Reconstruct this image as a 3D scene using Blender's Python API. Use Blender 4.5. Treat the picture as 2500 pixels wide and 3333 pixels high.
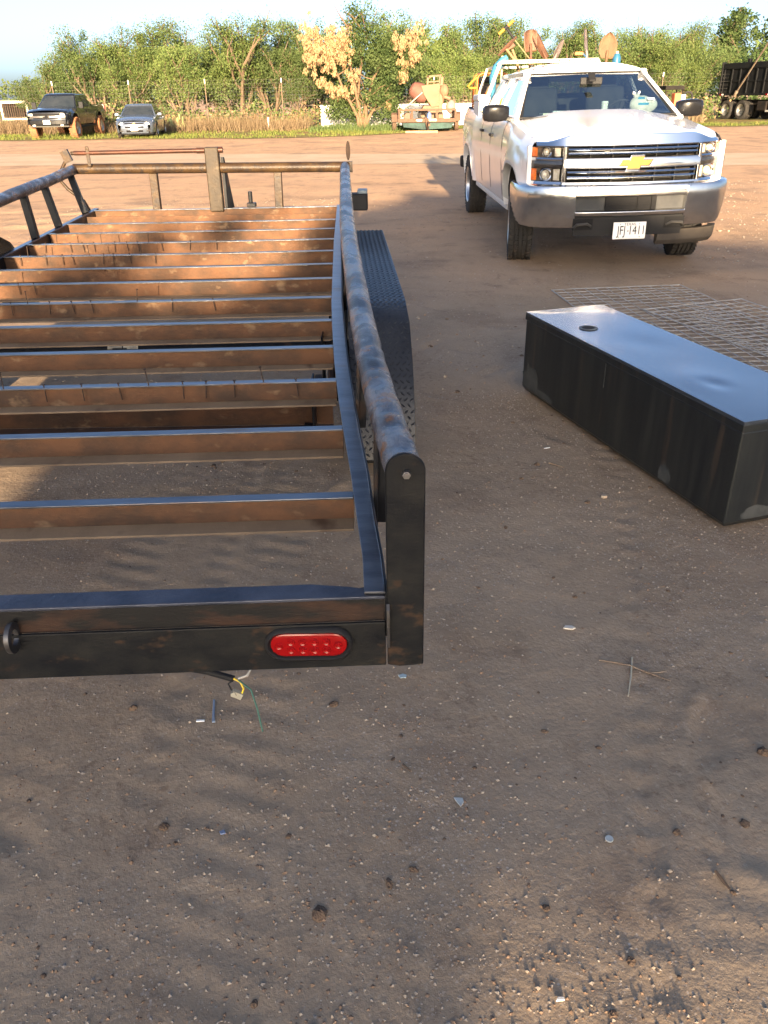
import bpy, math, random
import numpy as np
from mathutils import Vector, Matrix
R = math.radians
for o in list(bpy.data.objects):
    bpy.data.objects.remove(o)
SC = bpy.context.scene
COL = SC.collection

# ------------------------------------------------------------------ camera
PITCH, ROLL, CAMH = R(27.56), R(-0.86), 1.581
cd = bpy.data.cameras.new('camera')
cam = bpy.data.objects.new('camera', cd)
COL.objects.link(cam)
fw = Vector((0, math.cos(PITCH), -math.sin(PITCH)))
up0 = Vector((0, math.sin(PITCH), math.cos(PITCH)))
rt0 = Vector((1, 0, 0))
cr = math.cos(ROLL) * rt0 + math.sin(ROLL) * up0
cu = -math.sin(ROLL) * rt0 + math.cos(ROLL) * up0
m = Matrix((cr, cu, -fw)).transposed().to_4x4()
m.translation = (0, 0, CAMH)
cam.matrix_world = m
cd.sensor_fit = 'VERTICAL'
cd.sensor_height = 36.0
cd.lens = 2600 / 3333 * 36.0
cd.clip_start = 0.05
cd.clip_end = 3000
SC.camera = cam

# ------------------------------------------------------------------ light
SUN_EL, SUN_DX = R(10.0), -0.02
w = bpy.data.worlds.new('World')
SC.world = w
w.use_nodes = True
nt = w.node_tree
bg = nt.nodes['Background']
sky = nt.nodes.new('ShaderNodeTexSky')
sky.sky_type = 'NISHITA'
sky.sun_disc = False
sky.sun_elevation = SUN_EL
sky.sun_rotation = R(180) - math.atan(SUN_DX)
sky.altitude = 0
sky.air_density = 0.45
sky.dust_density = 2.1
sky.ozone_density = 1.0
nt.links.new(sky.outputs[0], bg.inputs[0])
bg.inputs[1].default_value = 0.051
sl = bpy.data.lights.new('sun', 'SUN')
sun = bpy.data.objects.new('sun', sl)
COL.objects.link(sun)
sl.energy = 2.9
sl.angle = R(0.6)
sl.color = (1.0, 0.76, 0.49)
sd = Vector((SUN_DX, 1, -math.tan(SUN_EL)))
sun.rotation_euler = sd.to_track_quat('-Z', 'Y').to_euler()
sun.location = (0, -30, 10)
vs = SC.view_settings
vs.view_transform = 'Standard'
vs.look = 'None'
vs.gamma = 1.0
vs.use_curve_mapping = False
vs.exposure = 3.13

# ------------------------------------------------------------------ materials
MATS = {}
def M(name, c1, c2=None, scale=4.0, rough=0.6, metal=0.0, bump=0.0, bscale=60.0, coat=0.0, spec=0.22,
      stretch=None, detail=6.0, contrast=(0.35, 0.65), c3=None, s3=30.0, c3k=(0.62, 0.72), rvar=0.0, transm=0.0, emit=None):
    """Principled material: c1/c2 mixed by noise, optional specks c3, noise bump."""
    if name in MATS:
        return MATS[name]
    m = bpy.data.materials.new(name)
    m.use_nodes = True
    n = m.node_tree.nodes
    L = m.node_tree.links
    b = n['Principled BSDF']
    b.inputs['Roughness'].default_value = rough
    b.inputs['Metallic'].default_value = metal
    b.inputs['Coat Weight'].default_value = coat
    b.inputs['Coat Roughness'].default_value = 0.06
    b.inputs['Specular IOR Level'].default_value = spec
    b.inputs['Transmission Weight'].default_value = transm
    b.inputs['Base Color'].default_value = (*c1, 1)
    tc = n.new('ShaderNodeTexCoord')
    vec = tc.outputs['Object']
    if stretch:
        mp = n.new('ShaderNodeMapping')
        mp.inputs['Scale'].default_value = stretch
        L.new(vec, mp.inputs['Vector'])
        vec = mp.outputs[0]
    def noise(s, d=detail):
        t = n.new('ShaderNodeTexNoise')
        t.inputs['Scale'].default_value = s
        t.inputs['Detail'].default_value = d
        t.inputs['Roughness'].default_value = 0.6
        L.new(vec, t.inputs['Vector'])
        return t.outputs[0]
    def ramp(src, a, z):
        r = n.new('ShaderNodeMapRange')
        r.inputs[1].default_value = a
        r.inputs[2].default_value = z
        L.new(src, r.inputs[0])
        return r.outputs[0]
    def mix(f, a, z):
        x = n.new('ShaderNodeMix')
        x.data_type = 'RGBA'
        L.new(f, x.inputs[0])
        for s, v in ((6, a), (7, z)):
            if isinstance(v, tuple):
                x.inputs[s].default_value = (*v, 1)
            else:
                L.new(v, x.inputs[s])
        return x.outputs[2]
    col = c1
    f = None
    if c2:
        f = ramp(noise(scale), *contrast)
        col = mix(f, c1, c2)
    if c3:
        col = mix(ramp(noise(s3, 3.0), *c3k), col, c3)
    if not isinstance(col, tuple):
        L.new(col, b.inputs['Base Color'])
    if rvar and f is not None:
        a = n.new('ShaderNodeMath')
        a.operation = 'MULTIPLY_ADD'
        L.new(f, a.inputs[0])
        a.inputs[1].default_value = rvar
        a.inputs[2].default_value = rough
        L.new(a.outputs[0], b.inputs['Roughness'])
    if bump:
        bp = n.new('ShaderNodeBump')
        bp.inputs['Strength'].default_value = 1.0
        bp.inputs['Distance'].default_value = bump
        L.new(noise(bscale, 4.0), bp.inputs['Height'])
        L.new(bp.outputs[0], b.inputs['Normal'])
    MATS[name] = m
    return m

def leaf_mat(name, ca, cb, cc=None, trans=0.45):
    m = bpy.data.materials.new(name)
    m.use_nodes = True
    n, L = m.node_tree.nodes, m.node_tree.links
    n.remove(n['Principled BSDF'])
    g = n.new('ShaderNodeNewGeometry')
    rp = n.new('ShaderNodeValToRGB')
    rp.color_ramp.elements[0].color = (*ca, 1)
    rp.color_ramp.elements[1].color = (*cb, 1)
    if cc:
        e = rp.color_ramp.elements.new(0.5)
        e.color = (*cc, 1)
    oi = n.new('ShaderNodeObjectInfo')
    hs = n.new('ShaderNodeHueSaturation')
    mr = n.new('ShaderNodeMapRange')
    mr.inputs[3].default_value = 0.75
    mr.inputs[4].default_value = 1.2
    L.new(oi.outputs['Random'], mr.inputs[0])
    L.new(mr.outputs[0], hs.inputs['Value'])
    L.new(g.outputs['Random Per Island'], rp.inputs[0])
    L.new(rp.outputs[0], hs.inputs['Color'])
    d = n.new('ShaderNodeBsdfDiffuse')
    t = n.new('ShaderNodeBsdfTranslucent')
    mx = n.new('ShaderNodeMixShader')
    mx.inputs[0].default_value = trans
    L.new(hs.outputs[0], d.inputs[0])
    L.new(hs.outputs[0], t.inputs[0])
    L.new(d.outputs[0], mx.inputs[1])
    L.new(t.outputs[0], mx.inputs[2])
    L.new(mx.outputs[0], n['Material Output'].inputs[0])
    return m

def glass_mat(name, tint, rough=0.02, refl=1.0):
    """thin pane: tinted see-through plus fresnel reflection"""
    m = bpy.data.materials.new(name)
    m.use_nodes = True
    n, L = m.node_tree.nodes, m.node_tree.links
    n.remove(n['Principled BSDF'])
    t = n.new('ShaderNodeBsdfTransparent')
    t.inputs[0].default_value = (*tint, 1)
    g = n.new('ShaderNodeBsdfGlossy')
    g.inputs['Roughness'].default_value = rough
    f = n.new('ShaderNodeFresnel')
    geo = n.new('ShaderNodeNewGeometry')
    ior = n.new('ShaderNodeMapRange')       # the same reflection from both faces of the pane
    ior.inputs[3].default_value = 1.55
    ior.inputs[4].default_value = 1 / 1.55
    L.new(geo.outputs['Backfacing'], ior.inputs[0])
    L.new(ior.outputs[0], f.inputs[0])
    a = n.new('ShaderNodeMath')
    a.operation = 'MULTIPLY'
    a.use_clamp = True
    L.new(f.outputs[0], a.inputs[0])
    a.inputs[1].default_value = 1.6 * refl
    mx = n.new('ShaderNodeMixShader')
    L.new(a.outputs[0], mx.inputs[0])
    L.new(t.outputs[0], mx.inputs[1])
    L.new(g.outputs[0], mx.inputs[2])
    L.new(mx.outputs[0], n['Material Output'].inputs[0])
    return m

# ------------------------------------------------------------------ object helpers
def props(o, label=None, cat=None, group=None, kind=None):
    for k, v in (('label', label), ('category', cat), ('group', group), ('kind', kind)):
        if v:
            o[k] = v
    return o

def thing(name, label, cat, loc=(0, 0, 0), rz=0.0, group=None, rx=0.0, ry=0.0):
    o = bpy.data.objects.new(name, None)
    o.empty_display_size = 0.1
    COL.objects.link(o)
    o.location = loc
    o.rotation_euler = (rx, ry, rz)
    return props(o, label, cat, group)

def mat_of(o):
    m = Matrix.LocRotScale(o.location, o.rotation_euler, o.scale)
    return mat_of(o.parent) @ m if o.parent else m

def copy_tree(o, parent=None):
    c = o.copy()
    COL.objects.link(c)
    if parent:
        c.parent = parent
    for ch in list(o.children):
        copy_tree(ch, c)
    return c

def place(o, loc, rz=0.0, label=None, scale=None, group=None):
    o.location = loc
    o.rotation_euler = (o.rotation_euler[0], o.rotation_euler[1], rz)
    if scale:
        o.scale = scale if isinstance(scale, tuple) else (scale,) * 3
    props(o, label, None, group)
    return o

class MB:
    """collects geometry, builds ONE mesh object"""
    def __init__(s):
        s.v, s.f, s.mi, s.cur = [], [], [], 0
    def add(s, vs, fs):
        k = len(s.v)
        s.v += [tuple(p) for p in vs]
        s.f += [tuple(i + k for i in f) for f in fs]
        s.mi += [s.cur] * len(fs)
        return s
    def box(s, c, size, rot=None):
        hx, hy, hz = size[0] / 2, size[1] / 2, size[2] / 2
        vs = [Vector((x, y, z)) for x in (-hx, hx) for y in (-hy, hy) for z in (-hz, hz)]
        if rot is not None:
            vs = [rot @ p for p in vs]
        c = Vector(c)
        return s.add([p + c for p in vs], [(0, 1, 3, 2), (4, 6, 7, 5), (0, 4, 5, 1), (2, 3, 7, 6), (0, 2, 6, 4), (1, 5, 7, 3)])
    def bx(s, x0, x1, y0, y1, z0, z1):
        return s.box(((x0 + x1) / 2, (y0 + y1) / 2, (z0 + z1) / 2), (abs(x1 - x0), abs(y1 - y0), abs(z1 - z0)))
    def loft(s, loops, closed=True, caps=True, ring=False):
        n = len(loops[0])
        vs = [p for l in loops for p in l]
        fs = []
        m = len(loops)
        for i in range(m if ring else m - 1):
            j = (i + 1) % m
            for k in range(n if closed else n - 1):
                l = (k + 1) % n
                fs.append((i * n + k, i * n + l, j * n + l, j * n + k))
        if caps and closed and not ring:
            fs.append(tuple(range(n))[::-1])
            fs.append(tuple((m - 1) * n + k for k in range(n)))
        return s.add(vs, fs)
    def tube(s, pts, r, n=8, caps=True):
        pts = [Vector(p) for p in pts]
        rs = r if isinstance(r, (list, tuple)) else [r] * len(pts)
        loops = []
        pu = None
        for i, p in enumerate(pts):
            a = pts[max(i - 1, 0)]
            b = pts[min(i + 1, len(pts) - 1)]
            d = (b - a).normalized()
            if pu is None:
                u = d.cross(Vector((0, 0, 1)))
                if u.length < 0.05:
                    u = d.cross(Vector((0, 1, 0)))
            else:
                u = pu - d * pu.dot(d)
            u.normalize()
            pu = u
            v = d.cross(u)
            loops.append([p + (u * math.cos(t) + v * math.sin(t)) * rs[i] for t in [2 * math.pi * k / n for k in range(n)]])
        return s.loft(loops, True, caps)
    def cyl(s, p0, p1, r0, r1=None, n=16):
        return s.tube([p0, p1], [r0, r1 if r1 is not None else r0], n)
    def bar(s, p0, p1, wx, wz, side=None):
        """rectangular bar from p0 to p1; wx across `side`, wz the other way"""
        p0, p1 = Vector(p0), Vector(p1)
        d = (p1 - p0).normalized()
        u = Vector(side) if side else d.cross(Vector((0, 0, 1)))
        u = u - d * u.dot(d)
        if u.length < 1e-4:
            u = Vector((1, 0, 0)) - d * d.x
        u.normalize()
        v = d.cross(u)
        L = [[p + u * a * wx / 2 + v * b * wz / 2 for a, b in ((-1, -1), (1, -1), (1, 1), (-1, 1))] for p in (p0, p1)]
        return s.loft(L)
    def lathe(s, prof, n=32, c=(0, 0, 0), axis='z', a0=0.0, closed=False):
        """prof: (radius, height) list"""
        c = Vector(c)
        loops = []
        for k in range(n):
            t = a0 + 2 * math.pi * k / n
            l = []
            for r, h in prof:
                a, b = r * math.cos(t), r * math.sin(t)
                l.append(c + (Vector((a, b, h)) if axis == 'z' else Vector((h, a, b)) if axis == 'x' else Vector((b, h, a))))
            loops.append(l)
        return s.loft(loops, closed, False, ring=True)
    def ell(s, c, r, n=12, m=8, rot=None):
        c = Vector(c)
        loops = []
        for i in range(m + 1):
            t = math.pi * i / m
            l = []
            for k in range(n):
                p = 2 * math.pi * k / n
                q = Vector((r[0] * math.sin(t) * math.cos(p), r[1] * math.sin(t) * math.sin(p), -r[2] * math.cos(t)))
                l.append(c + (rot @ q if rot is not None else q))
            loops.append(l)
        return s.loft(loops, True, False)
    def grid(s, fn, nu, nv):
        vs = [fn(i / nu, j / nv) for i in range(nu + 1) for j in range(nv + 1)]
        fs = [(i * (nv + 1) + j, (i + 1) * (nv + 1) + j, (i + 1) * (nv + 1) + j + 1, i * (nv + 1) + j + 1) for i in range(nu) for j in range(nv)]
        return s.add(vs, fs)
    def prism(s, poly, o, u, v, d):
        """polygon (a,b) -> o + a u + b v, extruded along d"""
        o, u, v, d = Vector(o), Vector(u), Vector(v), Vector(d)
        b = [o + u * p[0] + v * p[1] for p in poly]
        return s.loft([b, [p + d for p in b]])
    def sweep(s, path, prof):
        """profile (out, z) swept along plan path (x, y); out = outward to the path's right"""
        P = [Vector((p[0], p[1], 0)) for p in path]
        loops = []
        for i, p in enumerate(P):
            d = (P[min(i + 1, len(P) - 1)] - P[max(i - 1, 0)]).normalized()
            nrm = Vector((d.y, -d.x, 0))
            loops.append([(p + nrm * o + Vector((0, 0, z))) for o, z in prof])
        return s.loft(loops)
    def build(s, name, mats, parent=None, world=False, smooth=None, bevel=0.0, label=None, kind=None, seg=2, solid=0.0, fix=True):
        me = bpy.data.meshes.new(name)
        me.from_pydata(s.v, [], s.f)
        if not isinstance(mats, (list, tuple)):
            mats = [mats]
        for m in mats:
            me.materials.append(m)
        if len(mats) > 1:
            me.polygons.foreach_set('material_index', s.mi)
        if world and parent is not None:
            me.transform(mat_of(parent).inverted())
        if fix and len(s.f) < 60000:
            import bmesh
            b = bmesh.new()
            b.from_mesh(me)
            bmesh.ops.recalc_face_normals(b, faces=b.faces)
            b.to_mesh(me)
            b.free()
        if smooth is not None:
            me.polygons.foreach_set('use_smooth', [True] * len(me.polygons))
            me.set_sharp_from_angle(angle=R(smooth))
        me.update()
        o = bpy.data.objects.new(name, me)
        COL.objects.link(o)
        if parent is not None:
            o.parent = parent
        if solid:
            md = o.modifiers.new('solid', 'SOLIDIFY')
            md.thickness = solid
            md.offset = 0
        if bevel:
            md = o.modifiers.new('bevel', 'BEVEL')
            md.width = bevel
            md.segments = seg
            md.limit_method = 'ANGLE'
            md.angle_limit = R(40)
            md.harden_normals = False
        props(o, label, None, None, kind)
        return o

def text_mesh(name, body, size, mat, parent, loc, rot, depth=0.001, sx=1.0, align='CENTER', shear=0.0):
    c = bpy.data.curves.new(name, 'FONT')
    c.body = body
    c.size = size
    c.extrude = depth
    c.align_x = align
    c.shear = shear
    t = bpy.data.objects.new('tmp', c)
    COL.objects.link(t)
    dg = bpy.context.evaluated_depsgraph_get()
    me = bpy.data.meshes.new_from_object(t.evaluated_get(dg))
    bpy.data.objects.remove(t)
    me.materials.clear()
    me.materials.append(mat)
    me.transform(Matrix.LocRotScale(Vector(loc), rot, Vector((sx, 1, 1))))
    o = bpy.data.objects.new(name, me)
    COL.objects.link(o)
    o.parent = parent
    return o

NT = {}
def vnoise(x, y, seed=0):
    """smooth value noise, numpy arrays"""
    T = NT.get(seed)
    if T is None:
        T = NT[seed] = np.random.RandomState(seed).rand(256, 256)
    xi, yi = np.floor(x).astype(int), np.floor(y).astype(int)
    fx, fy = x - xi, y - yi
    fx, fy = fx * fx * (3 - 2 * fx), fy * fy * (3 - 2 * fy)
    g = lambda a, b: T[a % 256, b % 256]
    return (g(xi, yi) * (1 - fx) + g(xi + 1, yi) * fx) * (1 - fy) + (g(xi, yi + 1) * (1 - fx) + g(xi + 1, yi + 1) * fx) * fy

def fbm(x, y, seed=0, oct=4):
    t, a = 0, 0.5
    for i in range(oct):
        t = t + a * (vnoise(x, y, seed + i) - 0.5)
        x, y, a = x * 2.03, y * 2.03, a * 0.5
    return t
# ------------------------------------------------------------------ ground
def tracks(x, y):
    """wheel ruts and foot scuffs pressed into the loose dirt near the trailer"""
    h = np.zeros_like(x)
    for x0, dx, w, a in ((0.30, 0.245, 0.035, 0.007), (-0.62, 0.0, 0.05, 0.006), (-1.02, 0.03, 0.10, 0.006), (0.62, 0.14, 0.09, 0.006), (0.98, 0.16, 0.08, 0.007), (-0.35, -0.02, 0.12, 0.007)):
        c = x0 + dx * y + 0.05 * (vnoise(y * 0.7, y * 0 + x0 * 9, 5) - 0.5)
        d = (x - c) / w
        lug = 0.6 + 0.4 * np.sign(np.sin((y + 0.3 * (x - c)) * 60))
        brk = np.clip((vnoise(y * 1.7, y * 0 + x0 * 31, 8) - 0.35) * 5, 0, 1)
        h -= a * np.exp(-d ** 4) * lug * brk
        h += a * 0.6 * np.exp(-((np.abs(d) - 1.25) / 0.3) ** 2) * brk
    rs = np.random.RandomState(4)
    for i in range(36):
        px, py, an = rs.uniform(-1.2, 2.6), rs.uniform(0.5, 7), rs.uniform(0, 3.14)
        u = (x - px) * math.cos(an) + (y - py) * math.sin(an)
        v = -(x - px) * math.sin(an) + (y - py) * math.cos(an)
        e = (u / 0.13) ** 2 + (v / 0.045) ** 2
        h -= rs.uniform(0.003, 0.010) * np.exp(-e ** 2)
        h += rs.uniform(0.002, 0.007) * np.exp(-((np.sqrt(e) - 1.35) / 0.3) ** 2) * (v > 0)
    return h

def ground_h(x, y):
    near = np.clip(1.25 - (y - 6) / 16, 0, 1) * np.clip(1.3 - np.abs(x - 0.5) / 16, 0, 1)
    h = 0.050 * fbm(x * 0.35, y * 0.35, 11, 3) + 0.009 * fbm(x * 1.9, y * 1.9, 21, 4) + 0.006 * fbm(x * 9, y * 9, 31, 3) + 0.006 * fbm(x * 34, y * 34, 35, 2)
    h = h + tracks(x, y)
    # churned heaps on the left beyond the trailer rail
    pile = np.exp(-(((x + 4.6) / 2.6) ** 2 + ((y - 12.2) / 3.0) ** 2) ** 2)
    h = h + pile * (0.16 * np.abs(fbm(x * 1.1, y * 1.6, 41, 4)) + 0.02)
    h = h * near
    # the yard's far bare bank, soft lumps
    far = np.clip((y - 29) / 3, 0, 1) * np.clip((40 - y) / 3, 0, 1)
    return h + far * 0.10 * fbm(x * 0.5, y * 0.9, 61, 4)

def axis_vals(segs):
    out = []
    for a, b, st in segs:
        out += list(np.arange(a, b - 1e-6, st))
    return np.array(out + [segs[-1][1]])

gx = axis_vals([(-900, -120, 130), (-120, -40, 10), (-40, -8, 0.5), (-8, -2.6, 0.09), (-2.6, 3.4, 0.022), (3.4, 8, 0.09), (8, 40, 0.5), (40, 120, 10), (120, 900, 130)])
gy = axis_vals([(-120, -20, 20), (-20, 0, 2), (0, 0.4, 0.1), (0.4, 4.5, 0.022), (4.5, 10, 0.045), (10, 20, 0.1), (20, 50, 0.4), (50, 120, 7), (120, 1500, 230)])
GX, GY = np.meshgrid(gx, gy, indexing='ij')
GH = ground_h(GX, GY)
nx, ny = GX.shape
vco = np.stack([GX, GY, GH], -1).reshape(-1, 3)
ii = np.arange(nx * ny).reshape(nx, ny)
fq = np.stack([ii[:-1, :-1], ii[1:, :-1], ii[1:, 1:], ii[:-1, 1:]], -1).reshape(-1, 4)
me = bpy.data.meshes.new('ground')
me.vertices.add(len(vco))
me.vertices.foreach_set('co', vco.ravel())
me.loops.add(fq.size)
me.loops.foreach_set('vertex_index', fq.ravel())
me.polygons.add(len(fq))
me.polygons.foreach_set('loop_start', np.arange(0, fq.size, 4))
me.polygons.foreach_set('loop_total', np.full(len(fq), 4))
me.polygons.foreach_set('use_smooth', np.ones(len(fq), bool))
me.update(calc_edges=True)
ground = bpy.data.objects.new('ground', me)
COL.objects.link(ground)
props(ground, 'bare red brown dirt yard strewn with fine gravel and scuffed by wheels', None, None, 'structure')

def gh(x, y):
    return float(ground_h(np.array([[float(x)]]), np.array([[float(y)]]))[0, 0])

def dirt_material(name, pale=False):
    m = bpy.data.materials.new(name)
    m.use_nodes = True
    n, L = m.node_tree.nodes, m.node_tree.links
    b = n['Principled BSDF']
    b.inputs['Roughness'].default_value = 0.95
    b.inputs['Specular IOR Level'].default_value = 0.15
    tc = n.new('ShaderNodeTexCoord')
    P = tc.outputs['Object']
    def noise(s, d=5.0, vec=P, rough=0.6):
        t = n.new('ShaderNodeTexNoise')
        t.inputs['Scale'].default_value = s
        t.inputs['Detail'].default_value = d
        t.inputs['Roughness'].default_value = rough
        L.new(vec, t.inputs['Vector'])
        return t.outputs[0]
    def rng(src, a, z, lo=0.0, hi=1.0):
        r = n.new('ShaderNodeMapRange')
        for i, v in ((1, a), (2, z), (3, lo), (4, hi)):
            r.inputs[i].default_value = v
        L.new(src, r.inputs[0])
        return r.outputs[0]
    def mix(f, a, z):
        x = n.new('ShaderNodeMix')
        x.data_type = 'RGBA'
        if isinstance(f, float):
            x.inputs[0].default_value = f
        else:
            L.new(f, x.inputs[0])
        for s, v in ((6, a), (7, z)):
            if isinstance(v, tuple):
                x.inputs[s].default_value = (*v, 1)
            else:
                L.new(v, x.inputs[s])
        return x.outputs[2]
    def math2(op, a, z):
        x = n.new('ShaderNodeMath')
        x.operation = op
        for i, v in ((0, a), (1, z)):
            if isinstance(v, float):
                x.inputs[i].default_value = v
            else:
                L.new(v, x.inputs[i])
        return x.outputs[0]
    if pale:
        col = mix(rng(noise(0.9), 0.35, 0.65), (0.56, 0.43, 0.29), (0.47, 0.34, 0.22))
    else:
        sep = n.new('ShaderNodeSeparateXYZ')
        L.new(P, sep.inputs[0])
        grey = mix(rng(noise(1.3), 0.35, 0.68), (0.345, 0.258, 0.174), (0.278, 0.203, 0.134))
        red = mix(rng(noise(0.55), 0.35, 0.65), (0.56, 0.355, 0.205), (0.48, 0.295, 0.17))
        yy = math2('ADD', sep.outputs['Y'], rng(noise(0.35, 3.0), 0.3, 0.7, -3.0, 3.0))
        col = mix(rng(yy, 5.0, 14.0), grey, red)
        # darker damp and oily blotches, paler dusty ones
        col = mix(math2('MULTIPLY', rng(noise(0.9, 6.0), 0.53, 0.68), 0.62), col, (0.19, 0.128, 0.086))
        col = mix(math2('MULTIPLY', rng(noise(2.7, 6.0), 0.57, 0.70), 0.55), col, (0.165, 0.108, 0.074))
        col = mix(math2('MULTIPLY', rng(noise(4.3, 4.0), 0.60, 0.75), 0.35), col, (0.46, 0.34, 0.23))
    if not pale:
        mp = n.new('ShaderNodeMapping')
        mp.inputs['Scale'].default_value = (1.0, 0.45, 1.0)
        mp.inputs['Rotation'].default_value = (0, 0, 0.5)
        L.new(P, mp.inputs['Vector'])
        smear = math2('MULTIPLY', rng(noise(6.5, 7.0, mp.outputs[0], 0.7), 0.56, 0.68), rng(noise(0.7, 3.0), 0.44, 0.60))
        col = mix(math2('MULTIPLY', smear, 0.6), col, (0.155, 0.10, 0.066))
        fine = math2('MULTIPLY', rng(noise(38.0, 5.0), 0.52, 0.66), rng(noise(1.6, 4.0), 0.42, 0.62))
        col = mix(math2('MULTIPLY', fine, 0.55), col, (0.16, 0.105, 0.07))
        col = mix(math2('MULTIPLY', rng(noise(55.0, 4.0), 0.58, 0.70), 0.4), col, (0.46, 0.37, 0.27))
    # grit: two sizes of voronoi stones, only some of the cells
    for sc, lim, keep, ca, cb in ((95.0, 0.30, 0.62, (0.58, 0.50, 0.42), (0.17, 0.12, 0.09)), (260.0, 0.36, 0.45, (0.50, 0.42, 0.34), (0.2, 0.15, 0.11))):
        v = n.new('ShaderNodeTexVoronoi')
        v.inputs['Scale'].default_value = sc
        L.new(P, v.inputs['Vector'])
        s3 = n.new('ShaderNodeSeparateColor')
        L.new(v.outputs['Color'], s3.inputs[0])
        near = math2('LESS_THAN', v.outputs['Distance'], lim)
        pick = math2('GREATER_THAN', s3.outputs[0], keep)
        patch = rng(noise(1.1, 4.0), 0.42, 0.6)
        f = math2('MULTIPLY', math2('MULTIPLY', near, pick), math2('MULTIPLY', patch, 0.7))
        col = mix(f, col, mix(s3.outputs[1], ca, cb))
    L.new(col, b.inputs['Base Color'])
    h = math2('ADD', math2('MULTIPLY', noise(9.0, 3.0), 0.3), math2('MULTIPLY', noise(70.0, 4.0), 0.22))
    bp = n.new('ShaderNodeBump')
    bp.inputs['Distance'].default_value = 0.014
    bp.inputs['Strength'].default_value = 0.9
    L.new(h, bp.inputs['Height'])
    L.new(bp.outputs[0], b.inputs['Normal'])
    return m
ground.data.materials.append(dirt_material('dirt'))

def sheet(name, pts_near, pts_far, z, mat, seed, label, wob=0.35, n=160):
    """strip between two polylines in plan, with ragged edges"""
    rs = np.random.RandomState(seed)
    def lerp(P, x):
        return np.interp(x, [p[0] for p in P], [p[1] for p in P])
    xs = np.linspace(pts_near[0][0], pts_near[-1][0], n)
    a = lerp(pts_near, xs) + wob * 2 * fbm(xs * 0.8, xs * 0 + seed, seed, 4)
    b = lerp(pts_far, xs) + wob * 2 * fbm(xs * 0.8, xs * 0 + seed + 50, seed + 9, 4)
    mb = MB()
    k = 7
    t = np.linspace(0, 1, k + 1)[None, :]
    Y = a[:, None] * (1 - t) + b[:, None] * t
    X = np.repeat(xs[:, None], k + 1, 1)
    Z = ground_h(X, Y) + z
    mb.grid(lambda u, v: (X[round(u * (n - 1)), round(v * k)], Y[round(u * (n - 1)), round(v * k)], Z[round(u * (n - 1)), round(v * k)]), n - 1, k)
    o = mb.build(name, mat, smooth=60)
    return props(o, label, None, None, 'structure')
pale = dirt_material('pale_gravel', True)
sheet('gravel_road', [(-60, 25.8), (-10.4, 23.9), (-2.7, 22.9), (1.7, 22.1), (8, 20.6), (40, 17)], [(-60, 33), (-12.7, 29.0), (-3.1, 27.2), (2, 26.0), (8, 24.6), (40, 21)], 0.006, pale, 3, 'pale tan gravel track crossing the red yard')
grass_soil = M('grass_soil', (0.16, 0.15, 0.055), (0.27, 0.20, 0.085), scale=0.7, rough=0.95, bump=0.03, bscale=8, spec=0.1, c3=(0.34, 0.19, 0.09), s3=0.5, c3k=(0.56, 0.66))
sheet('grass_verge', [(-90, 40), (-17.7, 39.3), (-10, 38.6), (-4, 37.5), (-1, 39), (1.6, 40.5), (5, 46), (12, 45), (16, 42.3), (22, 44), (60, 44)], [(-90, 75), (60, 75)], 0.012, grass_soil, 7, 'strip of short grass and weeds under the fence', wob=0.6, n=260)

# ------------------------------------------------------------------ gravel scattered over the dirt
def gravel(name, n, seed, area, rad, mats, label, bias=1.0, dens=None):
    rs = np.random.RandomState(seed)
    base = np.array([(0, 0, 1), (1, 0, 0), (0, 1, 0), (-1, 0, 0), (0, -1, 0), (0, 0, -1)], float)
    tri = np.array([(0, 1, 2), (0, 2, 3), (0, 3, 4), (0, 4, 1), (5, 2, 1), (5, 3, 2), (5, 4, 3), (5, 1, 4)])
    x = rs.uniform(area[0], area[1], n)
    y = area[2] + (area[3] - area[2]) * rs.rand(n) ** bias
    keep = vnoise(x * 1.1, y * 1.1, seed + 3) * 0.6 + vnoise(x * 0.4, y * 0.4, seed + 5) * 0.6 > rs.rand(n) * 0.85 + 0.12
    x, y = x[keep], y[keep]
    n = len(x)
    z = ground_h(x[:, None], y[:, None])[:, 0]
    r = rad[0] + (rad[1] - rad[0]) * rs.rand(n) ** 2.6
    V = base[None] * (1 + rs.uniform(-0.4, 0.4, (n, 6, 1)))
    a = rs.uniform(0, 6.28, n)
    c, s_ = np.cos(a)[:, None], np.sin(a)[:, None]
    V = np.stack([V[..., 0] * c - V[..., 1] * s_, V[..., 0] * s_ + V[..., 1] * c, V[..., 2] * rs.uniform(0.35, 0.8, (n, 1))], -1)
    V = V * r[:, None, None] + np.stack([x, y, z + r * 0.15], -1)[:, None]
    F = tri[None] + (np.arange(n) * 6)[:, None, None]
    me = bpy.data.meshes.new(name)
    me.from_pydata(V.reshape(-1, 3).tolist(), [], F.reshape(-1, 3).tolist())
    for m in mats:
        me.materials.append(m)
    me.polygons.foreach_set('material_index', np.repeat(rs.choice(len(mats), n, p=[0.26, 0.42, 0.32]), 8))
    o = bpy.data.objects.new(name, me)
    COL.objects.link(o)
    return props(o, label, None, None, 'stuff')
gm = [M('stone_pale', (0.42, 0.35, 0.27), (0.31, 0.245, 0.18), scale=40, rough=0.9), M('stone_brown', (0.20, 0.13, 0.085), (0.30, 0.20, 0.13), scale=20, rough=0.95), M('stone_grey', (0.26, 0.225, 0.19), (0.32, 0.265, 0.21), scale=20, rough=0.9)]
gravel('gravel', 95000, 5, (-1.6, 2.6, 0.5, 4.6), (0.0012, 0.0058), gm, 'fine gravel scattered over the shaded dirt', 1.3)
gravel('gravel', 15000, 15, (-5, 8, 4.4, 15), (0.003, 0.013), gm, 'gravel scattered over the yard between trailer and truck', 1.2)
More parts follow.
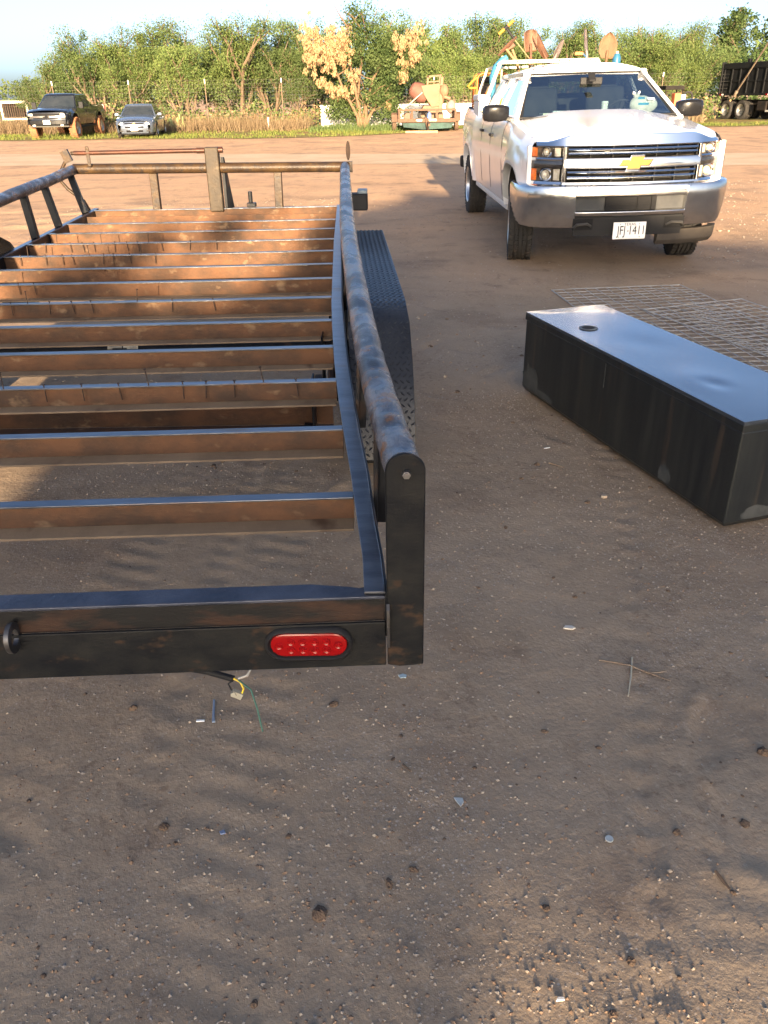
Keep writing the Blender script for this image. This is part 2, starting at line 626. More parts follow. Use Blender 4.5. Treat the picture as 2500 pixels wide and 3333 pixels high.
gravel('gravel', 2600, 25, (3.2, 8, 8.5, 17), (0.005, 0.022), [gm[2], gm[1], gm[0]], 'pale limestone gravel beside the white truck', 1.3)
# ------------------------------------------------------------------ flatbed trailer with its deck boards off
rust = M('rusty_steel', (0.122, 0.062, 0.034), (0.062, 0.040, 0.028), scale=6, rough=0.8, bump=0.0015, bscale=70, stretch=(1, 1, 1.5), contrast=(0.40, 0.64), c3=(0.19, 0.125, 0.075), s3=11, c3k=(0.60, 0.74), spec=0.15)
dustf = M('dusty_lower_flange', (0.27, 0.195, 0.125), (0.19, 0.135, 0.088), scale=3, rough=0.9, bump=0.001, bscale=90, stretch=(2, 1, 1), c3=(0.10, 0.062, 0.04), s3=4, c3k=(0.60, 0.75), spec=0.1)
blackp = M('worn_black_paint', (0.008, 0.009, 0.011), (0.018, 0.019, 0.021), scale=7, spec=0.12, rough=0.40, bump=0.0006, bscale=300, c3=(0.085, 0.048, 0.028), s3=5, c3k=(0.55, 0.70))
blackr = M('rust_freckled_black_paint', (0.022, 0.023, 0.025), (0.040, 0.035, 0.032), scale=9, rough=0.38, bump=0.0022, bscale=38, c3=(0.16, 0.078, 0.036), s3=14, c3k=(0.57, 0.66))
bluet = M('sky_sheen_steel', (0.085, 0.090, 0.102), (0.15, 0.155, 0.17), scale=24, rough=0.28, metal=0.75, bump=0.0006, bscale=200, stretch=(0.2, 1, 1), c3=(0.12, 0.07, 0.045), s3=12, c3k=(0.6, 0.72))  # blue sky reflected on the dark tops is put into this colour
brownp = M('rust_brown_front_rail', (0.022, 0.013, 0.008), (0.058, 0.034, 0.015), scale=8, rough=0.42, bump=0.002, bscale=70, c3=(0.025, 0.018, 0.014), s3=20, c3k=(0.52, 0.62))
rubber = M('tire_rubber', (0.022, 0.022, 0.022), (0.040, 0.036, 0.032), scale=6, rough=0.85, bump=0.001, bscale=150, c3=(0.10, 0.07, 0.05), s3=5, c3k=(0.60, 0.80))
chrome = M('chrome', (0.72, 0.73, 0.74), rough=0.07, metal=1.0)
chromed = M('dusty_chrome', (0.66, 0.66, 0.66), (0.60, 0.59, 0.57), scale=3, rough=0.12, metal=1.0, rvar=0.12, c3=(0.38, 0.33, 0.27), s3=26, c3k=(0.66, 0.74))
blackplastic = M('black_plastic', (0.016, 0.016, 0.017), rough=0.55, spec=0.15)
dark = M('dark_underside', (0.012, 0.012, 0.012), (0.03, 0.025, 0.02), scale=4, rough=0.9)

TR = thing('flatbed_trailer', 'long black utility trailer stripped of its deck with rusty cross beams bare', 'trailer', (-1.2, 4.0, 0))
def zb(y):
    return 0.66 + 0.027 * (y - 1.4)
RL = [(-0.340, 6.83), (-0.293, 5.296), (-0.252, 4.272), (-0.233, 3.797), (-0.211, 3.408), (-0.178, 2.913), (-0.146, 2.529), (-0.119, 2.257), (-0.089, 1.971), (-0.068, 1.739), (-0.050, 1.547), (-0.044, 1.405)]
RR = [(-0.306, 6.83), (-0.249, 5.292), (-0.203, 4.269), (-0.184, 3.794), (-0.160, 3.408), (-0.129, 2.913), (-0.098, 2.529), (-0.073, 2.257), (-0.044, 1.971), (-0.027, 1.739), (-0.009, 1.547), (0.000, 1.405)]
def xr(y):
    return float(np.interp(y, [p[1] for p in RL][::-1], [p[0] for p in RL][::-1]))
def xl(y):
    return float(np.interp(y, [1.4, 3.0, 4.9, 6.9], [-2.02, -2.16, -2.255, -2.255]))

def rail_loft(mb, inner, outer, zt, zbm):
    loops = []
    for (a, y), (b, y2) in zip(inner, outer):
        loops.append([(a, y, zb(y) + zt), (b, y, zb(y) + zt), (b, y, zb(y) + zbm), (a, y, zb(y) + zbm)])
    mb.loft(loops)
m_ = MB()
rail_loft(m_, RL, RR, 0.0, -0.007)
m_.cur = 1
rail_loft(m_, [(p[0] - 0.001, p[1]) for p in RR], [(p[0] + 0.006, p[1]) for p in RR], -0.002, -0.115)
m_.build('side_rail', [bluet, blackp], TR, True, smooth=35, bevel=0.0015, label='bowed flat steel side rail with a sky sheen painted on top')
m_ = MB()
LL = [(xl(y), y) for y in np.linspace(6.83, 1.4, 12)]
rail_loft(m_, [(x - 0.036, y) for x, y in LL], LL, 0.0, -0.007)
m_.cur = 1
rail_loft(m_, [(x - 0.006, y) for x, y in LL], [(x + 0.0005, y) for x, y in LL], -0.0075, -0.115)
m_.build('side_rail', [bluet, blackp], TR, True, smooth=35, bevel=0.0015)

# top pipes
pc = [(-0.265, 6.787, 1.090), (-0.202, 5.168, 1.047), (-0.161, 4.174, 1.020), (-0.124, 3.483, 1.001), (-0.089, 2.903, 0.985), (-0.057, 2.422, 0.971), (-0.030, 2.066, 0.960), (-0.004, 1.790, 0.951), (0.021, 1.570, 0.944), (0.040, 1.412, 0.938)]
def smooth_path(P, n):
    P = np.array(P)
    t = np.linspace(0, len(P) - 1, n)
    c = np.stack([np.interp(t, range(len(P)), P[:, k]) for k in range(3)], 1)
    for _ in range(3):
        c[1:-1] = 0.25 * c[:-2] + 0.5 * c[1:-1] + 0.25 * c[2:]
    return c
def dented_pipe(path, r, seed, n=20, dents=26):
    rs = np.random.RandomState(seed)
    mb = MB()
    P = smooth_path(path, 150)
    D = [(rs.rand(), rs.uniform(0.8, 2.4), rs.uniform(0.004, 0.011), rs.uniform(0.006, 0.02), rs.uniform(-0.6, 0.6)) for _ in range(dents)]
    loops = []
    for i, p in enumerate(P):
        u = i / 149
        q = P[min(i + 1, 149)] - P[max(i - 1, 0)]
        d = Vector(q).normalized()
        a = d.cross(Vector((0, 0, 1))).normalized()
        b = a.cross(d)
        l = []
        for k in range(n):
            t = 2 * math.pi * k / n
            rr = r + 0.0012 * math.sin(7 * t + 40 * u) * math.sin(31 * u)
            for u0, t0, dep, wd, sk in D:
                dt = (t - t0 + math.pi) % (2 * math.pi) - math.pi
                rr -= dep * math.exp(-((u - u0 - sk * 0.012 * dt) / wd) ** 2 - (dt / 0.7) ** 2)
            l.append(Vector(p) + (a * math.cos(t) + b * math.sin(t)) * rr)
        loops.append(l)
    mb.loft(loops)
    return mb
pipe_mat = M('pitted_paint_on_pipe', (0.040, 0.041, 0.046), (0.145, 0.155, 0.175), scale=7, rough=0.34, metal=0.3, bump=0.0022, bscale=210, contrast=(0.44, 0.58), c3=(0.17, 0.085, 0.042), s3=22, c3k=(0.57, 0.64), rvar=-0.12)
dented_pipe(pc, 0.0375, 3).build('top_rail', pipe_mat, TR, True, smooth=60, label='dented round top rail with bright scuffs')
dented_pipe([(-2.395, 6.86, 1.097), (-2.338, 6.157, 1.078), (-2.285, 5.152, 1.051), (-2.25, 4.2, 1.026), (-2.16, 2.9, 0.99), (-2.06, 1.42, 0.95)], 0.0375, 9, dents=14).build('top_rail', pipe_mat, TR, True, smooth=60)
# stake posts of the side rails
for y in (1.86, 2.50, 3.22, 4.0, 4.85, 5.75, 6.6):
    x0 = xr(y) + 0.052
    px = float(np.interp(y, [p[1] for p in pc][::-1], [p[0] for p in pc][::-1]))
    m_ = MB().bar((x0 + 0.004, y, zb(y) - 0.10), (px - 0.004, y, zb(y) + 0.27), 0.038, 0.012, (0, 1, 0))
    m_.bar((x0 + 0.016, y + 0.016, zb(y) - 0.10), (px + 0.010, y + 0.016, zb(y) + 0.27), 0.006, 0.036, (0, 1, 0))
    m_.build('rail_post', blackp, TR, True, bevel=0.002)
for (x0, y0), (x1, y1) in (((-2.262, 2.3), (-2.16, 2.2)), ((-2.262, 3.4), (-2.25, 3.3)), ((-2.268, 4.70), (-2.280, 4.70)), ((-2.275, 5.53), (-2.31, 5.56)), ((-2.275, 5.97), (-2.335, 6.0)), ((-2.275, 6.56), (-2.375, 6.66))):
    x0 = xl(y0) - 0.018
    if y0 < 4:
        x1 = x0 - 0.03
    m_ = MB().bar((x0, y0, zb(y0) - 0.0), (x1, y1, zb(y1) + 0.27), 0.045, 0.045, (1, 0, 0))
    m_.build('rail_post', blackp, TR, True, bevel=0.003)

# cross beams: channels whose open side faces the rear
BY = [6.76, 6.13, 5.75, 5.37, 4.99, 4.62, 4.27, 3.87, 3.47, 3.09, 2.70, 2.27, 1.83]
rsb = random.Random(2)
for i, y in enumerate(BY):
    m_ = MB()
    a, b = xl(y) + 0.002, xr(y) - 0.002
    sag = 0.002
    def cb(y0, y1, z0, z1):
        loops = []
        for k in range(7):
            u = k / 6
            x = a + (b - a) * u
            yo = y + 0.028 * (x - b)
            zo = zb(y) - sag * math.sin(math.pi * u)
            loops.append([(x, yo + y0, zo + z0), (x, yo + y1, zo + z0), (x, yo + y1, zo + z1), (x, yo + y0, zo + z1)])
        m_.loft(loops)
    m_.cur = 1
    cb(-0.002, 0.034, -0.0065, -0.0015)
    m_.cur = 0
    cb(0.026, 0.033, -0.076, -0.0070)
    m_.cur = 2
    cb(-0.032, 0.033, -0.083, -0.0765)
    m_.build('cross_beam', [rust, bluet, dustf], TR, True, bevel=0.001)
# front cross channel (second lip below the first beam) and the deep beam under the deck
MB().bx(xl(6.6), xr(6.6), 6.52, 6.528, 0.715, 0.778).bx(xl(6.6), xr(6.6), 6.49, 6.52, 0.709, 0.715).build('cross_beam', rust, TR, True, bevel=0.001)
MB().bx(-2.15, -0.19, 2.90, 2.908, 0.455, 0.545).bx(-2.15, -0.19, 2.84, 2.90, 0.448, 0.455).build('cross_beam', rust, TR, True, bevel=0.001, label='deeper cross beam hung below the others')
# axles, label, hangers
for y in (4.42, 3.62):
    MB().cyl((-2.45, y, 0.33), (-0.10, y, 0.33), 0.036, n=16).build('axle', blackp, TR, True, smooth=40)
lab = M('faded_sticker', (0.62, 0.56, 0.42), (0.30, 0.26, 0.2), scale=14, rough=0.7)
MB().grid(lambda u, v: (-1.53 + 0.17 * u, 4.42 - 0.0375 * math.cos(R(20 + 90 * v)), 0.33 + 0.0375 * math.sin(R(20 + 90 * v))), 1, 6).build('sticker', lab, TR, True)
MB().bx(-1.50, -1.42, 4.377, 4.380, 0.345, 0.350).bx(-1.445, -1.44, 4.378, 4.381, 0.335, 0.362).build('sticker_print', blackplastic, TR, True)
for y in (4.75, 4.05, 3.45, 2.85):
    MB().bx(-0.262, -0.254, y - 0.05, y + 0.05, 0.36, 0.66).bx(-0.30, -0.255, y - 0.03, y + 0.03, 0.40, 0.47).build('spring_hanger', blackp, TR, True, bevel=0.002)
MB().tube([(-0.26, 4.9, 0.43), (-0.25, 4.42, 0.37), (-0.25, 4.02, 0.45), (-0.24, 3.62, 0.37), (-0.22, 3.1, 0.45)], 0.018, 6).build('leaf_spring', rust, TR, True)

# rear beam
rb = M('black_rear_beam', (0.005, 0.006, 0.008), (0.016, 0.016, 0.015), scale=9, rough=0.5, bump=0.0008, bscale=120, c3=(0.045, 0.028, 0.018), s3=14, c3k=(0.60, 0.74), stretch=(1, 1, 1.6), spec=0.14)
def ry(x):
    return 1.40 + 0.036 * x
m_ = MB()
xs = [-2.08, -1.4, -0.7, -0.16, -0.08, -0.055, -0.03, 0.0]
prof = []
for x in xs:
    d = {-0.08: 0.010, -0.055: 0.015, -0.03: 0.009}.get(x, 0.0)
    prof.append([(x, ry(x) + 0.006, 0.648), (x, ry(x) + 0.060 - d * 1.4, 0.650), (x, ry(x) + 0.060 - d * 1.4, 0.643), (x, ry(x) + 0.006, 0.640)])
m_.loft(prof)
m_.build('rear_beam_top', M('blue_black_paint', (0.040, 0.045, 0.060), (0.075, 0.08, 0.10), scale=8, rough=0.22, metal=0.3, bump=0.0016, bscale=70), TR, True, smooth=40, bevel=0.002)  # glossier, lighter and bluer than the other beam plates
def slab(y0, y1, z0, z1, x0=-2.08, x1=0.0):
    return [[(x, ry(x) + y0, z0), (x, ry(x) + y1, z0), (x, ry(x) + y1, z1), (x, ry(x) + y0, z1)] for x in (x0, (x0 + x1) / 2, x1)]
MB().loft(slab(0.008, 0.016, 0.585, 0.6395)).build('rear_beam_web', M('rusty_web', (0.036, 0.020, 0.014), (0.010, 0.010, 0.010), scale=5, rough=0.5, bump=0.001, bscale=90, contrast=(0.42, 0.55), stretch=(1, 1, 3)), TR, True)
MB().loft(slab(-0.004, 0.004, 0.474, 0.588)).build('rear_bumper_plate', rb, TR, True, bevel=0.002)
# tail light: rubber grommet and ribbed red lens
def stadium(w, h, n=10):
    r = h / 2
    return [(w / 2 - r + r * math.cos(t), r * math.sin(t)) for t in np.linspace(-math.pi / 2, math.pi / 2, n)] + [(-w / 2 + r + r * math.cos(t), r * math.sin(t)) for t in np.linspace(math.pi / 2, 1.5 * math.pi, n)]
lc = (-0.165, 1.394, 0.541)
def ringloop(w, h, y):
    return [(lc[0] + a, lc[1] + y + 0.0, lc[2] + b) for a, b in stadium(w, h)]
g_ = MB().loft([ringloop(0.192, 0.086, -0.003), ringloop(0.189, 0.083, -0.012), ringloop(0.176, 0.070, -0.016), ringloop(0.168, 0.062, -0.012), ringloop(0.166, 0.060, -0.004)], True, False)
TL = g_.build('tail_light_grommet', blackplastic, TR, True, smooth=50)
lensm = M('red_lens', (0.22, 0.003, 0.004), rough=0.2, coat=0.15)
lr = MB().loft([ringloop(0.166, 0.060, -0.004), ringloop(0.163, 0.057, -0.011), ringloop(0.154, 0.048, -0.013)])
lens = lr.build('tail_light_lens', lensm, TR, True, smooth=30)
for j, (dx, dz) in enumerate([(-0.063, 0)] + [(-0.038 + 0.0253 * k, 0.0095) for k in range(4)] + [(-0.038 + 0.0253 * k, -0.0115) for k in range(4)] + [(0.063, 0)]):
    q = MB()
    q.lathe([(0.0002, -0.0146), (0.0038, -0.0156), (0.0050, -0.0138), (0.0080, -0.0150), (0.0096, -0.0126)], 16, (lc[0] + dx, lc[1], lc[2] + dz), 'y')
    q.build('lens_ring', M('red_lens_ring', (0.22, 0.003, 0.004), rough=0.2), lens, True, smooth=40)
# end plate of the rear corner, rounded over the pipe end, with its bolt
pl = [(0.081, -0.464), (0.081, 0.0)] + [(0.042 + 0.039 * math.cos(t), 0.0 + 0.036 * math.sin(t)) for t in np.linspace(0.1, math.pi - 0.1, 12)] + [(0.003, 0.0), (0.003, -0.464), (0.03, -0.469)]
MB().prism(pl, (0, 1.392, 0.942), (1, 0, 0), (0, 0, 1), (0, 0.009, 0)).bx(0.074, 0.081, 1.402, 1.455, 0.48, 0.905).bx(0.003, 0.009, 1.402, 1.44, 0.62, 0.905).build('corner_post', rb, TR, True, bevel=0.003, smooth=30)
MB().cyl((0.044, 1.392, 0.938), (0.044, 1.380, 0.938), 0.0085, n=6).cyl((0.044, 1.380, 0.938), (0.044, 1.377, 0.938), 0.006, n=10).build('bolt', M('bolt_steel', (0.2, 0.2, 0.21), rough=0.35, metal=0.9), TR, True)
# hinge lugs welded on the rear beam
lug = M('cut_steel', (0.10, 0.10, 0.105), (0.05, 0.045, 0.04), scale=30, rough=0.4, metal=0.6)
def hinge(x):
    q = MB()
    n = 24
    outer = [(0.034 * math.cos(t) * 0.9, 0.034 * math.sin(t)) for t in np.linspace(0, 2 * math.pi, n, endpoint=False)]
    inner = [(0.016 * math.cos(t), 0.018 * math.sin(t)) for t in np.linspace(0, 2 * math.pi, n, endpoint=False)]
    q.loft([[(x - 0.005, ry(x) - 0.017 + a, 0.592 + b) for a, b in outer], [(x + 0.005, ry(x) - 0.017 + a, 0.592 + b) for a, b in outer], [(x + 0.005, ry(x) - 0.017 + a, 0.592 + b) for a, b in inner], [(x - 0.005, ry(x) - 0.017 + a, 0.592 + b) for a, b in inner]], True, False, ring=True)
    return q
hinge(-0.775).build('hinge_lug', lug, TR, True, smooth=40)
MB().prism([(0.0, -0.065), (0.0, 0.045), (-0.008, 0.05), (-0.018, 0.04), (-0.022, 0.0), (-0.012, -0.06)], (0.002, 1.396, 0.59), (0, 1, 0), (0, 0, 1), (0.007, 0, 0)).build('hinge_lug', lug, TR, True, bevel=0.001)

# front gate: pipe, uprights, jack post, swing bar
MB().cyl((-2.385, 6.80, 1.100), (-0.225, 6.76, 1.090), 0.038, n=20).build('front_rail', brownp, TR, True, smooth=40)
for x in (-1.77, -0.795):
    MB().bar((x - 0.005, 6.79, 0.79), (x, 6.79, 1.06), 0.060, 0.030, (1, 0, 0)).bar((x + 0.022, 6.812, 0.79), (x + 0.026, 6.812, 1.06), 0.008, 0.03, (1, 0, 0)).build('front_post', brownp, TR, True, bevel=0.004)
MB().bar((-1.285, 6.75, 0.78), (-1.285, 6.75, 1.245), 0.105, 0.075, (1, 0, 0)).build('jack_post', M('muddy_post_paint', (0.042, 0.028, 0.015), (0.022, 0.016, 0.010), scale=10, rough=0.5, bump=0.0012, bscale=60, c3=(0.10, 0.07, 0.04), s3=9, c3k=(0.60, 0.72)), TR, True, bevel=0.008)
MB().prism([(0, 0), (0.13, 0), (0.02, 0.38), (0, 0.38)], (-1.230, 6.79, 0.79), (0.25, 0.97, 0), (0, 0, 1), (0.02, 0, 0)).build('gusset', blackp, TR, True)
MB().bx(-1.06, -0.99, 6.80, 6.87, 0.80, 0.83).cyl((-1.03, 6.83, 0.83), (-1.03, 6.83, 0.915), 0.017, n=10).build('winch_pin', blackp, TR, True, bevel=0.004)
MB().cyl((-2.345, 6.75, 1.215), (-1.335, 6.75, 1.222), 0.0165, n=14).cyl((-1.40, 6.75, 1.2215), (-1.34, 6.75, 1.222), 0.021, n=14).cyl((-1.235, 6.75, 1.224), (-1.20, 6.75, 1.224), 0.022, n=12).build('jack_shaft', M('brown_shaft', (0.085, 0.035, 0.022), (0.05, 0.028, 0.02), scale=12, rough=0.35, metal=0.4, bump=0.0005), TR, True, smooth=40)
MB().bx(-2.252, -2.225, 6.735, 6.745, 1.12, 1.262).build('shaft_bracket', brownp, TR, True, bevel=0.004)
q = MB()
q.tube([(-2.345, 6.75, 1.215), (-2.37, 6.75, 1.215)], 0.014, 8)
q.box((-2.405, 6.74, 1.195), (0.06, 0.03, 0.085), Matrix.Rotation(R(-20), 3, 'Y'))
q.tube([(-2.42, 6.74, 1.16), (-2.47, 6.74, 1.09), (-2.485, 6.74, 1.02), (-2.44, 6.74, 0.96), (-2.33, 6.74, 0.87), (-2.30, 6.74, 0.80)], 0.013, 8)
q.build('jack_crank', brownp, TR, True, smooth=50)
q = MB()
ol = [(0.017 * math.cos(t), 0.055 * math.sin(t)) for t in np.linspace(0, 2 * math.pi, 20, endpoint=False)]
q.loft([[(-0.236 + a, 6.745, 1.205 + b * 1.25) for a, b in ol], [(-0.236 + a, 6.775, 1.205 + b * 1.25) for a, b in ol]])
q.build('hitch_plate', M('dark_rust', (0.016, 0.009, 0.007), (0.03, 0.018, 0.012), scale=9, rough=0.6, spec=0.1), TR, True, smooth=40)
MB().bx(-0.235, -0.205, 6.74, 6.78, 1.05, 1.13).build('rail_end_bracket', brownp, TR, True)
m_ = MB().bx(-0.245, -0.085, 6.22, 6.36, 0.83, 0.945)
m_.build('rail_box', blackplastic, TR, True, bevel=0.012)
MB().bx(-0.160, -0.087, 6.225, 6.35, 0.945, 0.972).build('rail_box_top', M('pale_blue_top', (0.16, 0.20, 0.23), rough=0.4), TR, True, bevel=0.008)  # top piece lighter and bluer than the black box below
# drawbar forward of the gate
MB().bar((-2.1, 6.85, 0.62), (-1.30, 8.0, 0.56), 0.06, 0.12).bar((-0.5, 6.85, 0.62), (-1.24, 8.0, 0.56), 0.06, 0.12).cyl((-1.27, 8.0, 0.0), (-1.27, 8.0, 0.6), 0.03, n=10).build('drawbar', blackp, TR, True, bevel=0.003)

# tread plate fender over the tandem wheels
def fx(y):
    return -0.160 - 0.052 * (y - 3.4)
def fpath():
    return [(2.90, 0.30), (2.96, 0.50), (3.06, 0.66), (3.20, 0.775), (3.40, 0.815), (4.2, 0.838), (5.06, 0.858), (5.20, 0.80), (5.33, 0.68), (5.42, 0.50), (5.45, 0.32)]
q = MB()
FP = fpath()
q.loft([[(fx(y) + 0.016, y, z), (fx(y) + 0.262, y, z), (fx(y) + 0.262, y + (0.004 if y < 4 else -0.004), z - 0.006), (fx(y) + 0.016, y + (0.004 if y < 4 else -0.004), z - 0.006)] for y, z in FP])
tread_m = M('painted_tread_plate', (0.016, 0.018, 0.023), (0.026, 0.029, 0.035), scale=8, rough=0.26, metal=0.0, spec=0.24, bump=0.0004, bscale=200)
FE = q.build('fender', tread_m, TR, True, smooth=30)
# raised diamonds, laid along the fender path
dl = [0]
for i in range(1, len(FP)):
    dl.append(dl[-1] + math.hypot(FP[i][0] - FP[i - 1][0], FP[i][1] - FP[i - 1][1]))
q = MB()
row = 0
s_ = 0.02
while s_ < dl[-1] - 0.02:
    k = max(i for i in range(len(dl)) if dl[i] <= s_)
    k = min(k, len(FP) - 2)
    u = (s_ - dl[k]) / (dl[k + 1] - dl[k])
    y = FP[k][0] + u * (FP[k + 1][0] - FP[k][0])
    z = FP[k][1] + u * (FP[k + 1][1] - FP[k][1])
    t = Vector((0, FP[k + 1][0] - FP[k][0], FP[k + 1][1] - FP[k][1])).normalized()
    nn = Vector((0, -t.z, t.y))
    for c in range(10):
        cx = fx(y) + 0.026 + 0.024 * c + (0.012 if row % 2 else 0)
        sg = 1 if row % 2 else -1
        a = (Vector((1, 0, 0)) * sg + t).normalized()
        b = nn.cross(a)
        o_ = Vector((cx, y, z))
        q.add([o_ - a * 0.012, o_ + b * 0.0042, o_ + a * 0.012, o_ - b * 0.0045, o_ + nn * 0.0032 - a * 0.007, o_ + nn * 0.0032 + a * 0.007], [(0, 4, 3), (0, 1, 4), (1, 5, 4), (1, 2, 5), (2, 3, 5), (3, 4, 5)])
    s_ += 0.024
    row += 1
o = q.build('tread_lug', tread_m, TR, True, kind='stuff', fix=False)
o.parent = FE
q = MB()
sk = [(y, z) for y, z in FP]
q.loft([[(fx(y) + 0.258, y, z - 0.004), (fx(y) + 0.264, y, z - 0.004), (fx(y) + 0.264, y, z - (0.06 if 3.2 < y < 5.2 else 0.0) - 0.05), (fx(y) + 0.258, y, z - (0.06 if 3.2 < y < 5.2 else 0.0) - 0.05)] for y, z in sk])
q.build('fender_skirt', blackp, TR, True, smooth=30)
def tire_mb(rad, wd, groove=True, n=48, lug=0.0):
    """tire about the x axis, centred"""
    h = wd / 2
    pr = [(rad * 0.60, -h * 0.78), (rad * 0.66, -h * 0.95), (rad * 0.80, -h * 1.02), (rad * 0.93, -h * 0.97), (rad * 0.985, -h * 0.86)]
    if groove:
        g = rad * 0.972
        for a in (-0.52, -0.18, 0.18, 0.52):
            pr += [(rad, h * (a - 0.045)), (g, h * (a - 0.03)), (g, h * (a + 0.03)), (rad, h * (a + 0.045))]
    else:
        pr += [(rad, -h * 0.5), (rad, h * 0.5)]
    pr += [(rad * 0.985, h * 0.86), (rad * 0.93, h * 0.97), (rad * 0.80, h * 1.02), (rad * 0.66, h * 0.95), (rad * 0.60, h * 0.78)]
    return MB().lathe(pr, n, (0, 0, 0), 'x')
for y in (4.42, 3.62):
    for side, x in ((1, fx(y) + 0.115), (-1, -2.42)):
        t = tire_mb(0.345, 0.205)
        t.v = [(a + x, b + y, c + 0.345) for a, b, c in t.v]
        to = t.build('wheel', rubber, TR, True, smooth=35)
        h_ = MB().lathe([(0.0, 0.03), (0.06, 0.035), (0.07, 0.0), (0.16, -0.02), (0.20, 0.04), (0.21, 0.08)], 24, (0, 0, 0), 'x')
        h_.v = [(a * side + x, b + y, c + 0.345) for a, b, c in h_.v]
        h_.build('rim', M('grey_rim', (0.18, 0.18, 0.18), rough=0.5, metal=0.5), TR, True, smooth=35)
# left fender, low beyond the far rail
MB().loft([[(-2.30, y, z), (-2.55, y, z), (-2.55, y, z - 0.006), (-2.30, y, z - 0.006)] for y, z in FP]).build('fender', tread_m, TR, True, smooth=30)
# nails left standing in the beams
nail_me = MB().cyl((0, 0, -0.030), (0, 0, 0.030), 0.0022, n=6).cyl((0, 0, 0.030), (0, 0, 0.033), 0.0050, n=8).build('nail', M('rusty_nail', (0.035, 0.022, 0.016), rough=0.7))
first = True
rsn = random.Random(8)
for bi, xs_ in ((3, [-2.14, -2.06, -1.98, -1.90, -1.83, -1.78, -1.70, -1.62, -1.55, -1.48, -1.40, -1.22, -1.05]), (4, [-2.15, -2.10, -2.0, -1.90, -1.84, -1.74, -1.66, -1.60, -1.50, -1.43, -1.35]), (6, [-2.10, -2.0, -1.88, -1.80]), (7, [-2.10, -2.03, -1.95, -1.87, -1.76, -1.68, -1.58, -1.47, -1.38, -1.16, -1.0, -0.8]), (10, [-1.42, -1.32, -1.18, -1.05, -0.92, -0.82, -0.70, -0.62, -0.52, -0.42, -0.30])):
    y = BY[bi]
    for j, x in enumerate(xs_):
        o = nail_me if first else nail_me.copy()
        if not first:
            COL.objects.link(o)
        first = False
        o.parent = TR
        up = 0.022 if j % 4 == 1 else -0.026
        o.location = Vector((x, y + 0.010 + 0.028 * (x - xr(y)), zb(y) + up)) - TR.location
        o.rotation_euler = (rsn.uniform(-0.12, 0.12), rsn.uniform(-0.15, 0.15), 0)
# wiring hanging under the rear bumper
wire = MB().tube([(-0.95, 1.45, 0.46), (-0.50, 1.44, 0.452), (-0.40, 1.42, 0.445), (-0.34, 1.405, 0.435)], 0.0075, 8).build('wiring_loom', blackplastic, TR, True, smooth=50)
MB().tube([(-0.34, 1.405, 0.436), (-0.325, 1.40, 0.430), (-0.318, 1.395, 0.415), (-0.322, 1.392, 0.405)], 0.0022, 6).build('yellow_wire', M('yellow_wire', (0.65, 0.46, 0.03), rough=0.4), TR, True)
MB().tube([(-0.34, 1.405, 0.434), (-0.352, 1.40, 0.425), (-0.345, 1.395, 0.410)], 0.0020, 6).build('black_wire', blackplastic, TR, True)
MB().tube([(-0.33, 1.405, 0.436), (-0.31, 1.41, 0.440), (-0.30, 1.43, 0.452), (-0.305, 1.45, 0.465)], 0.003, 6).build('white_wire', M('white_wire', (0.36, 0.34, 0.30), rough=0.5), TR, True)
MB().tube([(-0.33, 1.403, 0.434), (-0.30, 1.385, 0.420), (-0.285, 1.36, 0.385), (-0.275, 1.34, 0.34)], 0.0022, 6).build('green_wire', M('green_wire', (0.05, 0.12, 0.09), rough=0.5), TR, True)
MB().box((-0.333, 1.392, 0.402), (0.024, 0.010, 0.016), Matrix.Rotation(0.5, 3, 'Y')).box((-0.340, 1.390, 0.407), (0.010, 0.012, 0.010), Matrix.Rotation(-0.3, 3, 'Y')).build('wire_connector', M('grey_connector', (0.30, 0.28, 0.22), rough=0.6), TR, True)
# ------------------------------------------------------------------ added unseen caster behind the photographer: shaped to shade the yard
CASTER_Y = -15.0
tin = M('caster_tin', (0.30, 0.29, 0.27), (0.22, 0.19, 0.16), scale=2, rough=0.5, metal=0.3)
BA = thing('shade_caster', 'added unseen shade caster behind the photographer, outlined to cast the yard shadow', 'shade caster', (0, CASTER_Y, 0))
def hz(yend):
    return (yend + 15) * math.tan(SUN_EL)
sx = 0.30
prof = [(-1.60, 0.0), (-1.60, hz(7.2)), (-1.40, hz(7.7)), (-0.75, hz(7.95)), (-0.5, hz(8.6)), (-0.33, hz(9.4)), (-0.1, hz(13.2)), (0.75, hz(14.5)), (0.80, hz(15.6)), (1.5, hz(15.4)), (1.9, hz(14.6)), (2.3, hz(12.2)), (3.1, hz(10.4)), (4.2, hz(9.9)), (6.0, hz(9.2)), (6.0, 2.845), (0.22, 2.845), (0.22, 0.0)]  # outline and opening follow the shade and sun patch to be cast
MB().prism([(x + sx, z) for x, z in prof], (0, CASTER_Y, 0), (1, 0, 0), (0, 0, 1), (0, -0.3, 0)).build('shade_panel', tin, BA, True)
MB().bx(6.0 + sx, 26, CASTER_Y - 2.5, CASTER_Y, 1.9, hz(9.0)).build('roof', tin, BA, True)
for x in (10, 15, 20, 25):
    MB().bx(x, x + 0.2, CASTER_Y - 0.3, CASTER_Y - 0.1, 0, 1.9).build('post', tin, BA, True)

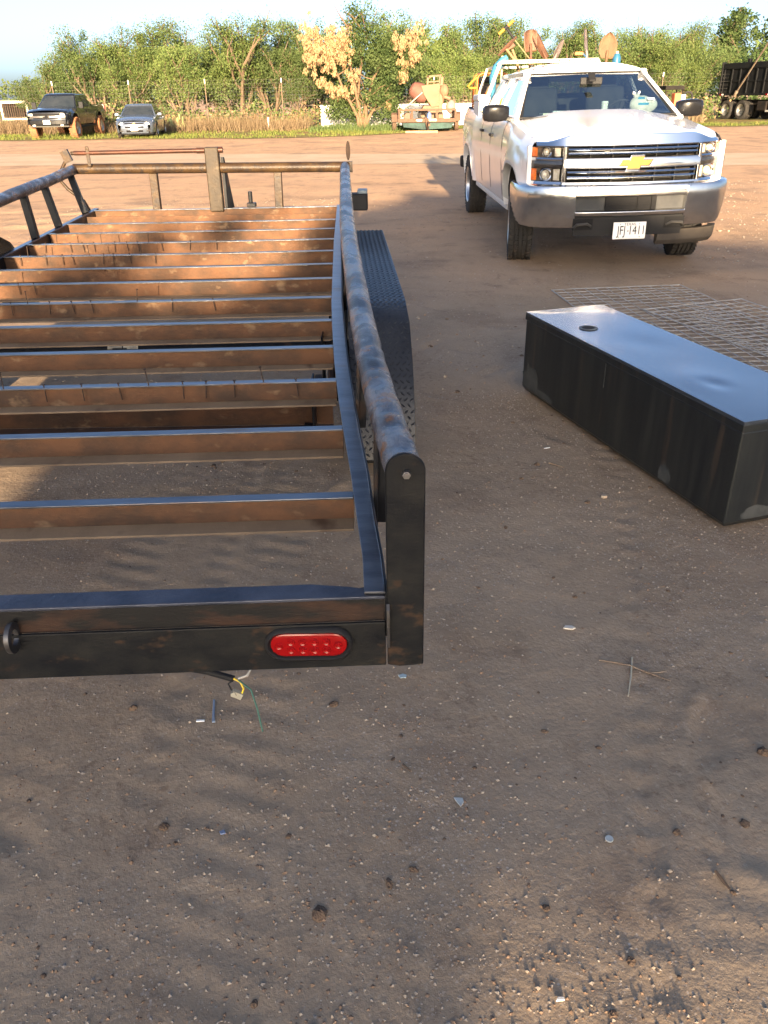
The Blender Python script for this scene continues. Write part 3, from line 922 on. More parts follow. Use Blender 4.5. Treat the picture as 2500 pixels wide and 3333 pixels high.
def dapple_leaves():
    """added unseen crown beside the shade caster; its gaps dapple the edge of the cast shadow"""
    rs = np.random.RandomState(6)
    t = thing('dapple_tree', 'added unseen thin leaved tree behind the photographer, dappling the yard shadow edge', 'tree', (-0.3, CASTER_Y - 1.2, 0))
    MB().tube([(0, 0, 0), (0.1, 0, 1.6), (-0.1, 0, 2.9), (0.2, 0, 4.4)], [0.12, 0.1, 0.07, 0.02], 7).tube([(-0.05, 0, 2.4), (-0.5, 0, 3.3), (-0.9, 0, 4.2)], [0.06, 0.04, 0.015], 6).tube([(0.0, 0, 2.6), (0.9, 0, 3.6), (1.5, 0, 4.5)], [0.06, 0.04, 0.015], 6).build('trunk', M('mesquite_bark', (0.12, 0.085, 0.055)), t, smooth=60)
    V, F = [], []
    for _ in range(15):
        c = (rs.uniform(-1.1, 1.0), rs.uniform(-0.3, 0.3), rs.uniform(hz(8.2), hz(11.5)))
        for _ in range(26):
            p = np.array(c) + rs.normal(0, 0.10, 3)
            a, b = rs.normal(0, 0.07, 3), rs.normal(0, 0.05, 3)
            k = len(V)
            V += [tuple(p - a), tuple(p + b), tuple(p + a), tuple(p - b)]
            F.append((k, k + 1, k + 2, k + 3))
    me = bpy.data.meshes.new('crown')
    me.from_pydata(V, [], F)
    me.materials.append(leaf_mat('dapple_leaf', (0.07, 0.11, 0.035), (0.13, 0.17, 0.06)))
    o = bpy.data.objects.new('crown', me)
    COL.objects.link(o)
    o.parent = t
dapple_leaves()
# ------------------------------------------------------------------ trees and brush
bark = M('mesquite_bark', (0.12, 0.085, 0.055), (0.07, 0.05, 0.036), scale=5, rough=0.95, bump=0.02, bscale=12, stretch=(1, 1, 0.3))
pale_bark = M('sunlit_bare_bark', (0.18, 0.115, 0.066), (0.115, 0.072, 0.043), scale=4, rough=0.9, bump=0.01, bscale=15, stretch=(1, 1, 0.3))  # sunlit tone put into the colour of the bare bark
leaf = leaf_mat('mesquite_leaf', (0.112, 0.160, 0.056), (0.152, 0.202, 0.080), (0.132, 0.180, 0.066))
leaf_y = leaf_mat('yellowish_leaf', (0.130, 0.180, 0.052), (0.18, 0.222, 0.078), (0.155, 0.20, 0.064))
leaf_d = leaf_mat('dark_leaf', (0.058, 0.095, 0.034), (0.09, 0.135, 0.05), (0.072, 0.112, 0.04))
leaf_dead = leaf_mat('dead_leaf', (0.25, 0.160, 0.085), (0.35, 0.240, 0.135), (0.30, 0.20, 0.108), 0.25)

def leaf_cards(centers, sig, n, seed, size=(0.13, 0.055), droop=0.75, mats=None, per=None):
    """small leaf sprays scattered round clump centres -> verts, faces"""
    rs = np.random.RandomState(seed)
    C = np.repeat(np.array(centers), n, 0)
    S = np.repeat(np.array(sig) if np.ndim(sig) else np.full(len(centers), sig), n)[:, None]
    p = C + rs.normal(0, 1, C.shape) * S * np.array([1, 1, 0.75])
    m = len(p)
    d = rs.normal(0, 1, (m, 3))
    d[:, 2] = d[:, 2] * 0.5 - droop
    d /= np.linalg.norm(d, axis=1)[:, None]
    q = np.cross(d, rs.normal(0, 1, (m, 3)))
    q /= np.linalg.norm(q, axis=1)[:, None] + 1e-9
    L = size[0] * rs.uniform(0.6, 1.5, (m, 1))
    W = size[1] * rs.uniform(0.6, 1.4, (m, 1))
    V = np.stack([p, p + d * L * 0.5 + q * W, p + d * L, p + d * L * 0.5 - q * W], 1)
    return V.reshape(-1, 3), np.arange(4 * m).reshape(-1, 4)

def raw_mesh(name, V, F, mats, idx=None):
    me = bpy.data.meshes.new(name)
    nf = len(F)
    me.vertices.add(len(V))
    me.vertices.foreach_set('co', np.asarray(V, np.float32).ravel())
    me.loops.add(F.size)
    me.loops.foreach_set('vertex_index', F.ravel())
    me.polygons.add(nf)
    me.polygons.foreach_set('loop_start', np.arange(0, F.size, F.shape[1]))
    me.polygons.foreach_set('loop_total', np.full(nf, F.shape[1]))
    for m in (mats if isinstance(mats, (list, tuple)) else [mats]):
        me.materials.append(m)
    if idx is not None:
        me.polygons.foreach_set('material_index', idx)
    me.update(calc_edges=True)
    return me

def link(name, me, parent=None):
    o = bpy.data.objects.new(name, me)
    COL.objects.link(o)
    o.parent = parent
    return o

def branches(seed, H, W, stems, lean=0.5, wob=0.12, r0=0.11, forks=2):
    """limb polylines from a many-stemmed base: list of (points, radii); and their tips"""
    rs = random.Random(seed)
    out, tips = [], []
    def grow(p, d, L, r, lev):
        pts, rr = [p], [r]
        n = 5
        for i in range(n):
            d = (d + Vector((rs.uniform(-1, 1), rs.uniform(-1, 1), rs.uniform(-0.4, 0.7))) * wob * 2.0).normalized()
            p = p + d * L / n
            pts.append(p)
            rr.append(r * (1 - 0.5 * (i + 1) / n))
            if lev < forks and i >= 1:
                for _ in range(1 if rs.random() < 0.75 else 2):
                    e = (d + Vector((rs.uniform(-1, 1), rs.uniform(-1, 1), rs.uniform(-0.1, 0.6))) * 0.85).normalized()
                    grow(p, e, L * rs.uniform(0.4, 0.65), r * 0.5, lev + 1)
        out.append((pts, rr))
        tips.append(pts[-1])
        tips.append(pts[-2])
    for s in range(stems):
        a = 6.28 * s / stems + rs.uniform(-0.5, 0.5)
        d = Vector((math.cos(a) * lean * W / H * 1.4, math.sin(a) * lean * W / H * 1.4, 1)).normalized()
        grow(Vector((math.cos(a) * 0.12, math.sin(a) * 0.12, -0.05)), d, H * rs.uniform(0.55, 0.8), r0 * rs.uniform(0.7, 1.2), 0)
    return out, tips

def tree_meshes(seed, H, W, mats, low=0.12, clumps=120, per=44, stems=4, size=(0.095, 0.028), droop=0.9):
    rs = np.random.RandomState(seed)
    br, tips = branches(seed, H * 0.92, W * 0.75, stems)
    tb = MB()
    for pts, rr in br:
        tb.tube(pts, rr, 5, False)
    # crown volume: uneven lobes
    lob = [(rs.uniform(-0.62, 0.62) * W, rs.uniform(-0.5, 0.5) * W, H * rs.uniform(0.42, 0.80), W * rs.uniform(0.24, 0.42)) for _ in range(9)]
    C, S = [], []
    for t in tips:
        if t.z > low * H and rs.rand() < 0.8:
            C.append((t.x, t.y, min(t.z, H)))
            S.append(0.24)
    while len(C) < clumps:
        x, y, z, r = lob[rs.randint(len(lob))]
        v = rs.normal(0, 1, 3)
        v /= np.linalg.norm(v)
        q = rs.rand() ** 0.4
        p = np.array([x, y, z]) + v * r * q * np.array([1, 1, 0.95])
        if rs.rand() < 0.36:
            p[2] = rs.uniform(low * 0.6, 0.5) * H
        if p[2] < low * 0.6 * H or p[2] > H:
            continue
        C.append(tuple(p))
        S.append(rs.uniform(0.17, 0.34))
    for _ in range(10):        # wispy shoots above the crown
        x, y, z, r = lob[rs.randint(len(lob))]
        for k in range(3):
            C.append((x + rs.uniform(-0.2, 0.2) + r * 0.3, y, min(z + r * (0.8 + 0.2 * k), H * 1.1)))
            S.append(0.12)
    V, F = leaf_cards(C, S, per, seed + 1, size, droop)
    idx = None
    if isinstance(mats, (list, tuple)):
        ci = rs.choice(len(mats), len(C), p=[0.74, 0.16, 0.10] if len(mats) == 3 else None)
        idx = np.repeat(ci, per)
    return tb, raw_mesh('crown', V, F, mats, idx)

TREE_KINDS = []
for k, (seed, H, W, low, stems, mats) in enumerate(((11, 5.0, 2.6, 0.10, 4, [leaf, leaf_y, leaf_d]), (22, 4.6, 2.3, 0.14, 3, [leaf_y, leaf, leaf_d]), (33, 5.2, 2.2, 0.16, 4, [leaf, leaf_d, leaf_y]), (44, 4.7, 2.8, 0.08, 5, [leaf, leaf_y, leaf_d]), (55, 4.4, 2.0, 0.30, 5, [leaf_y, leaf, leaf_d]))):
    TREE_KINDS.append(tree_meshes(seed, H, W, mats, low, clumps=220, per=84, stems=stems))
_trunks = {}
def tree(kind, x, y, h, rz, label, name='mesquite_tree', group='mesquite trees behind the wire fence', wide=1.0):
    tb, cm = TREE_KINDS[kind]
    H0 = (5.0, 4.6, 5.2, 4.7, 4.4)[kind]
    r = thing(name, label, 'tree', (x, y, 0.0), rz, group)
    s = h / H0
    r.scale = (s * wide, s * wide, s)
    if kind not in _trunks:
        _trunks[kind] = tb.build('trunk', bark, r, smooth=60).data
    else:
        link('trunk', _trunks[kind], r)
    link('crown', cm, r)
    return r

ROWS = [
 (3, -20.6, 56, 2.6, 0.3, 'low bushy mesquite at the far left end of the thicket, above the cage trailer'),
 (0, -18.4, 52.5, 3.7, 1.3, 'rounded mesquite rising over the hood of the black pickup'),
 (2, -15.8, 52, 5.0, 2.1, 'tall mesquite straight behind the black pickup cab'),
 (4, -14.0, 51.5, 4.0, 0.4, 'twiggy yellow green mesquite behind the black pickup bed'),
 (0, -12.6, 53.5, 5.45, 4.0, 'tallest mesquite between the black pickup and the silver sedan'),
 (4, -10.9, 51.2, 3.9, 5.1, 'pale stemmed mesquite behind the silver sedan roof'),
 (3, -9.9, 55, 4.1, 1.9, 'darker mesquite set back beyond the silver sedan'),
 (1, -8.1, 52, 5.0, 0.9, 'bright green mesquite just right of the silver sedan'),
 (2, -6.3, 53, 5.3, 3.3, 'full crowned mesquite above the short white fence stake'),
 (3, -4.6, 51.5, 3.8, 2.7, 'broad mesquite filling the fence left of the dying tree'),
 (0, -3.2, 55, 5.3, 5.5, 'mesquite whose top shows just left of the dead tan leaves'),
 (2, 1.2, 54, 5.2, 1.1, 'mesquite rising right behind the dying tree'),
 (1, 3.2, 53, 5.0, 4.4, 'light green mesquite over the concrete mixer'),
 (0, 5.4, 52.5, 4.95, 2.2, 'dense mesquite behind the orange engine cage'),
 (4, 4.7, 50.8, 3.3, 3.0, 'bare twigged young mesquite by the fence right of the mixer'),
 (3, 7.7, 54, 5.2, 0.2, 'mesquite behind the brown spade head on the truck rack'),
 (1, 9.7, 53, 4.2, 1.6, 'mesquite behind the upright shovel blades'),
 (2, 11.6, 54, 4.8, 3.9, 'mesquite behind the rusty round shovel'),
 (0, 13.6, 53, 4.9, 5.9, 'mesquite showing over the white truck windshield pillar'),
 (4, 15.0, 50.5, 3.7, 2.5, 'brushy pale stemmed mesquite above the driver side mirror'),
 (3, 16.2, 54, 4.2, 1.0, 'mesquite with leaning bare limbs left of the dump truck'),
 (1, 18.3, 56, 4.7, 4.8, 'bright yellow green mesquite against the dump truck bed'),
 (0, 20.6, 60, 5.1, 0.7, 'mesquite showing above the dump truck bed'),
]
for k, x, y, h, rz, lab in ROWS:
    tree(k, x, y, h, rz, lab, wide=1.05)
# bigger darker tree at the right edge
tbm, cmm = tree_meshes(77, 6.6, 3.2, [leaf_d, leaf], 0.2, clumps=190, per=50, stems=3, size=(0.17, 0.075), droop=0.2)
bt = thing('oak_tree', 'large dark green rounded tree above the dump truck at the right edge', 'tree', (26.8, 66, 0))
tbm.build('trunk', bark, bt, smooth=60)
link('crown', cmm, bt)
# far hedge of brush behind the first row, one mass; and low brush on the far left horizon
def brush(name, n, seed, area, hgt, mats, label, size=(0.2, 0.08), sig=0.34, per=30):
    rs = np.random.RandomState(seed)
    x = rs.uniform(area[0], area[1], n)
    y = rs.uniform(area[2], area[3], n)
    top = hgt[0] + (hgt[1] - hgt[0]) * np.clip(vnoise(x * 0.45, x * 0 + seed, seed) * 0.7 + vnoise(x * 1.6, x * 0, seed + 1) * 0.3, 0, 1)
    z = top * rs.rand(n) ** 0.7
    V, F = leaf_cards(np.stack([x, y, z], 1), sig, per, seed + 2, size)
    idx = np.repeat(rs.choice(len(mats), n), per)
    o = link(name, raw_mesh(name, V, F, mats, idx))
    return props(o, label, None, None, 'stuff')
brush('woods', 900, 5, (-21, 30, 58, 64), (3.4, 4.6), [leaf_d, leaf_d, leaf], 'dense dark brush filling the gaps behind the mesquites')
brush('brush', 420, 6, (-60, -19, 62, 84), (2.2, 3.6), [leaf, leaf_y], 'low green brush along the far left horizon', (0.25, 0.1), 0.4)
brush('undergrowth', 520, 8, (-18, 19, 49.6, 51.2), (0.5, 1.5), [leaf, leaf_y, leaf_dead], 'weedy undergrowth tangled at the foot of the mesquites', (0.16, 0.05), 0.28, 22)

# the dying tree with a mass of tan dead leaves
DT = thing('dying_tree', 'dying tree by the yard edge with pale bare stems and hanging tan dead leaves', 'tree', (-0.85, 46.1, 0))
q = MB()
rs = random.Random(3)
STEMS = [[(0.0, 0, 0), (-0.08, 0, 0.6), (-0.22, 0.05, 1.2), (-0.1, 0, 2.0), (-0.02, -0.1, 2.7), (0.12, 0, 3.5), (0.35, 0, 4.3)],
 [(-0.12, -0.05, 0), (-0.2, -0.1, 0.6), (-0.55, -0.15, 1.25), (-0.85, -0.2, 1.75), (-1.15, -0.2, 2.5), (-1.6, -0.1, 3.3), (-1.9, 0, 3.9)],
 [(0.1, 0.03, 0), (0.22, 0, 0.55), (0.25, 0.1, 1.15), (0.32, 0.1, 1.5)],
 [(0.16, -0.05, 0), (0.32, 0, 0.45), (0.55, 0.05, 0.85), (0.62, 0.1, 0.95)],
 [(0.02, 0.1, 0), (0.1, 0.1, 0.7), (0.35, 0.15, 1.5), (0.62, 0.2, 2.3), (1.05, 0.2, 3.0), (1.8, 0.2, 3.35), (2.6, 0.2, 3.45)],
 [(-0.02, 0.1, 0.2), (-0.12, 0, 1.0), (-0.3, -0.1, 2.0), (-0.5, -0.1, 2.9), (-0.7, -0.1, 3.9), (-0.6, 0, 4.6)]]
for s in STEMS:
    q.tube(s, [0.105 * (1 - 0.13 * i) for i in range(len(s))], 7, True)
    for _ in range(7):
        i = rs.randint(2, len(s) - 1)
        p = Vector(s[i])
        e = Vector((rs.uniform(-1, 1), rs.uniform(-0.6, 0.6), rs.uniform(0.0, 0.9)))
        pts = [p, p + e * 0.45, p + e * 0.8 + Vector((0, 0, 0.12)), p + e * 1.25 + Vector((0, 0, rs.uniform(-0.1, 0.3)))]
        q.tube(pts, [0.035, 0.025, 0.018, 0.008], 5, False)
q.build('trunk', pale_bark, DT, smooth=60)
rsn = np.random.RandomState(12)
C, S = [], []
for cx, cz, r, n in ((0.35, 4.2, 1.05, 60), (0.9, 3.5, 0.8, 40), (0.0, 4.9, 0.6, 26), (1.3, 2.6, 0.8, 36), (1.9, 3.6, 0.8, 34), (2.6, 2.9, 0.6, 20), (-0.8, 1.6, 0.7, 30), (-1.4, 1.1, 0.55, 20), (1.2, 1.4, 0.7, 34), (0.6, 1.7, 0.5, 16), (-1.0, 3.0, 0.7, 16), (-0.4, 0.8, 0.5, 16), (1.6, 0.9, 0.5, 16), (-1.9, 4.1, 0.5, 8)):
    for _ in range(n):
        v = rsn.normal(0, 0.55, 3)
        C.append((cx + v[0] * r, rsn.normal(-0.1, 0.45) if 0.3 < cx < 1 and cz > 3 else rsn.normal(0.4, 0.45) if cx > 0.2 else rsn.normal(0.7, 0.4), max(cz + v[2] * r, 0.25)))
        S.append(0.2)
V, F = leaf_cards(C, S, 60, 3, (0.11, 0.034), 0.8)
link('crown', raw_mesh('crown', V, F, [leaf, leaf_d, leaf], np.repeat(rsn.choice(3, len(C)), 60)), DT)
C = []
for cx, cz, r, n, s_ in ((-1.6, 4.1, 0.80, 70, 1.0), (-2.3, 3.6, 0.6, 46, 1.0), (-0.85, 3.85, 0.65, 54, 1.0), (-1.2, 3.3, 0.6, 34, 1.0), (-2.4, 4.4, 0.5, 22, 1), (-1.35, 2.05, 0.5, 22, 1), (-0.75, 1.85, 0.3, 10, 1), (-2.1, 2.3, 0.2, 5, 1), (2.2, 4.0, 0.5, 34, 1), (2.75, 3.4, 0.3, 12, 1), (2.15, 2.6, 0.2, 14, 1), (2.15, 3.2, 0.3, 10, 1), (2.8, 4.5, 0.4, 14, 1), (-0.4, 2.7, 0.35, 10, 1), (1.35, 1.25, 0.1, 3, 1)):
    for _ in range(n):
        x, y, z = cx + rsn.normal(0, 0.6) * r, rsn.normal(-0.45, 0.3), cz + rsn.normal(0, 0.5) * r
        L = rsn.uniform(0.10, 0.34)
        for k in range(4):
            C.append((x, y, z - L * k / 3))
V, F = leaf_cards(C, 0.042, 9, 9, (0.13, 0.024), 2.4)
link('dead_foliage', raw_mesh('dead_foliage', V, F, leaf_dead), DT)['label'] = 'hanging clusters of dry tan leaves'

# ------------------------------------------------------------------ grass
def blades(name, n, seed, area, hgt, wd, cols, label, ylim=None, gate=0.0, lean=0.35):
    rs = np.random.RandomState(seed)
    x = rs.uniform(area[0], area[1], n)
    y = rs.uniform(area[2], area[3], n)
    if ylim is not None:
        y0 = np.interp(x, [p[0] for p in ylim], [p[1] for p in ylim])
        y = y0 + rs.rand(n) ** 1.2 * (area[3] - y0)
    keep = fbm(x * 0.9, y * 0.9, seed, 3) + 0.5 > gate + 0.25 * rs.rand(n)
    x, y = x[keep], y[keep]
    n = len(x)
    h = (hgt[0] + (hgt[1] - hgt[0]) * rs.rand(n)) * (0.6 + 0.8 * vnoise(x * 0.6, y * 0.6, seed + 3))
    z = ground_h(x[:, None], y[:, None])[:, 0]
    a = rs.uniform(0, 6.28, n)
    b = np.stack([x, y, z], 1)
    wv = np.stack([np.cos(a), np.sin(a), 0 * a], 1) * wd
    tip = b + np.stack([rs.normal(0, lean, n) * h, rs.normal(0, lean, n) * h, h], 1)
    V = np.stack([b - wv, b + wv, tip], 1).reshape(-1, 3)
    F = np.arange(3 * n).reshape(-1, 3)
    o = link(name, raw_mesh(name, V, F, cols))
    return props(o, label, None, None, 'stuff')
dry = leaf_mat('dry_grass', (0.19, 0.135, 0.08), (0.30, 0.225, 0.14), (0.24, 0.175, 0.105), 0.3)
green = leaf_mat('short_green_grass', (0.085, 0.115, 0.028), (0.20, 0.19, 0.06), (0.13, 0.155, 0.04), 0.3)
VE = [(-60, 40), (-17.7, 39.6), (-10, 38.9), (-4, 37.8), (-1, 39.3), (1.6, 41.5), (5, 47), (12, 45.5), (16, 42.8), (22, 44.5), (60, 44.5)]
blades('tall_dry_grass', 11000, 2, (-28, -3.6, 45.2, 49), (0.35, 0.85), 0.015, dry, 'tall tan dry grass standing along the fence')
blades('tall_dry_grass', 1300, 4, (13.5, 17.6, 47.5, 50), (0.3, 0.7), 0.015, dry, 'tall dry grass between the fence and the dump truck')
blades('grass', 26000, 3, (-30, 24, 38, 46.5), (0.05, 0.16), 0.022, green, 'short green and yellow grass on the verge', VE, 0.30)
blades('weeds', 5000, 6, (-3.4, 2.0, 43, 46.6), (0.12, 0.38), 0.03, leaf, 'green weeds round the foot of the dying tree', None, 0.35)

# ------------------------------------------------------------------ game fence
FY = 48.2
wirem = M('galvanised_wire', (0.15, 0.145, 0.13), rough=0.7)
postm = M('fence_post_paint', (0.16, 0.10, 0.06), (0.10, 0.08, 0.06), scale=4, rough=0.8)
white_tip = M('white_post_tip', (0.78, 0.74, 0.64), rough=0.6)
FN = thing('wire_fence', 'tall wire mesh game fence on thin posts in front of the trees', 'fence', (0, FY, 0))
q = MB()
wr = 0.0016
for k in range(15):
    z = 0.08 + 2.32 * (k / 14) ** 1.15
    for (xa, ya), (xb, yb) in (((-60, 0), (16.3, 0)), ((16.3, 0), (28, 14.5))):
        q.add([(xa, ya, z - wr), (xb, yb, z - wr), (xb, yb, z + wr), (xa, ya, z + wr)], [(0, 1, 2, 3)])
        q.add([(xa, ya - wr, z), (xb, yb - wr, z), (xb, yb + wr, z), (xa, ya + wr, z)], [(0, 1, 2, 3)])
x = -60
while x < 16.3:
    q.add([(x - 0.0013, 0, 0.02), (x + 0.0013, 0, 0.02), (x + 0.0013, 0, 2.4), (x - 0.0013, 0, 2.4)], [(0, 1, 2, 3)])
    x += 0.165
q.build('wire_mesh', wirem, FN, fix=False, kind='stuff')
pm = None
for x in [-58.3 + 4.06 * i for i in range(19)]:
    if pm is None:
        pm = MB().bx(-0.022, 0.022, -0.03, 0.03, -0.1, 2.25).build('fence_post', postm, FN)
        tip = MB().bx(-0.024, 0.024, -0.032, 0.032, 2.255, 2.46).build('post_tip', white_tip, pm)
        p = pm
    else:
        p = pm.copy()
        COL.objects.link(p)
        c = tip.copy()
        COL.objects.link(c)
        c.parent = p
    p.location = (x + 0.4, 0.04, 0)
st = thing('marker_stake', 'short white stake standing in the dry grass before the fence', 'stake', (-5.75, 46.6, 0))
MB().bx(-0.03, 0.03, -0.02, 0.02, 0, 0.62).build('stake', white_tip, st)
MB().bx(-0.032, 0.032, -0.022, 0.022, 0.62, 0.66).build('cap', postm, st)
# prickly pear by the fence
PP = thing('prickly_pear', 'pale green prickly pear cactus growing in dry grass behind the sedan', 'cactus', (-10.6, 46.9, 0))
pad = MB().ell((0, 0, 0.14), (0.11, 0.03, 0.15), 10, 7).build('pad', M('cactus_skin', (0.27, 0.31, 0.12), (0.36, 0.36, 0.17), scale=6, rough=0.7), PP, smooth=60)
for i, (x, z, a, sc) in enumerate(((0, 0.05, 0, 1), (-0.16, 0.12, -0.5, 0.9), (0.15, 0.14, 0.5, 0.9), (-0.22, 0.38, -0.3, 0.85), (0.03, 0.33, 0.1, 1), (0.22, 0.40, 0.4, 0.95), (0.32, 0.25, 0.9, 0.8), (0.10, 0.58, 0.2, 0.8), (-0.30, 0.20, -1.0, 0.8))):
    o = pad if i == 0 else pad.copy()
    if i:
        COL.objects.link(o)
    o.parent = PP
    o.location = (x * 1.3, 0.02 * i, z)
    o.rotation_euler = (0, a, 0.3 * i)
    o.scale = (sc * 1.3,) * 3
# ------------------------------------------------------------------ white crew cab pickup
# local frame: x to the picture's right, y away from the photographer (front of the truck at negative y), z up
white = M('white_car_paint', (0.70, 0.70, 0.71), (0.64, 0.635, 0.63), scale=1.2, rough=0.22, coat=0.8, contrast=(0.45, 0.75))
black_gloss = M('black_mirror_shell', (0.010, 0.010, 0.011), rough=0.25, coat=0.15)
ws_glass = glass_mat('windshield_glass', (0.60, 0.72, 0.73), refl=2.6)
side_glass = glass_mat('tinted_side_glass', (0.30, 0.34, 0.35), refl=1.5)
lamp_glass = glass_mat('lamp_cover', (0.94, 0.94, 0.94), refl=0.8)
amber = M('amber_lens', (0.80, 0.20, 0.02), (0.55, 0.10, 0.015), scale=30, rough=0.2, coat=0.6)
sunlit_lampm = M('lamp_reflector', (0.74, 0.70, 0.60), (0.42, 0.37, 0.28), scale=26, rough=0.22, metal=0.25, spec=0.6)  # cream of sunlight thrown back by the lamps is put into the colour
gold = M('gold_emblem', (0.33, 0.145, 0.022), rough=0.35, metal=0.15, bump=0.0006, bscale=240)
interior = M('dark_interior', (0.035, 0.036, 0.038), (0.055, 0.052, 0.05), scale=5, rough=0.8)
seatm = M('grey_seat_cloth', (0.030, 0.032, 0.034), (0.045, 0.045, 0.045), scale=7, rough=0.9, spec=0.05)

TK = thing('white_pickup', 'white crew cab pickup with a chrome grille and bumper facing the photographer', 'pickup truck', (2.36, 8.95, 0), R(0.7), None, 0.0, R(-0.7))

def plan_y(x, base=-0.93):
    a = abs(x)
    return base + 0.10 * (a / 0.65) ** 2 + (0.145 * ((a - 0.62) / 0.3) ** 1.7 if a > 0.62 else 0)

def lerp(P, v):
    return float(np.interp(v, [p[0] for p in P], [p[1] for p in P]))

# stations front to rear: half width, top edge height
TOPZ = [(-0.80, 1.185), (-0.6, 1.205), (-0.2, 1.245), (0.5, 1.32), (0.75, 1.34), (3.0, 1.355), (3.05, 1.365), (4.95, 1.40)]
HW = [(-0.80, 0.90), (-0.655, 0.94), (-0.55, 0.955), (-0.3, 0.975), (0.3, 0.985), (0.8, 0.965), (3.0, 0.965), (3.4, 0.985), (4.6, 0.985), (4.95, 0.955)]
WH = (0.0, 3.9)
ARCH_R, ARCH_Z = 0.50, 0.455
def low_z(y):
    z = 0.50 if y > 0 else 0.60
    for c in WH:
        d = abs(y - c) / ARCH_R
        if d < 1:
            z = max(z, ARCH_Z + ARCH_R * (1 - d ** 2.7) ** (1 / 2.7))
    return z
def side_x(y, z):
    hw = lerp(HW, y)
    zt = lerp(TOPZ, y)
    t = (z - 0.45) / (zt - 0.45)
    x = hw - 0.045 * (1 - min(t * 1.7, 1)) ** 2 - 0.075 * max(0, (t - 0.72) / 0.28) ** 2.2
    for c in WH:     # squared flares round the arches
        d = math.hypot((y - c) / 0.66, (z - 0.55) / 0.56)
        if d < 1:
            x += 0.032 * (1 - d ** 6)
    return x + 0.010 * math.exp(-((z - 0.98) / 0.035) ** 2)
ST = sorted(set([round(v, 3) for v in np.concatenate([np.linspace(-0.655, 0.8, 55), np.linspace(0.8, 3.2, 16), np.linspace(3.2, 4.95, 55)])]))
def side_panel(sgn):
    def cols(y):
        zt, zl = lerp(TOPZ, y), low_z(y)
        n = 9
        return [(sgn * (side_x(y, zl) - 0.10), y, zl + 0.0)] + [(sgn * side_x(y, zl + (zt - zl) * k / n), y, zl + (zt - zl) * k / n) for k in range(n + 1)]
    mb = MB()
    mb.loft([cols(y) for y in ST], closed=False, caps=False)
    return mb
def hood_z(x, y):
    zt = lerp(TOPZ, y)
    hw = side_x(y, zt)
    u = abs(x) / hw
    rise = 0.075 if y < 0.55 else 0.03
    z = zt + rise * (1 - u ** 2.6)
    f = max(0.0, 1 - max(0, u - 0.52) / 0.12)
    if y < 0.55:
        z += 0.018 * min(f, 1) * min(1, (y + 0.95) / 0.3)
    fr = plan_y(x, -0.90)
    d = y - fr
    if d < 0.12:
        z -= 0.055 * (1 - max(d, 0) / 0.12) ** 2
    return z
mb = MB()
for s in (-1, 1):
    p = side_panel(s)
    mb.add(p.v, p.f)
nu, nv = 28, 20
def hood(u, v):
    xx = (u * 2 - 1)
    y0 = plan_y(xx * 0.86, -0.90)
    y = y0 + (0.54 - y0) * v
    hw = side_x(max(y, -0.655), lerp(TOPZ, y))
    x = xx * (hw if v > 0.15 else 0.86 + (hw - 0.86) * v / 0.15)
    return (x, y, hood_z(x, y))
mb.grid(hood, nu, nv)
# cowl, bed rails, bed floor and walls, tailgate
for s in (-1, 1):
    mb.loft([[(s * side_x(y, lerp(TOPZ, y)), y, lerp(TOPZ, y)), (s * (side_x(y, lerp(TOPZ, y)) - 0.10), y, lerp(TOPZ, y) + 0.012), (s * (side_x(y, lerp(TOPZ, y)) - 0.105), y, 0.86)] for y in np.linspace(3.02, 4.93, 12)], closed=False, caps=False)
mb.bx(-0.84, 0.84, 3.02, 4.93, 0.80, 0.86)
mb.bx(-0.90, 0.90, 4.90, 4.96, 0.62, 1.39)
mb.bx(-0.86, 0.86, 3.0, 3.03, 0.62, 1.37)
mb.build('body', white, TK, smooth=38, fix=True)
MB().bx(-0.80, 0.80, -0.62, 4.85, 0.42, 0.80).bx(-0.72, 0.72, -0.74, 0.5, 0.6, 1.12).bx(-0.76, 0.76, 0.4, 3.0, 0.5, 0.95).build('underbody', dark, TK)
def liner(c):
    q = MB()
    q.lathe([(0.50, -0.30), (0.50, 0.0)], 24, (0, c, ARCH_Z), 'x')
    return q
MB().bx(-0.88, 0.88, 0.515, 0.55, 1.0, 1.36).bx(-0.74, 0.74, 0.40, 0.56, 1.325, 1.345).build('cowl', blackplastic, TK)

# bed rail caps
for s in (-1, 1):
    MB().loft([[(s * (side_x(y, lerp(TOPZ, y)) + 0.002), y, lerp(TOPZ, y) + 0.001), (s * (side_x(y, lerp(TOPZ, y)) - 0.10), y, lerp(TOPZ, y) + 0.013), (s * (side_x(y, lerp(TOPZ, y)) - 0.10), y, lerp(TOPZ, y) + 0.022), (s * (side_x(y, lerp(TOPZ, y)) - 0.005), y, lerp(TOPZ, y) + 0.018)] for y in np.linspace(3.05, 4.9, 8)]).build('bed_rail_cap', blackplastic, TK, smooth=40)

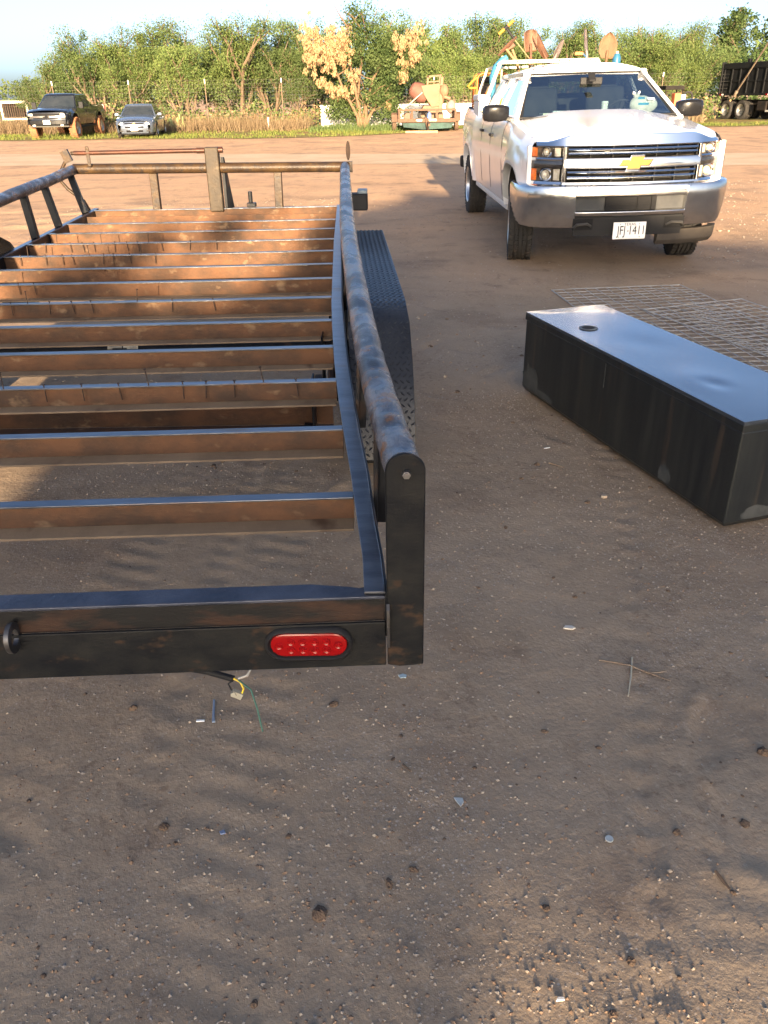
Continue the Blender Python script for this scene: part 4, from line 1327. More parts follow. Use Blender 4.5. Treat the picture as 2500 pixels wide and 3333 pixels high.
# cab: roof, pillars, glass
WB, WT = 0.46, 1.25          # windshield foot and head, y
def cab_x(z):                # half width of the glasshouse by height
    return 0.895 - 0.24 * max(0.0, (z - 1.34)) / 0.46
RZ = 1.80
roof = MB()
def roof_f(u, v):
    x = (u * 2 - 1)
    y = WT - 0.02 + (2.90 - WT + 0.02) * v
    hw = 0.69 - 0.01 * abs(v - 0.4)
    e = abs(x) ** 3
    z = 1.775 + 0.115 * (1 - e) * (0.55 + 0.45 * math.sin(math.pi * min(1, 0.12 + v * 0.88)) ** 0.5) - 0.03 * max(0, (v - 0.9) / 0.1)
    return (x * hw, y, z)
roof.grid(roof_f, 18, 14)
roof.grid(lambda u, v: (roof_f(u, v)[0] * 0.99, roof_f(u, v)[1], 1.755), 2, 2)
roof.loft([[(-0.69, WT - 0.02, 1.755), (-0.69, WT - 0.02, 1.79), (-0.69, 2.90, 1.79), (-0.69, 2.90, 1.755)], [(-0.66, WT - 0.02, 1.755), (-0.66, WT - 0.02, 1.79), (-0.66, 2.90, 1.79), (-0.66, 2.90, 1.755)]])
roof.loft([[(0.69, WT - 0.02, 1.755), (0.69, WT - 0.02, 1.79), (0.69, 2.90, 1.79), (0.69, 2.90, 1.755)], [(0.66, WT - 0.02, 1.755), (0.66, WT - 0.02, 1.79), (0.66, 2.90, 1.79), (0.66, 2.90, 1.755)]])
roof.build('roof', white, TK, smooth=50)
MB().grid(lambda u, v: (lambda a, b: (a[0] + (b[0] - a[0]) * v, a[1] + (b[1] - a[1]) * v - 0.012 * math.sin(math.pi * v), a[2] + (b[2] - a[2]) * v))((0.68 * (u * 2 - 1), WT + 0.10 * (u * 2 - 1) ** 2 * 0.6 - 0.052, 1.772), roof_f(u, 0.0)), 18, 3).build('roof_header', white, TK, smooth=60)
def quadbar(mb, a0, a1, b0, b1, th):
    """slab between edge a (a0 low, a1 high) and edge b, thickened inward"""
    loops = []
    for lo, hi in ((a0, a1), (b0, b1)):
        n = Vector((-1 if lo[0] > 0 else 1, 0, 0)) * th
        loops.append([Vector(lo), Vector(hi), Vector(hi) + n, Vector(lo) + n])
    mb.loft(loops)
for s in (-1, 1):
    pil = MB()
    def P(z, y):
        return (s * cab_x(z), y, z)
    quadbar(pil, P(1.335, WB + 0.02), P(1.80, WT - 0.02), P(1.335, WB + 0.24), P(1.80, WT + 0.11), 0.05)      # A
    quadbar(pil, P(1.335, 1.72), P(1.80, 1.80), P(1.335, 1.83), P(1.80, 1.89), 0.05)      # B
    quadbar(pil, P(1.335, 2.66), P(1.80, 2.58), P(1.335, 3.00), P(1.80, 2.88), 0.05)      # C
    quadbar(pil, P(1.735, WT - 0.1), P(1.80, WT - 0.1), P(1.735, 2.8), P(1.80, 2.8), 0.05)      # roof rail
    quadbar(pil, P(1.33, WB + 0.1), P(1.375, WB + 0.1), P(1.33, 2.9), P(1.375, 2.9), 0.05)      # sill
    quadbar(pil, (s * 0.905, WB, 1.30), P(1.345, WB), (s * 0.905, 3.0, 1.33), P(1.345, 3.0), 0.05)
    pil.build('cab_pillars', white, TK, smooth=30, bevel=0.008)
MB().bx(-0.84, 0.84, 2.95, 3.0, 0.9, 1.40).bx(-0.68, 0.68, 2.86, 2.90, 1.70, 1.79).build('cab_rear_wall', white, TK)
MB().add([(-0.83, 2.99, 1.40), (0.83, 2.99, 1.40), (0.67, 2.90, 1.71), (-0.67, 2.90, 1.71)], [(0, 1, 2, 3)]).build('rear_window', side_glass, TK)
def wsf(u, v):
    x = u * 2 - 1
    z = 1.335 + 0.445 * v
    hw = 0.855 - (0.855 - 0.655) * v
    y = WB + (WT - WB) * v + 0.10 * abs(x) ** 2 * (1 - 0.4 * v) - 0.05
    return (x * hw, y, z)
MB().grid(wsf, 16, 8).build('windshield', ws_glass, TK, smooth=80, solid=0.0)
# black border round the windshield
q = MB()
def band(u0, u1, v0, v1, nu, nv):
    q.grid(lambda a, b: (lambda p: (p[0], p[1] - 0.004, p[2] + 0.002))(wsf(u0 + (u1 - u0) * a, v0 + (v1 - v0) * b)), nu, nv)
band(0, 0.028, 0, 1, 1, 8)
band(0.972, 1, 0, 1, 1, 8)
band(0.028, 0.972, 0, 0.06, 16, 1)
band(0.028, 0.972, 0.965, 1, 16, 1)
q.build('windshield_border', blackplastic, TK, smooth=60)
for s in (-1, 1):
    for y0, y1, t0, t1 in ((0.80, 1.72, 1.46, 1.80), (1.83, 2.66, 1.89, 2.58)):
        X = lambda z: s * (cab_x(z) - 0.025)
        if y0 < 1:
            poly = [(X(1.375), 0.80, 1.375), (X(1.375), y1, 1.375), (X(1.735), t1, 1.735), (X(1.735), 1.34, 1.735)]
        else:
            poly = [(X(1.375), y0, 1.375), (X(1.375), y1, 1.375), (X(1.735), t1, 1.735), (X(1.735), t0, 1.735)]
        MB().add(poly, [(0, 1, 2, 3)]).build('side_window', side_glass, TK)
    # door seams, handles
    q = MB()
    for y in (0.83, 1.77, 2.62):
        pts = [(s * (side_x(y, z) + 0.0015), y, z) for z in np.linspace(0.56, 1.33, 9)]
        for a, b in zip(pts[:-1], pts[1:]):
            q.bar(a, b, 0.007, 0.003, (0, 1, 0))
    q.build('door_seam', dark, TK)
    for y, z in ((1.62, 1.155), (2.50, 1.175)):
        q = MB()
        x = s * (side_x(y, z))
        q.box((x + s * 0.022, y, z), (0.022, 0.20, 0.032)).box((x + s * 0.008, y - 0.08, z), (0.03, 0.03, 0.03)).box((x + s * 0.008, y + 0.08, z), (0.03, 0.03, 0.03))
        q.build('door_handle', blackplastic, TK, bevel=0.008)
    # mirrors
    q = MB()
    sec = []
    for k, (dx, sc, dy) in enumerate(((0.0, 0.72, 0.02), (0.05, 0.9, 0.0), (0.13, 1.0, -0.005), (0.22, 0.96, 0.0), (0.265, 0.82, 0.015), (0.28, 0.55, 0.03))):
        x = s * (0.915 + dx)
        sec.append([(x, 0.74 + dy + 0.075 * sc * a, 1.405 + (0.085 if b > 0 else 0.09) * sc * b) for a, b in ((-1, -0.6), (-0.75, -0.95), (0.6, -1), (0.9, -0.8), (0.9, 0.8), (0.5, 1), (-0.6, 0.95), (-0.95, 0.65))])
    q.loft(sec)
    q.bar((s * 0.86, 0.75, 1.335), (s * 0.97, 0.75, 1.35), 0.10, 0.045, (0, 1, 0))
    MR = q.build('mirror', black_gloss, TK, smooth=40, bevel=0.006)
    # wheel arch liners and lips
    for c in WH:
        pts = []
        q = MB()
        for y in np.linspace(c - ARCH_R * 0.995, c + ARCH_R * 0.995, 33):
            z = low_z(y)
            pts.append((y, z))
        q.loft([[(s * (side_x(y, z) + 0.004), y, z - 0.002), (s * (side_x(y, z) + 0.004), y, z + 0.028), (s * (side_x(y, z) - 0.06), y, z + 0.0), (s * (side_x(y, z) - 0.06), y, z - 0.012)] for y, z in pts])
        q.build('arch_lip', white if c else M('wheel_lip_trim', (0.42, 0.42, 0.40), rough=0.5), TK, smooth=50)
        q = MB()
        q.loft([[(s * 0.58, y, z - 0.005), (s * 0.93, y, z - 0.005)] for y, z in pts], closed=False, caps=False)
        q.add([(s * 0.60, c - 0.5, 0.4), (s * 0.60, c + 0.5, 0.4), (s * 0.60, c + 0.5, 1.0), (s * 0.60, c - 0.5, 1.0)], [(0, 1, 2, 3)])
        q.build('wheel_well', dark, TK, fix=False)
    MB().bx(s * 0.93, s * 0.80, 0.56, 3.35, 0.43, 0.50).build('rocker_panel', M('dusty_white_sill', (0.55, 0.53, 0.49), rough=0.5), TK, bevel=0.02)
    MB().bx(s * 0.90, s * 0.66, 3.30, 3.33, 0.34, 0.62).build('mud_flap', blackplastic, TK)
    # wheels
    for c in WH:
        q = tire_mb(0.395, 0.245, True, 64)
        # sipes and shoulder lugs: alternate notches along the tread
        q.v = [(a + s * 0.865, b + c, d + 0.395) for a, b, d in q.v]
        V0 = len(q.v)
        WL = q.build('tire', rubber, TK, smooth=30)
        q = MB()
        for k in range(44):
            t = 2 * math.pi * k / 44
            rot = Matrix.Rotation(t, 3, 'X')
            for ax, w in ((-0.098, 0.040), (0.098, 0.040), (-0.042, 0.030), (0.042, 0.030)):
                pc_ = rot @ Vector((0, 0, 0.3945))
                q.box((ax + s * 0.865, pc_.y + c, pc_.z + 0.395), (w, 0.040, 0.008), rot @ Matrix.Rotation(0.25 if ax > 0 else -0.25, 3, 'Z'))
        q.build('tread_block', rubber, WL, kind='stuff')
        q = MB().lathe([(0.0, 0.055), (0.05, 0.06), (0.075, 0.045), (0.09, 0.02), (0.14, 0.0), (0.20, 0.035), (0.225, 0.09), (0.245, 0.10)], 32, (0, 0, 0), 'x')
        for k in range(8):
            t = 2 * math.pi * k / 8
            q.box((0.035, 0.145 * math.cos(t), 0.145 * math.sin(t)), (0.03, 0.05, 0.13), Matrix.Rotation(t - math.pi / 2, 3, 'X'))
        q.v = [(s * (0.865 + 0.02 + a), b + c, d + 0.395) for a, b, d in q.v]
        q.build('rim', M('alloy_rim', (0.55, 0.55, 0.55), rough=0.3, metal=0.9), WL, smooth=35)
        if c == 0.0:      # steered towards the photographer
            a_ = R(-8)
            WL.rotation_euler = (0, 0, a_)
            WL.location = Vector((s * 0.865, 0, 0)) - Matrix.Rotation(a_, 3, 'Z') @ Vector((s * 0.865, 0, 0))

# ---- front end
def strip(x0, x1, prof, n=14, base=-0.93):
    """profile (dy forward-negative, z or z(x)) following the nose's plan curve"""
    q = MB()
    L = []
    for k in range(n + 1):
        x = x0 + (x1 - x0) * k / n
        y = plan_y(x, base)
        L.append([(x, y + dy, z(x) if callable(z) else z) for dy, z in prof])
    q.loft(L)
    return q
dk = M('grille_black', (0.008, 0.008, 0.009), rough=0.6, spec=0.1)
strip(-0.90, 0.90, [(0.16, 0.66), (0.16, 1.19), (0.20, 1.19), (0.20, 0.66)], 18).build('nose_backing', dk, TK)
topz = lambda x: 1.150 + 0.0 * x
hz_ = lambda x: 1.232 - 0.055 * min(1.0, max(0.0, (abs(x) - 0.58) / 0.18))
q = strip(-0.862, 0.862, [(-0.012, 1.140), (-0.016, 1.150), (0.004, hz_), (0.04, lambda x: hz_(x) + 0.006), (0.06, 1.145)], 40)
q.build('grille_top_trim', chrome, TK, smooth=30)
q = strip(-0.635, 0.635, [(-0.030, 0.955), (-0.036, 0.962), (-0.036, 1.030), (-0.030, 1.042), (0.02, 1.042), (0.02, 0.955)], 24)
q.build('grille_bar', chromed, TK, smooth=30)
q = strip(-0.64, 0.64, [(-0.038, 0.800), (-0.050, 0.812), (-0.044, 0.836), (-0.02, 0.842), (0.03, 0.842), (0.03, 0.795)], 24)
q.build('grille_bottom_trim', chromed, TK, smooth=30)
for s in (-1, 1):
    strip(s * 0.645, s * 0.615, [(-0.035, 0.80), (-0.035, 1.145), (0.03, 1.145), (0.03, 0.80)], 2).build('grille_side_trim', chromed, TK, bevel=0.006)
for z0, z1 in ((1.048, 1.145), (0.842, 0.955)):
    for f in (0.33, 0.70):
        z = z0 + (z1 - z0) * f
        strip(-0.60, 0.60, [(-0.024, z - 0.011), (-0.034, z - 0.002), (-0.024, z + 0.011), (0.0, z + 0.009), (0.0, z - 0.009)], 20).build('grille_slat', chrome, TK, smooth=40)
    q = MB()
    for k in range(7):
        x = -0.60 + 0.2 * k
        y = plan_y(x)
        q.bx(x - 0.004, x + 0.004, y - 0.008, y + 0.10, z0, z1)
    for k in range(3):
        z = z0 + (z1 - z0) * (k + 0.25) / 2.5
        p = strip(-0.6, 0.6, [(0.05, z - 0.003), (0.05, z + 0.003), (0.09, z + 0.003), (0.09, z - 0.003)], 12)
        q.add(p.v, p.f)
    q.build('grille_fins', M('grille_grey', (0.022, 0.021, 0.019), rough=0.6, spec=0.1), TK)
# bow tie emblem
def bowtie(sx, sz, sk=0.022):
    P = [(-0.060, 0.055), (0.060, 0.055), (0.060, 0.024), (0.150, 0.024), (0.150 - 0.018, -0.024), (0.060, -0.024), (0.060, -0.055), (-0.060, -0.055), (-0.060, -0.024), (-0.150, -0.024), (-0.150 + 0.018, 0.024), (-0.060, 0.024)]
    return [(x * sx + z * 0.35, z * sz) for x, z in P]
y0 = plan_y(0) - 0.045
EM = MB().prism(bowtie(1.08, 1.20), (0, y0, 1.000), (1, 0, 0), (0, 0, 1), (0, 0.02, 0)).build('emblem_rim', chrome, TK, bevel=0.004)
MB().prism(bowtie(0.98, 0.90), (0, y0 - 0.006, 1.000), (1, 0, 0), (0, 0, 1), (0, 0.01, 0)).build('emblem', gold, EM, bevel=0.003)
# headlamps
for s in (-1, 1):
    HLP = MB()
    for z0, z1 in ((1.050, 1.138), (0.842, 0.955)):
        p = strip(s * 0.65, s * 0.895, [(0.07, z0), (0.07, z1), (0.10, z1), (0.10, z0)], 6)
        HLP.add(p.v, p.f)
    HL = HLP.build('headlight', M('lamp_bucket', (0.30, 0.28, 0.25), (0.10, 0.09, 0.08), scale=18, rough=0.25, metal=0.5), TK)
    for z0, z1 in ((1.050, 1.138), (0.842, 0.955)):
        zc, r = (z0 + z1) / 2, (z1 - z0) / 2
        xc = s * 0.772
        yc = plan_y(xc) + 0.055
        MB().lathe([(r * 1.05, 0.02), (r * 1.02, -0.035), (r * 0.86, -0.03), (r * 0.70, 0.0), (r * 0.66, -0.01)], 24, (xc, yc, zc), 'y').build('lamp_ring', chrome, HL, smooth=40)
        MB().ell((xc, yc - 0.004, zc), (r * 0.68, 0.034, r * 0.68), 16, 10).build('projector_lens', sunlit_lampm, HL, smooth=60)
        p = strip(s * 0.655, s * 0.705, [(0.03, z0 + 0.008), (0.03, z1 - 0.008), (0.06, z1 - 0.008), (0.06, z0 + 0.008)], 3)
        p.build('lamp_reflector', sunlit_lampm, HL, smooth=30)
        p = strip(s * 0.848, s * 0.895, [(0.012, z0 + 0.006), (0.012, z1 - 0.006), (0.07, z1 - 0.006), (0.07, z0 + 0.006)], 4)
        p.build('turn_signal', amber, HL, smooth=30)
        p = MB().grid(lambda u, v: (s * (0.647 + 0.250 * u), plan_y(0.647 + 0.250 * u) - 0.006, z0 + (z1 - z0) * v), 8, 1)
        p.build('lamp_cover', lamp_glass, HL, smooth=60)
    for z0, z1, nm, mt in ((1.022, 1.048, 'lamp_trim', chrome), (0.958, 1.020, 'lamp_band', M('smoked_chrome', (0.10, 0.095, 0.09), (0.16, 0.15, 0.14), scale=20, rough=0.25, metal=0.9)), (0.795, 0.840, 'lamp_trim', chrome)):
        strip(s * 0.648, s * 0.900, [(-0.008, z0), (-0.016, (z0 + z1) / 2), (-0.004, z1), (0.05, z1), (0.05, z0)], 8).build(nm, mt, TK, smooth=30)
    MB().loft([[(s * 0.893, -0.628, z), (s * 0.9385, -0.653, z), (s * 0.9385, -0.60, z), (s * 0.893, -0.57, z)] for z in (0.79, 1.15)]).build('fender_corner', white, TK, bevel=0.004)
# bumper: chrome ends and two centre bars round the air opening
BP = [(-1.03, -0.28), (-1.035, -0.48), (-1.015, -0.64), (-0.95, -0.78), (-0.84, -0.87), (-0.70, -0.93), (-0.52, -0.972), (-0.3, -0.995), (0, -1.005)]
BP = BP + [(-x, y) for x, y in BP[-2::-1]]
def full(o=0.0):
    return [(o - 0.12, 0.818), (o - 0.03, 0.820), (o - 0.006, 0.808), (o + 0.004, 0.785), (o + 0.002, 0.70), (o - 0.008, 0.58), (o - 0.030, 0.47), (o - 0.05, 0.435), (o - 0.10, 0.43), (o - 0.12, 0.60)]
iL = 7
q = MB()
q.sweep(BP[:iL], full())
q.sweep(BP[-iL:], full())
q.sweep(BP[iL - 1:-iL + 1], [(-0.12, 0.818), (-0.03, 0.820), (-0.006, 0.808), (0.004, 0.785), (0.003, 0.720), (-0.010, 0.712), (-0.10, 0.712)])
q.sweep(BP[iL - 1:-iL + 1], [(-0.10, 0.588), (-0.012, 0.588), (0.003, 0.580), (0.000, 0.560), (-0.012, 0.542), (-0.10, 0.540)])
q.build('front_bumper', chromed, TK, smooth=32, bevel=0.004)
q = MB().sweep(BP[6:-6], [(-0.055, 0.59), (-0.055, 0.715), (-0.075, 0.715), (-0.075, 0.59)])
q.build('bumper_insert', M('grey_air_insert', (0.030, 0.032, 0.034), (0.045, 0.045, 0.045), scale=8, rough=0.6), TK)
MB().bx(-0.24, 0.22, -0.965, -0.92, 0.595, 0.71).bx(-0.20, 0.17, -0.97, -0.965, 0.635, 0.64).bx(0.06, 0.064, -0.975, -0.965, 0.595, 0.71).bx(0.19, 0.235, -0.98, -0.93, 0.592, 0.712).build('radiator_duct', dk, TK)
q = MB().sweep(BP[6:-6], [(-0.05, 0.36), (-0.045, 0.40), (-0.035, 0.535), (-0.08, 0.535), (-0.08, 0.36)])
q.build('valance', blackplastic, TK, smooth=30)
for s in (-1, 1):
    q = MB()
    q.tube([(s * 0.52, -0.955, 0.44), (s * 0.50, -0.985, 0.47), (s * 0.40, -0.985, 0.475), (s * 0.36, -0.955, 0.45)], 0.014, 8)
    q.build('tow_hook', M('dark_steel', (0.06, 0.058, 0.055), rough=0.5, metal=0.5), TK, smooth=40)
    MB().bx(s * 0.53, s * 0.34, -0.955, -0.945, 0.42, 0.52).build('tow_hook_pocket', dk, TK)
MB().sweep(BP[-8:-2], [(-0.09, 0.26), (-0.06, 0.30), (-0.05, 0.40), (-0.12, 0.40), (-0.12, 0.28)]).build('air_dam', M('dusty_dam', (0.035, 0.03, 0.026), (0.06, 0.05, 0.04), scale=5, rough=0.7), TK, smooth=30)
# licence plate
LP = MB().bx(-0.155, 0.155, -1.012, -1.006, 0.335, 0.487).build('license_plate', M('plate_white', (0.74, 0.73, 0.70), rough=0.4), TK, bevel=0.004)
ink = M('plate_ink', (0.015, 0.015, 0.018), rough=0.5)
rot = Matrix.Rotation(R(90), 3, 'X').to_quaternion()
text_mesh('plate_number', 'JFJ', 0.115, ink, LP, (-0.076, -1.0135, 0.375), rot, 0.0008, 0.72)
text_mesh('plate_number', '1411', 0.115, ink, LP, (0.070, -1.0135, 0.375), rot, 0.0008, 0.72)
text_mesh('plate_state', 'TEXAS', 0.034, ink, LP, (0, -1.0135, 0.457), rot, 0.0008, 1.1)
MB().prism([(0.009 * (1 if k % 2 == 0 else 0.45) * math.sin(k * math.pi / 5), 0.009 * (1 if k % 2 == 0 else 0.45) * math.cos(k * math.pi / 5)) for k in range(10)], (-0.014, -1.0145, 0.407), (1, 0, 0), (0, 0, 1), (0, 0.002, 0)).build('plate_star', ink, LP)
for a, b in ((-0.09, 0.470), (0.09, 0.470), (-0.10, 0.352), (0.10, 0.352)):
    MB().cyl((a, -1.012, b), (a, -1.015, b), 0.005, n=8).build('plate_bolt', M('bolt_steel', (0.2, 0.2, 0.21)), LP)
# wipers, inside mirror
for x0, x1, z0, z1 in ((-0.80, -0.55, 1.340, 1.365), (0.27, -0.12, 1.352, 1.366)):
    q = MB().bar((x0, 0.385 + 0.09 * abs(x0) ** 2, z0), (x1, 0.40 + 0.09 * x1 * x1, z1), 0.02, 0.016)
    q.build('wiper', blackplastic, TK)
MB().box((0.0, 0.90, 1.725), (0.075, 0.02, 0.12), Matrix.Rotation(R(-50), 3, 'X')).box((0.02, 1.0, 1.69), (0.24, 0.03, 0.07)).build('rearview_mirror', blackplastic, TK, bevel=0.008)
MB().box((0.62, 0.735, 1.50), (0.075, 0.001, 0.045), Matrix.Rotation(R(-60), 3, 'X')).build('registration_sticker', M('sticker_blue_white', (0.45, 0.55, 0.62), rough=0.5), TK)
# interior
q = MB()
q.loft([[(x, y, z) for y, z in ((0.62, 1.30), (0.62, 1.345), (0.85, 1.36), (1.0, 1.33), (1.02, 1.1), (0.62, 1.1))] for x in (-0.80, 0.80)])
q.build('dashboard', interior, TK, bevel=0.02)
MB().bx(-0.8, 0.8, 0.6, 2.95, 0.94, 0.97).build('cab_floor', interior, TK)
MB().bx(-0.63, 0.63, WT + 0.05, 2.85, 1.748, 1.754).build('headliner', M('headliner', (0.30, 0.29, 0.27), rough=0.9), TK)
for x in (-0.40, 0.40):
    S_ = MB().bx(x - 0.24, x + 0.24, 1.25, 1.75, 0.98, 1.14).box((x, 1.80, 1.36), (0.46, 0.14, 0.56), Matrix.Rotation(R(-12), 3, 'X')).build('seat', seatm, TK, bevel=0.05, seg=3)
    MB().box((x, 1.87, 1.66), (0.26, 0.09, 0.16), Matrix.Rotation(R(-12), 3, 'X')).build('headrest', seatm, S_, bevel=0.03, seg=3)
MB().bx(-0.75, 0.75, 2.2, 2.6, 0.98, 1.13).box((0, 2.68, 1.32), (1.45, 0.14, 0.5)).build('rear_bench', seatm, TK, bevel=0.04)
q = MB().lathe([(0.185 + 0.014 * math.cos(t), 0.014 * math.sin(t)) for t in np.linspace(0, 2 * math.pi, 8, endpoint=False)], 28, (0, 0, 0), 'z', closed=True)
q.bar((-0.18, 0, 0), (0.18, 0, 0), 0.05, 0.02).bar((0, 0, 0), (0, -0.18, 0), 0.05, 0.02).cyl((0, 0, -0.05), (0, 0, 0.01), 0.06)
rm = Matrix.Rotation(R(-62), 3, 'X')
q.v = [tuple(rm @ Vector(p) + Vector((0.40, 1.12, 1.33))) for p in q.v]
q.build('steering_wheel', interior, TK, smooth=50)
# tail: rear bumper end that shows past the wheel
MB().bx(-0.98, 0.98, 4.97, 5.12, 0.55, 0.72).build('rear_bumper', blackplastic, TK, bevel=0.03)
text_mesh('fender_badge', '2500HD', 0.055, M('badge_grey', (0.25, 0.25, 0.25), rough=0.4, metal=0.6), TK, (-(side_x(0.62, 0.80) + 0.004), 0.62, 0.80), (Matrix.Rotation(R(-90), 3, 'Z') @ Matrix.Rotation(R(90), 3, 'X')).to_quaternion(), 0.003)
# rack over the bed head
rackm = M('rack_white_paint', (0.72, 0.66, 0.52), (0.62, 0.55, 0.42), scale=6, rough=0.5)
q = MB()
q.prism([(-0.75, 0), (0.57, 0.0), (0.57, 0.04), (-0.69, 0.042)], (0, 2.90, 1.925), (1, 0, 0), (0, 0, 1), (0, 0.05, 0))
q.bar((-0.70, 2.93, 1.945), (-0.90, 3.12, 1.38), 0.035, 0.035).bar((0.56, 2.93, 1.945), (0.88, 3.12, 1.40), 0.035, 0.035)
q.bar((-0.72, 2.95, 1.90), (-0.72, 3.9, 1.90), 0.03, 0.03).bar((-0.74, 3.9, 1.90), (-0.90, 4.0, 1.40), 0.03, 0.03)
q.bar((-0.72, 3.9, 1.90), (0.58, 3.9, 1.92), 0.03, 0.03)
RK = q.build('ladder_rack', rackm, TK, bevel=0.004)
rv = None
for k in range(9):
    x = -0.62 + 0.135 * k
    o = MB().cyl((0, 0, 0), (0, -0.006, 0), 0.010, n=10).build('rack_hole', dark, RK) if rv is None else rv.copy()
    if rv is not None:
        COL.objects.link(o)
        o.parent = RK
    rv = o
    o.location = (x, 2.899, 1.946)
# ------------------------------------------------------------------ parked cars far across the yard
car_glass = M('dark_car_glass', (0.020, 0.026, 0.032), (0.035, 0.04, 0.045), scale=2, rough=0.06, spec=0.5)
plate_far = M('far_plate', (0.80, 0.76, 0.68), rough=0.5)
def car(root, P, paint):
    TZ, HWp, WHE = P['top'], P['hw'], P['wheels']
    y0, y1 = TZ[0][0], TZ[-1][0]
    Rr, AR, hubx = P['tire_r'], P['arch_r'], P['hub_x']
    AZ = P['arch_z']
    def lowz(y):
        z = P['sill'] if WHE[0] < y < WHE[1] else P['sill_end']
        for c in WHE:
            d = abs(y - c) / AR
            if d < 1:
                z = max(z, AZ + AR * math.sqrt(1 - d * d))
        return z
    def sx(y, z):
        hw, zt = lerp(HWp, y), lerp(TZ, y)
        t = (z - P['sill']) / (zt - P['sill'])
        x = hw - 0.05 * (1 - min(max(t, 0) * 1.6, 1)) ** 2 - P.get('tumble', 0.08) * max(0, (t - 0.65) / 0.35) ** 2
        for c in WHE:
            d = math.hypot((y - c) / (AR * 1.22), (z - AZ) / (AR * 1.22))
            if d < 1:
                x += P.get('flare', 0.02) * (1 - d ** 4)
        return x
    ys = np.unique(np.concatenate([np.linspace(y0, y1, 70)] + [np.linspace(c - AR, c + AR, 25) for c in WHE]))
    q = MB()
    for s in (-1, 1):
        q.loft([[(s * (sx(y, lowz(y)) - 0.1), y, lowz(y))] + [(s * sx(y, lowz(y) + (lerp(TZ, y) - lowz(y)) * k / 7), y, lowz(y) + (lerp(TZ, y) - lowz(y)) * k / 7) for k in range(8)] for y in ys], closed=False, caps=False)
    def deck(ya, yb, crown, bow=0.0):
        def fn(u, v):
            x = u * 2 - 1
            y = ya + (yb - ya) * v
            if v < 0.3:
                y += bow * x * x * (1 - v / 0.3)
            z = lerp(TZ, y)
            return (x * sx(y, z), y, z + crown * (1 - abs(x) ** 2.5))
        q.grid(fn, 14, 14)
    deck(y0, P['cowl'] + 0.1, P.get('crown', 0.05))
    if P.get('bed'):
        a, b = P['bed']
        q.bx(-0.8, 0.8, a, b, 0.86, 0.90).bx(-0.9, 0.9, b - 0.02, b + 0.04, P['sill'], lerp(TZ, b) - 0.01).bx(-0.86, 0.86, a, a + 0.03, P['sill'], lerp(TZ, a))
        for s in (-1, 1):
            q.loft([[(s * sx(y, lerp(TZ, y)), y, lerp(TZ, y)), (s * (sx(y, lerp(TZ, y)) - 0.09), y, lerp(TZ, y) + 0.01), (s * (sx(y, lerp(TZ, y)) - 0.09), y, 0.88)] for y in np.linspace(a, b, 6)], closed=False, caps=False)
    else:
        deck(P['deck'], y1, 0.03)
    # nose and tail closing panels
    zf = lerp(TZ, y0)
    nose = P['nose']      # (dy, z) profile of the front face, from bottom to the hood edge
    q.loft([[(x, y0 + dy + P['nose_bow'] * (abs(x) / 0.85) ** 2.2, z) for dy, z in nose] for x in np.linspace(-sx(y0, 0.7) , sx(y0, 0.7), 15)], closed=False, caps=False)
    q.grid(lambda u, v: ((u * 2 - 1) * sx(y1, 0.6), y1 + 0.02 * (1 - (u * 2 - 1) ** 2), P['sill_end'] + (lerp(TZ, y1) - P['sill_end']) * v), 4, 4)
    # glasshouse
    g = P['cab']
    base = [(-g['bw'], g['y0'], g['zb']), (g['bw'], g['y0'], g['zb']), (g['bw'], g['y1'], g['zb']), (-g['bw'], g['y1'], g['zb'])]
    def ring(t):
        yf, yr, hw, z = g['y0'] + (g['yt0'] - g['y0']) * t, g['y1'] + (g['yt1'] - g['y1']) * t, g['bw'] + (g['tw'] - g['bw']) * t, g['zb'] + (g['zt'] - g['zb']) * t
        pts = []
        for k in range(9):
            u = k / 4 - 1
            pts.append((hw * u, yf + 0.10 * u * u, z))
        for k in range(1, 6):
            pts.append((hw, yf + 0.10 + (yr - yf - 0.16) * k / 5, z))
        for k in range(9):
            u = 1 - k / 4
            pts.append((hw * u, yr - 0.06 * u * u, z))
        for k in range(1, 6):
            pts.append((-hw, yr - 0.06 - (yr - yf - 0.16) * k / 5, z))
        return pts
    L = [ring(t) for t in (0, 0.35, 0.7, 0.95)]
    top = [[(x * f, ((y - (g['yt0'] + g['yt1']) / 2) * f) + (g['yt0'] + g['yt1']) / 2, g['zt'] + dz) for x, y, z in ring(1.0)] for f, dz in ((0.97, 0.012), (0.88, 0.035), (0.6, 0.06), (0.05, 0.07))]
    q.loft(L + top)
    q.build('body', paint, root, smooth=40)
    MB().bx(-0.72, 0.72, y0 + 0.25, y1 - 0.1, P['sill'] - 0.06, P['sill'] + 0.2).build('underbody', dark, root)
    # windows, a few millimetres proud of the shell
    def shell(t, y, s, o=0.008):
        hw = g['bw'] + (g['tw'] - g['bw']) * t
        return (s * (hw + o), y, g['zb'] + (g['zt'] - g['zb']) * t)
    def ws(u, t, o, rear=False):
        hw = g['bw'] + (g['tw'] - g['bw']) * t
        z = g['zb'] + (g['zt'] - g['zb']) * t
        if rear:
            return (hw * u, g['y1'] + (g['yt1'] - g['y1']) * t - 0.06 * u * u + o, z)
        return (hw * u, g['y0'] + (g['yt0'] - g['y0']) * t + 0.10 * u * u - o, z)
    MB().grid(lambda a, b: ws(-0.93 + 1.86 * a, 0.06 + 0.84 * b, 0.012), 12, 3).build('windshield', car_glass, root, smooth=60)
    MB().grid(lambda a, b: ws(-0.88 + 1.76 * a, 0.10 + 0.78 * b, 0.012, True), 8, 3).build('rear_window', car_glass, root, smooth=60)
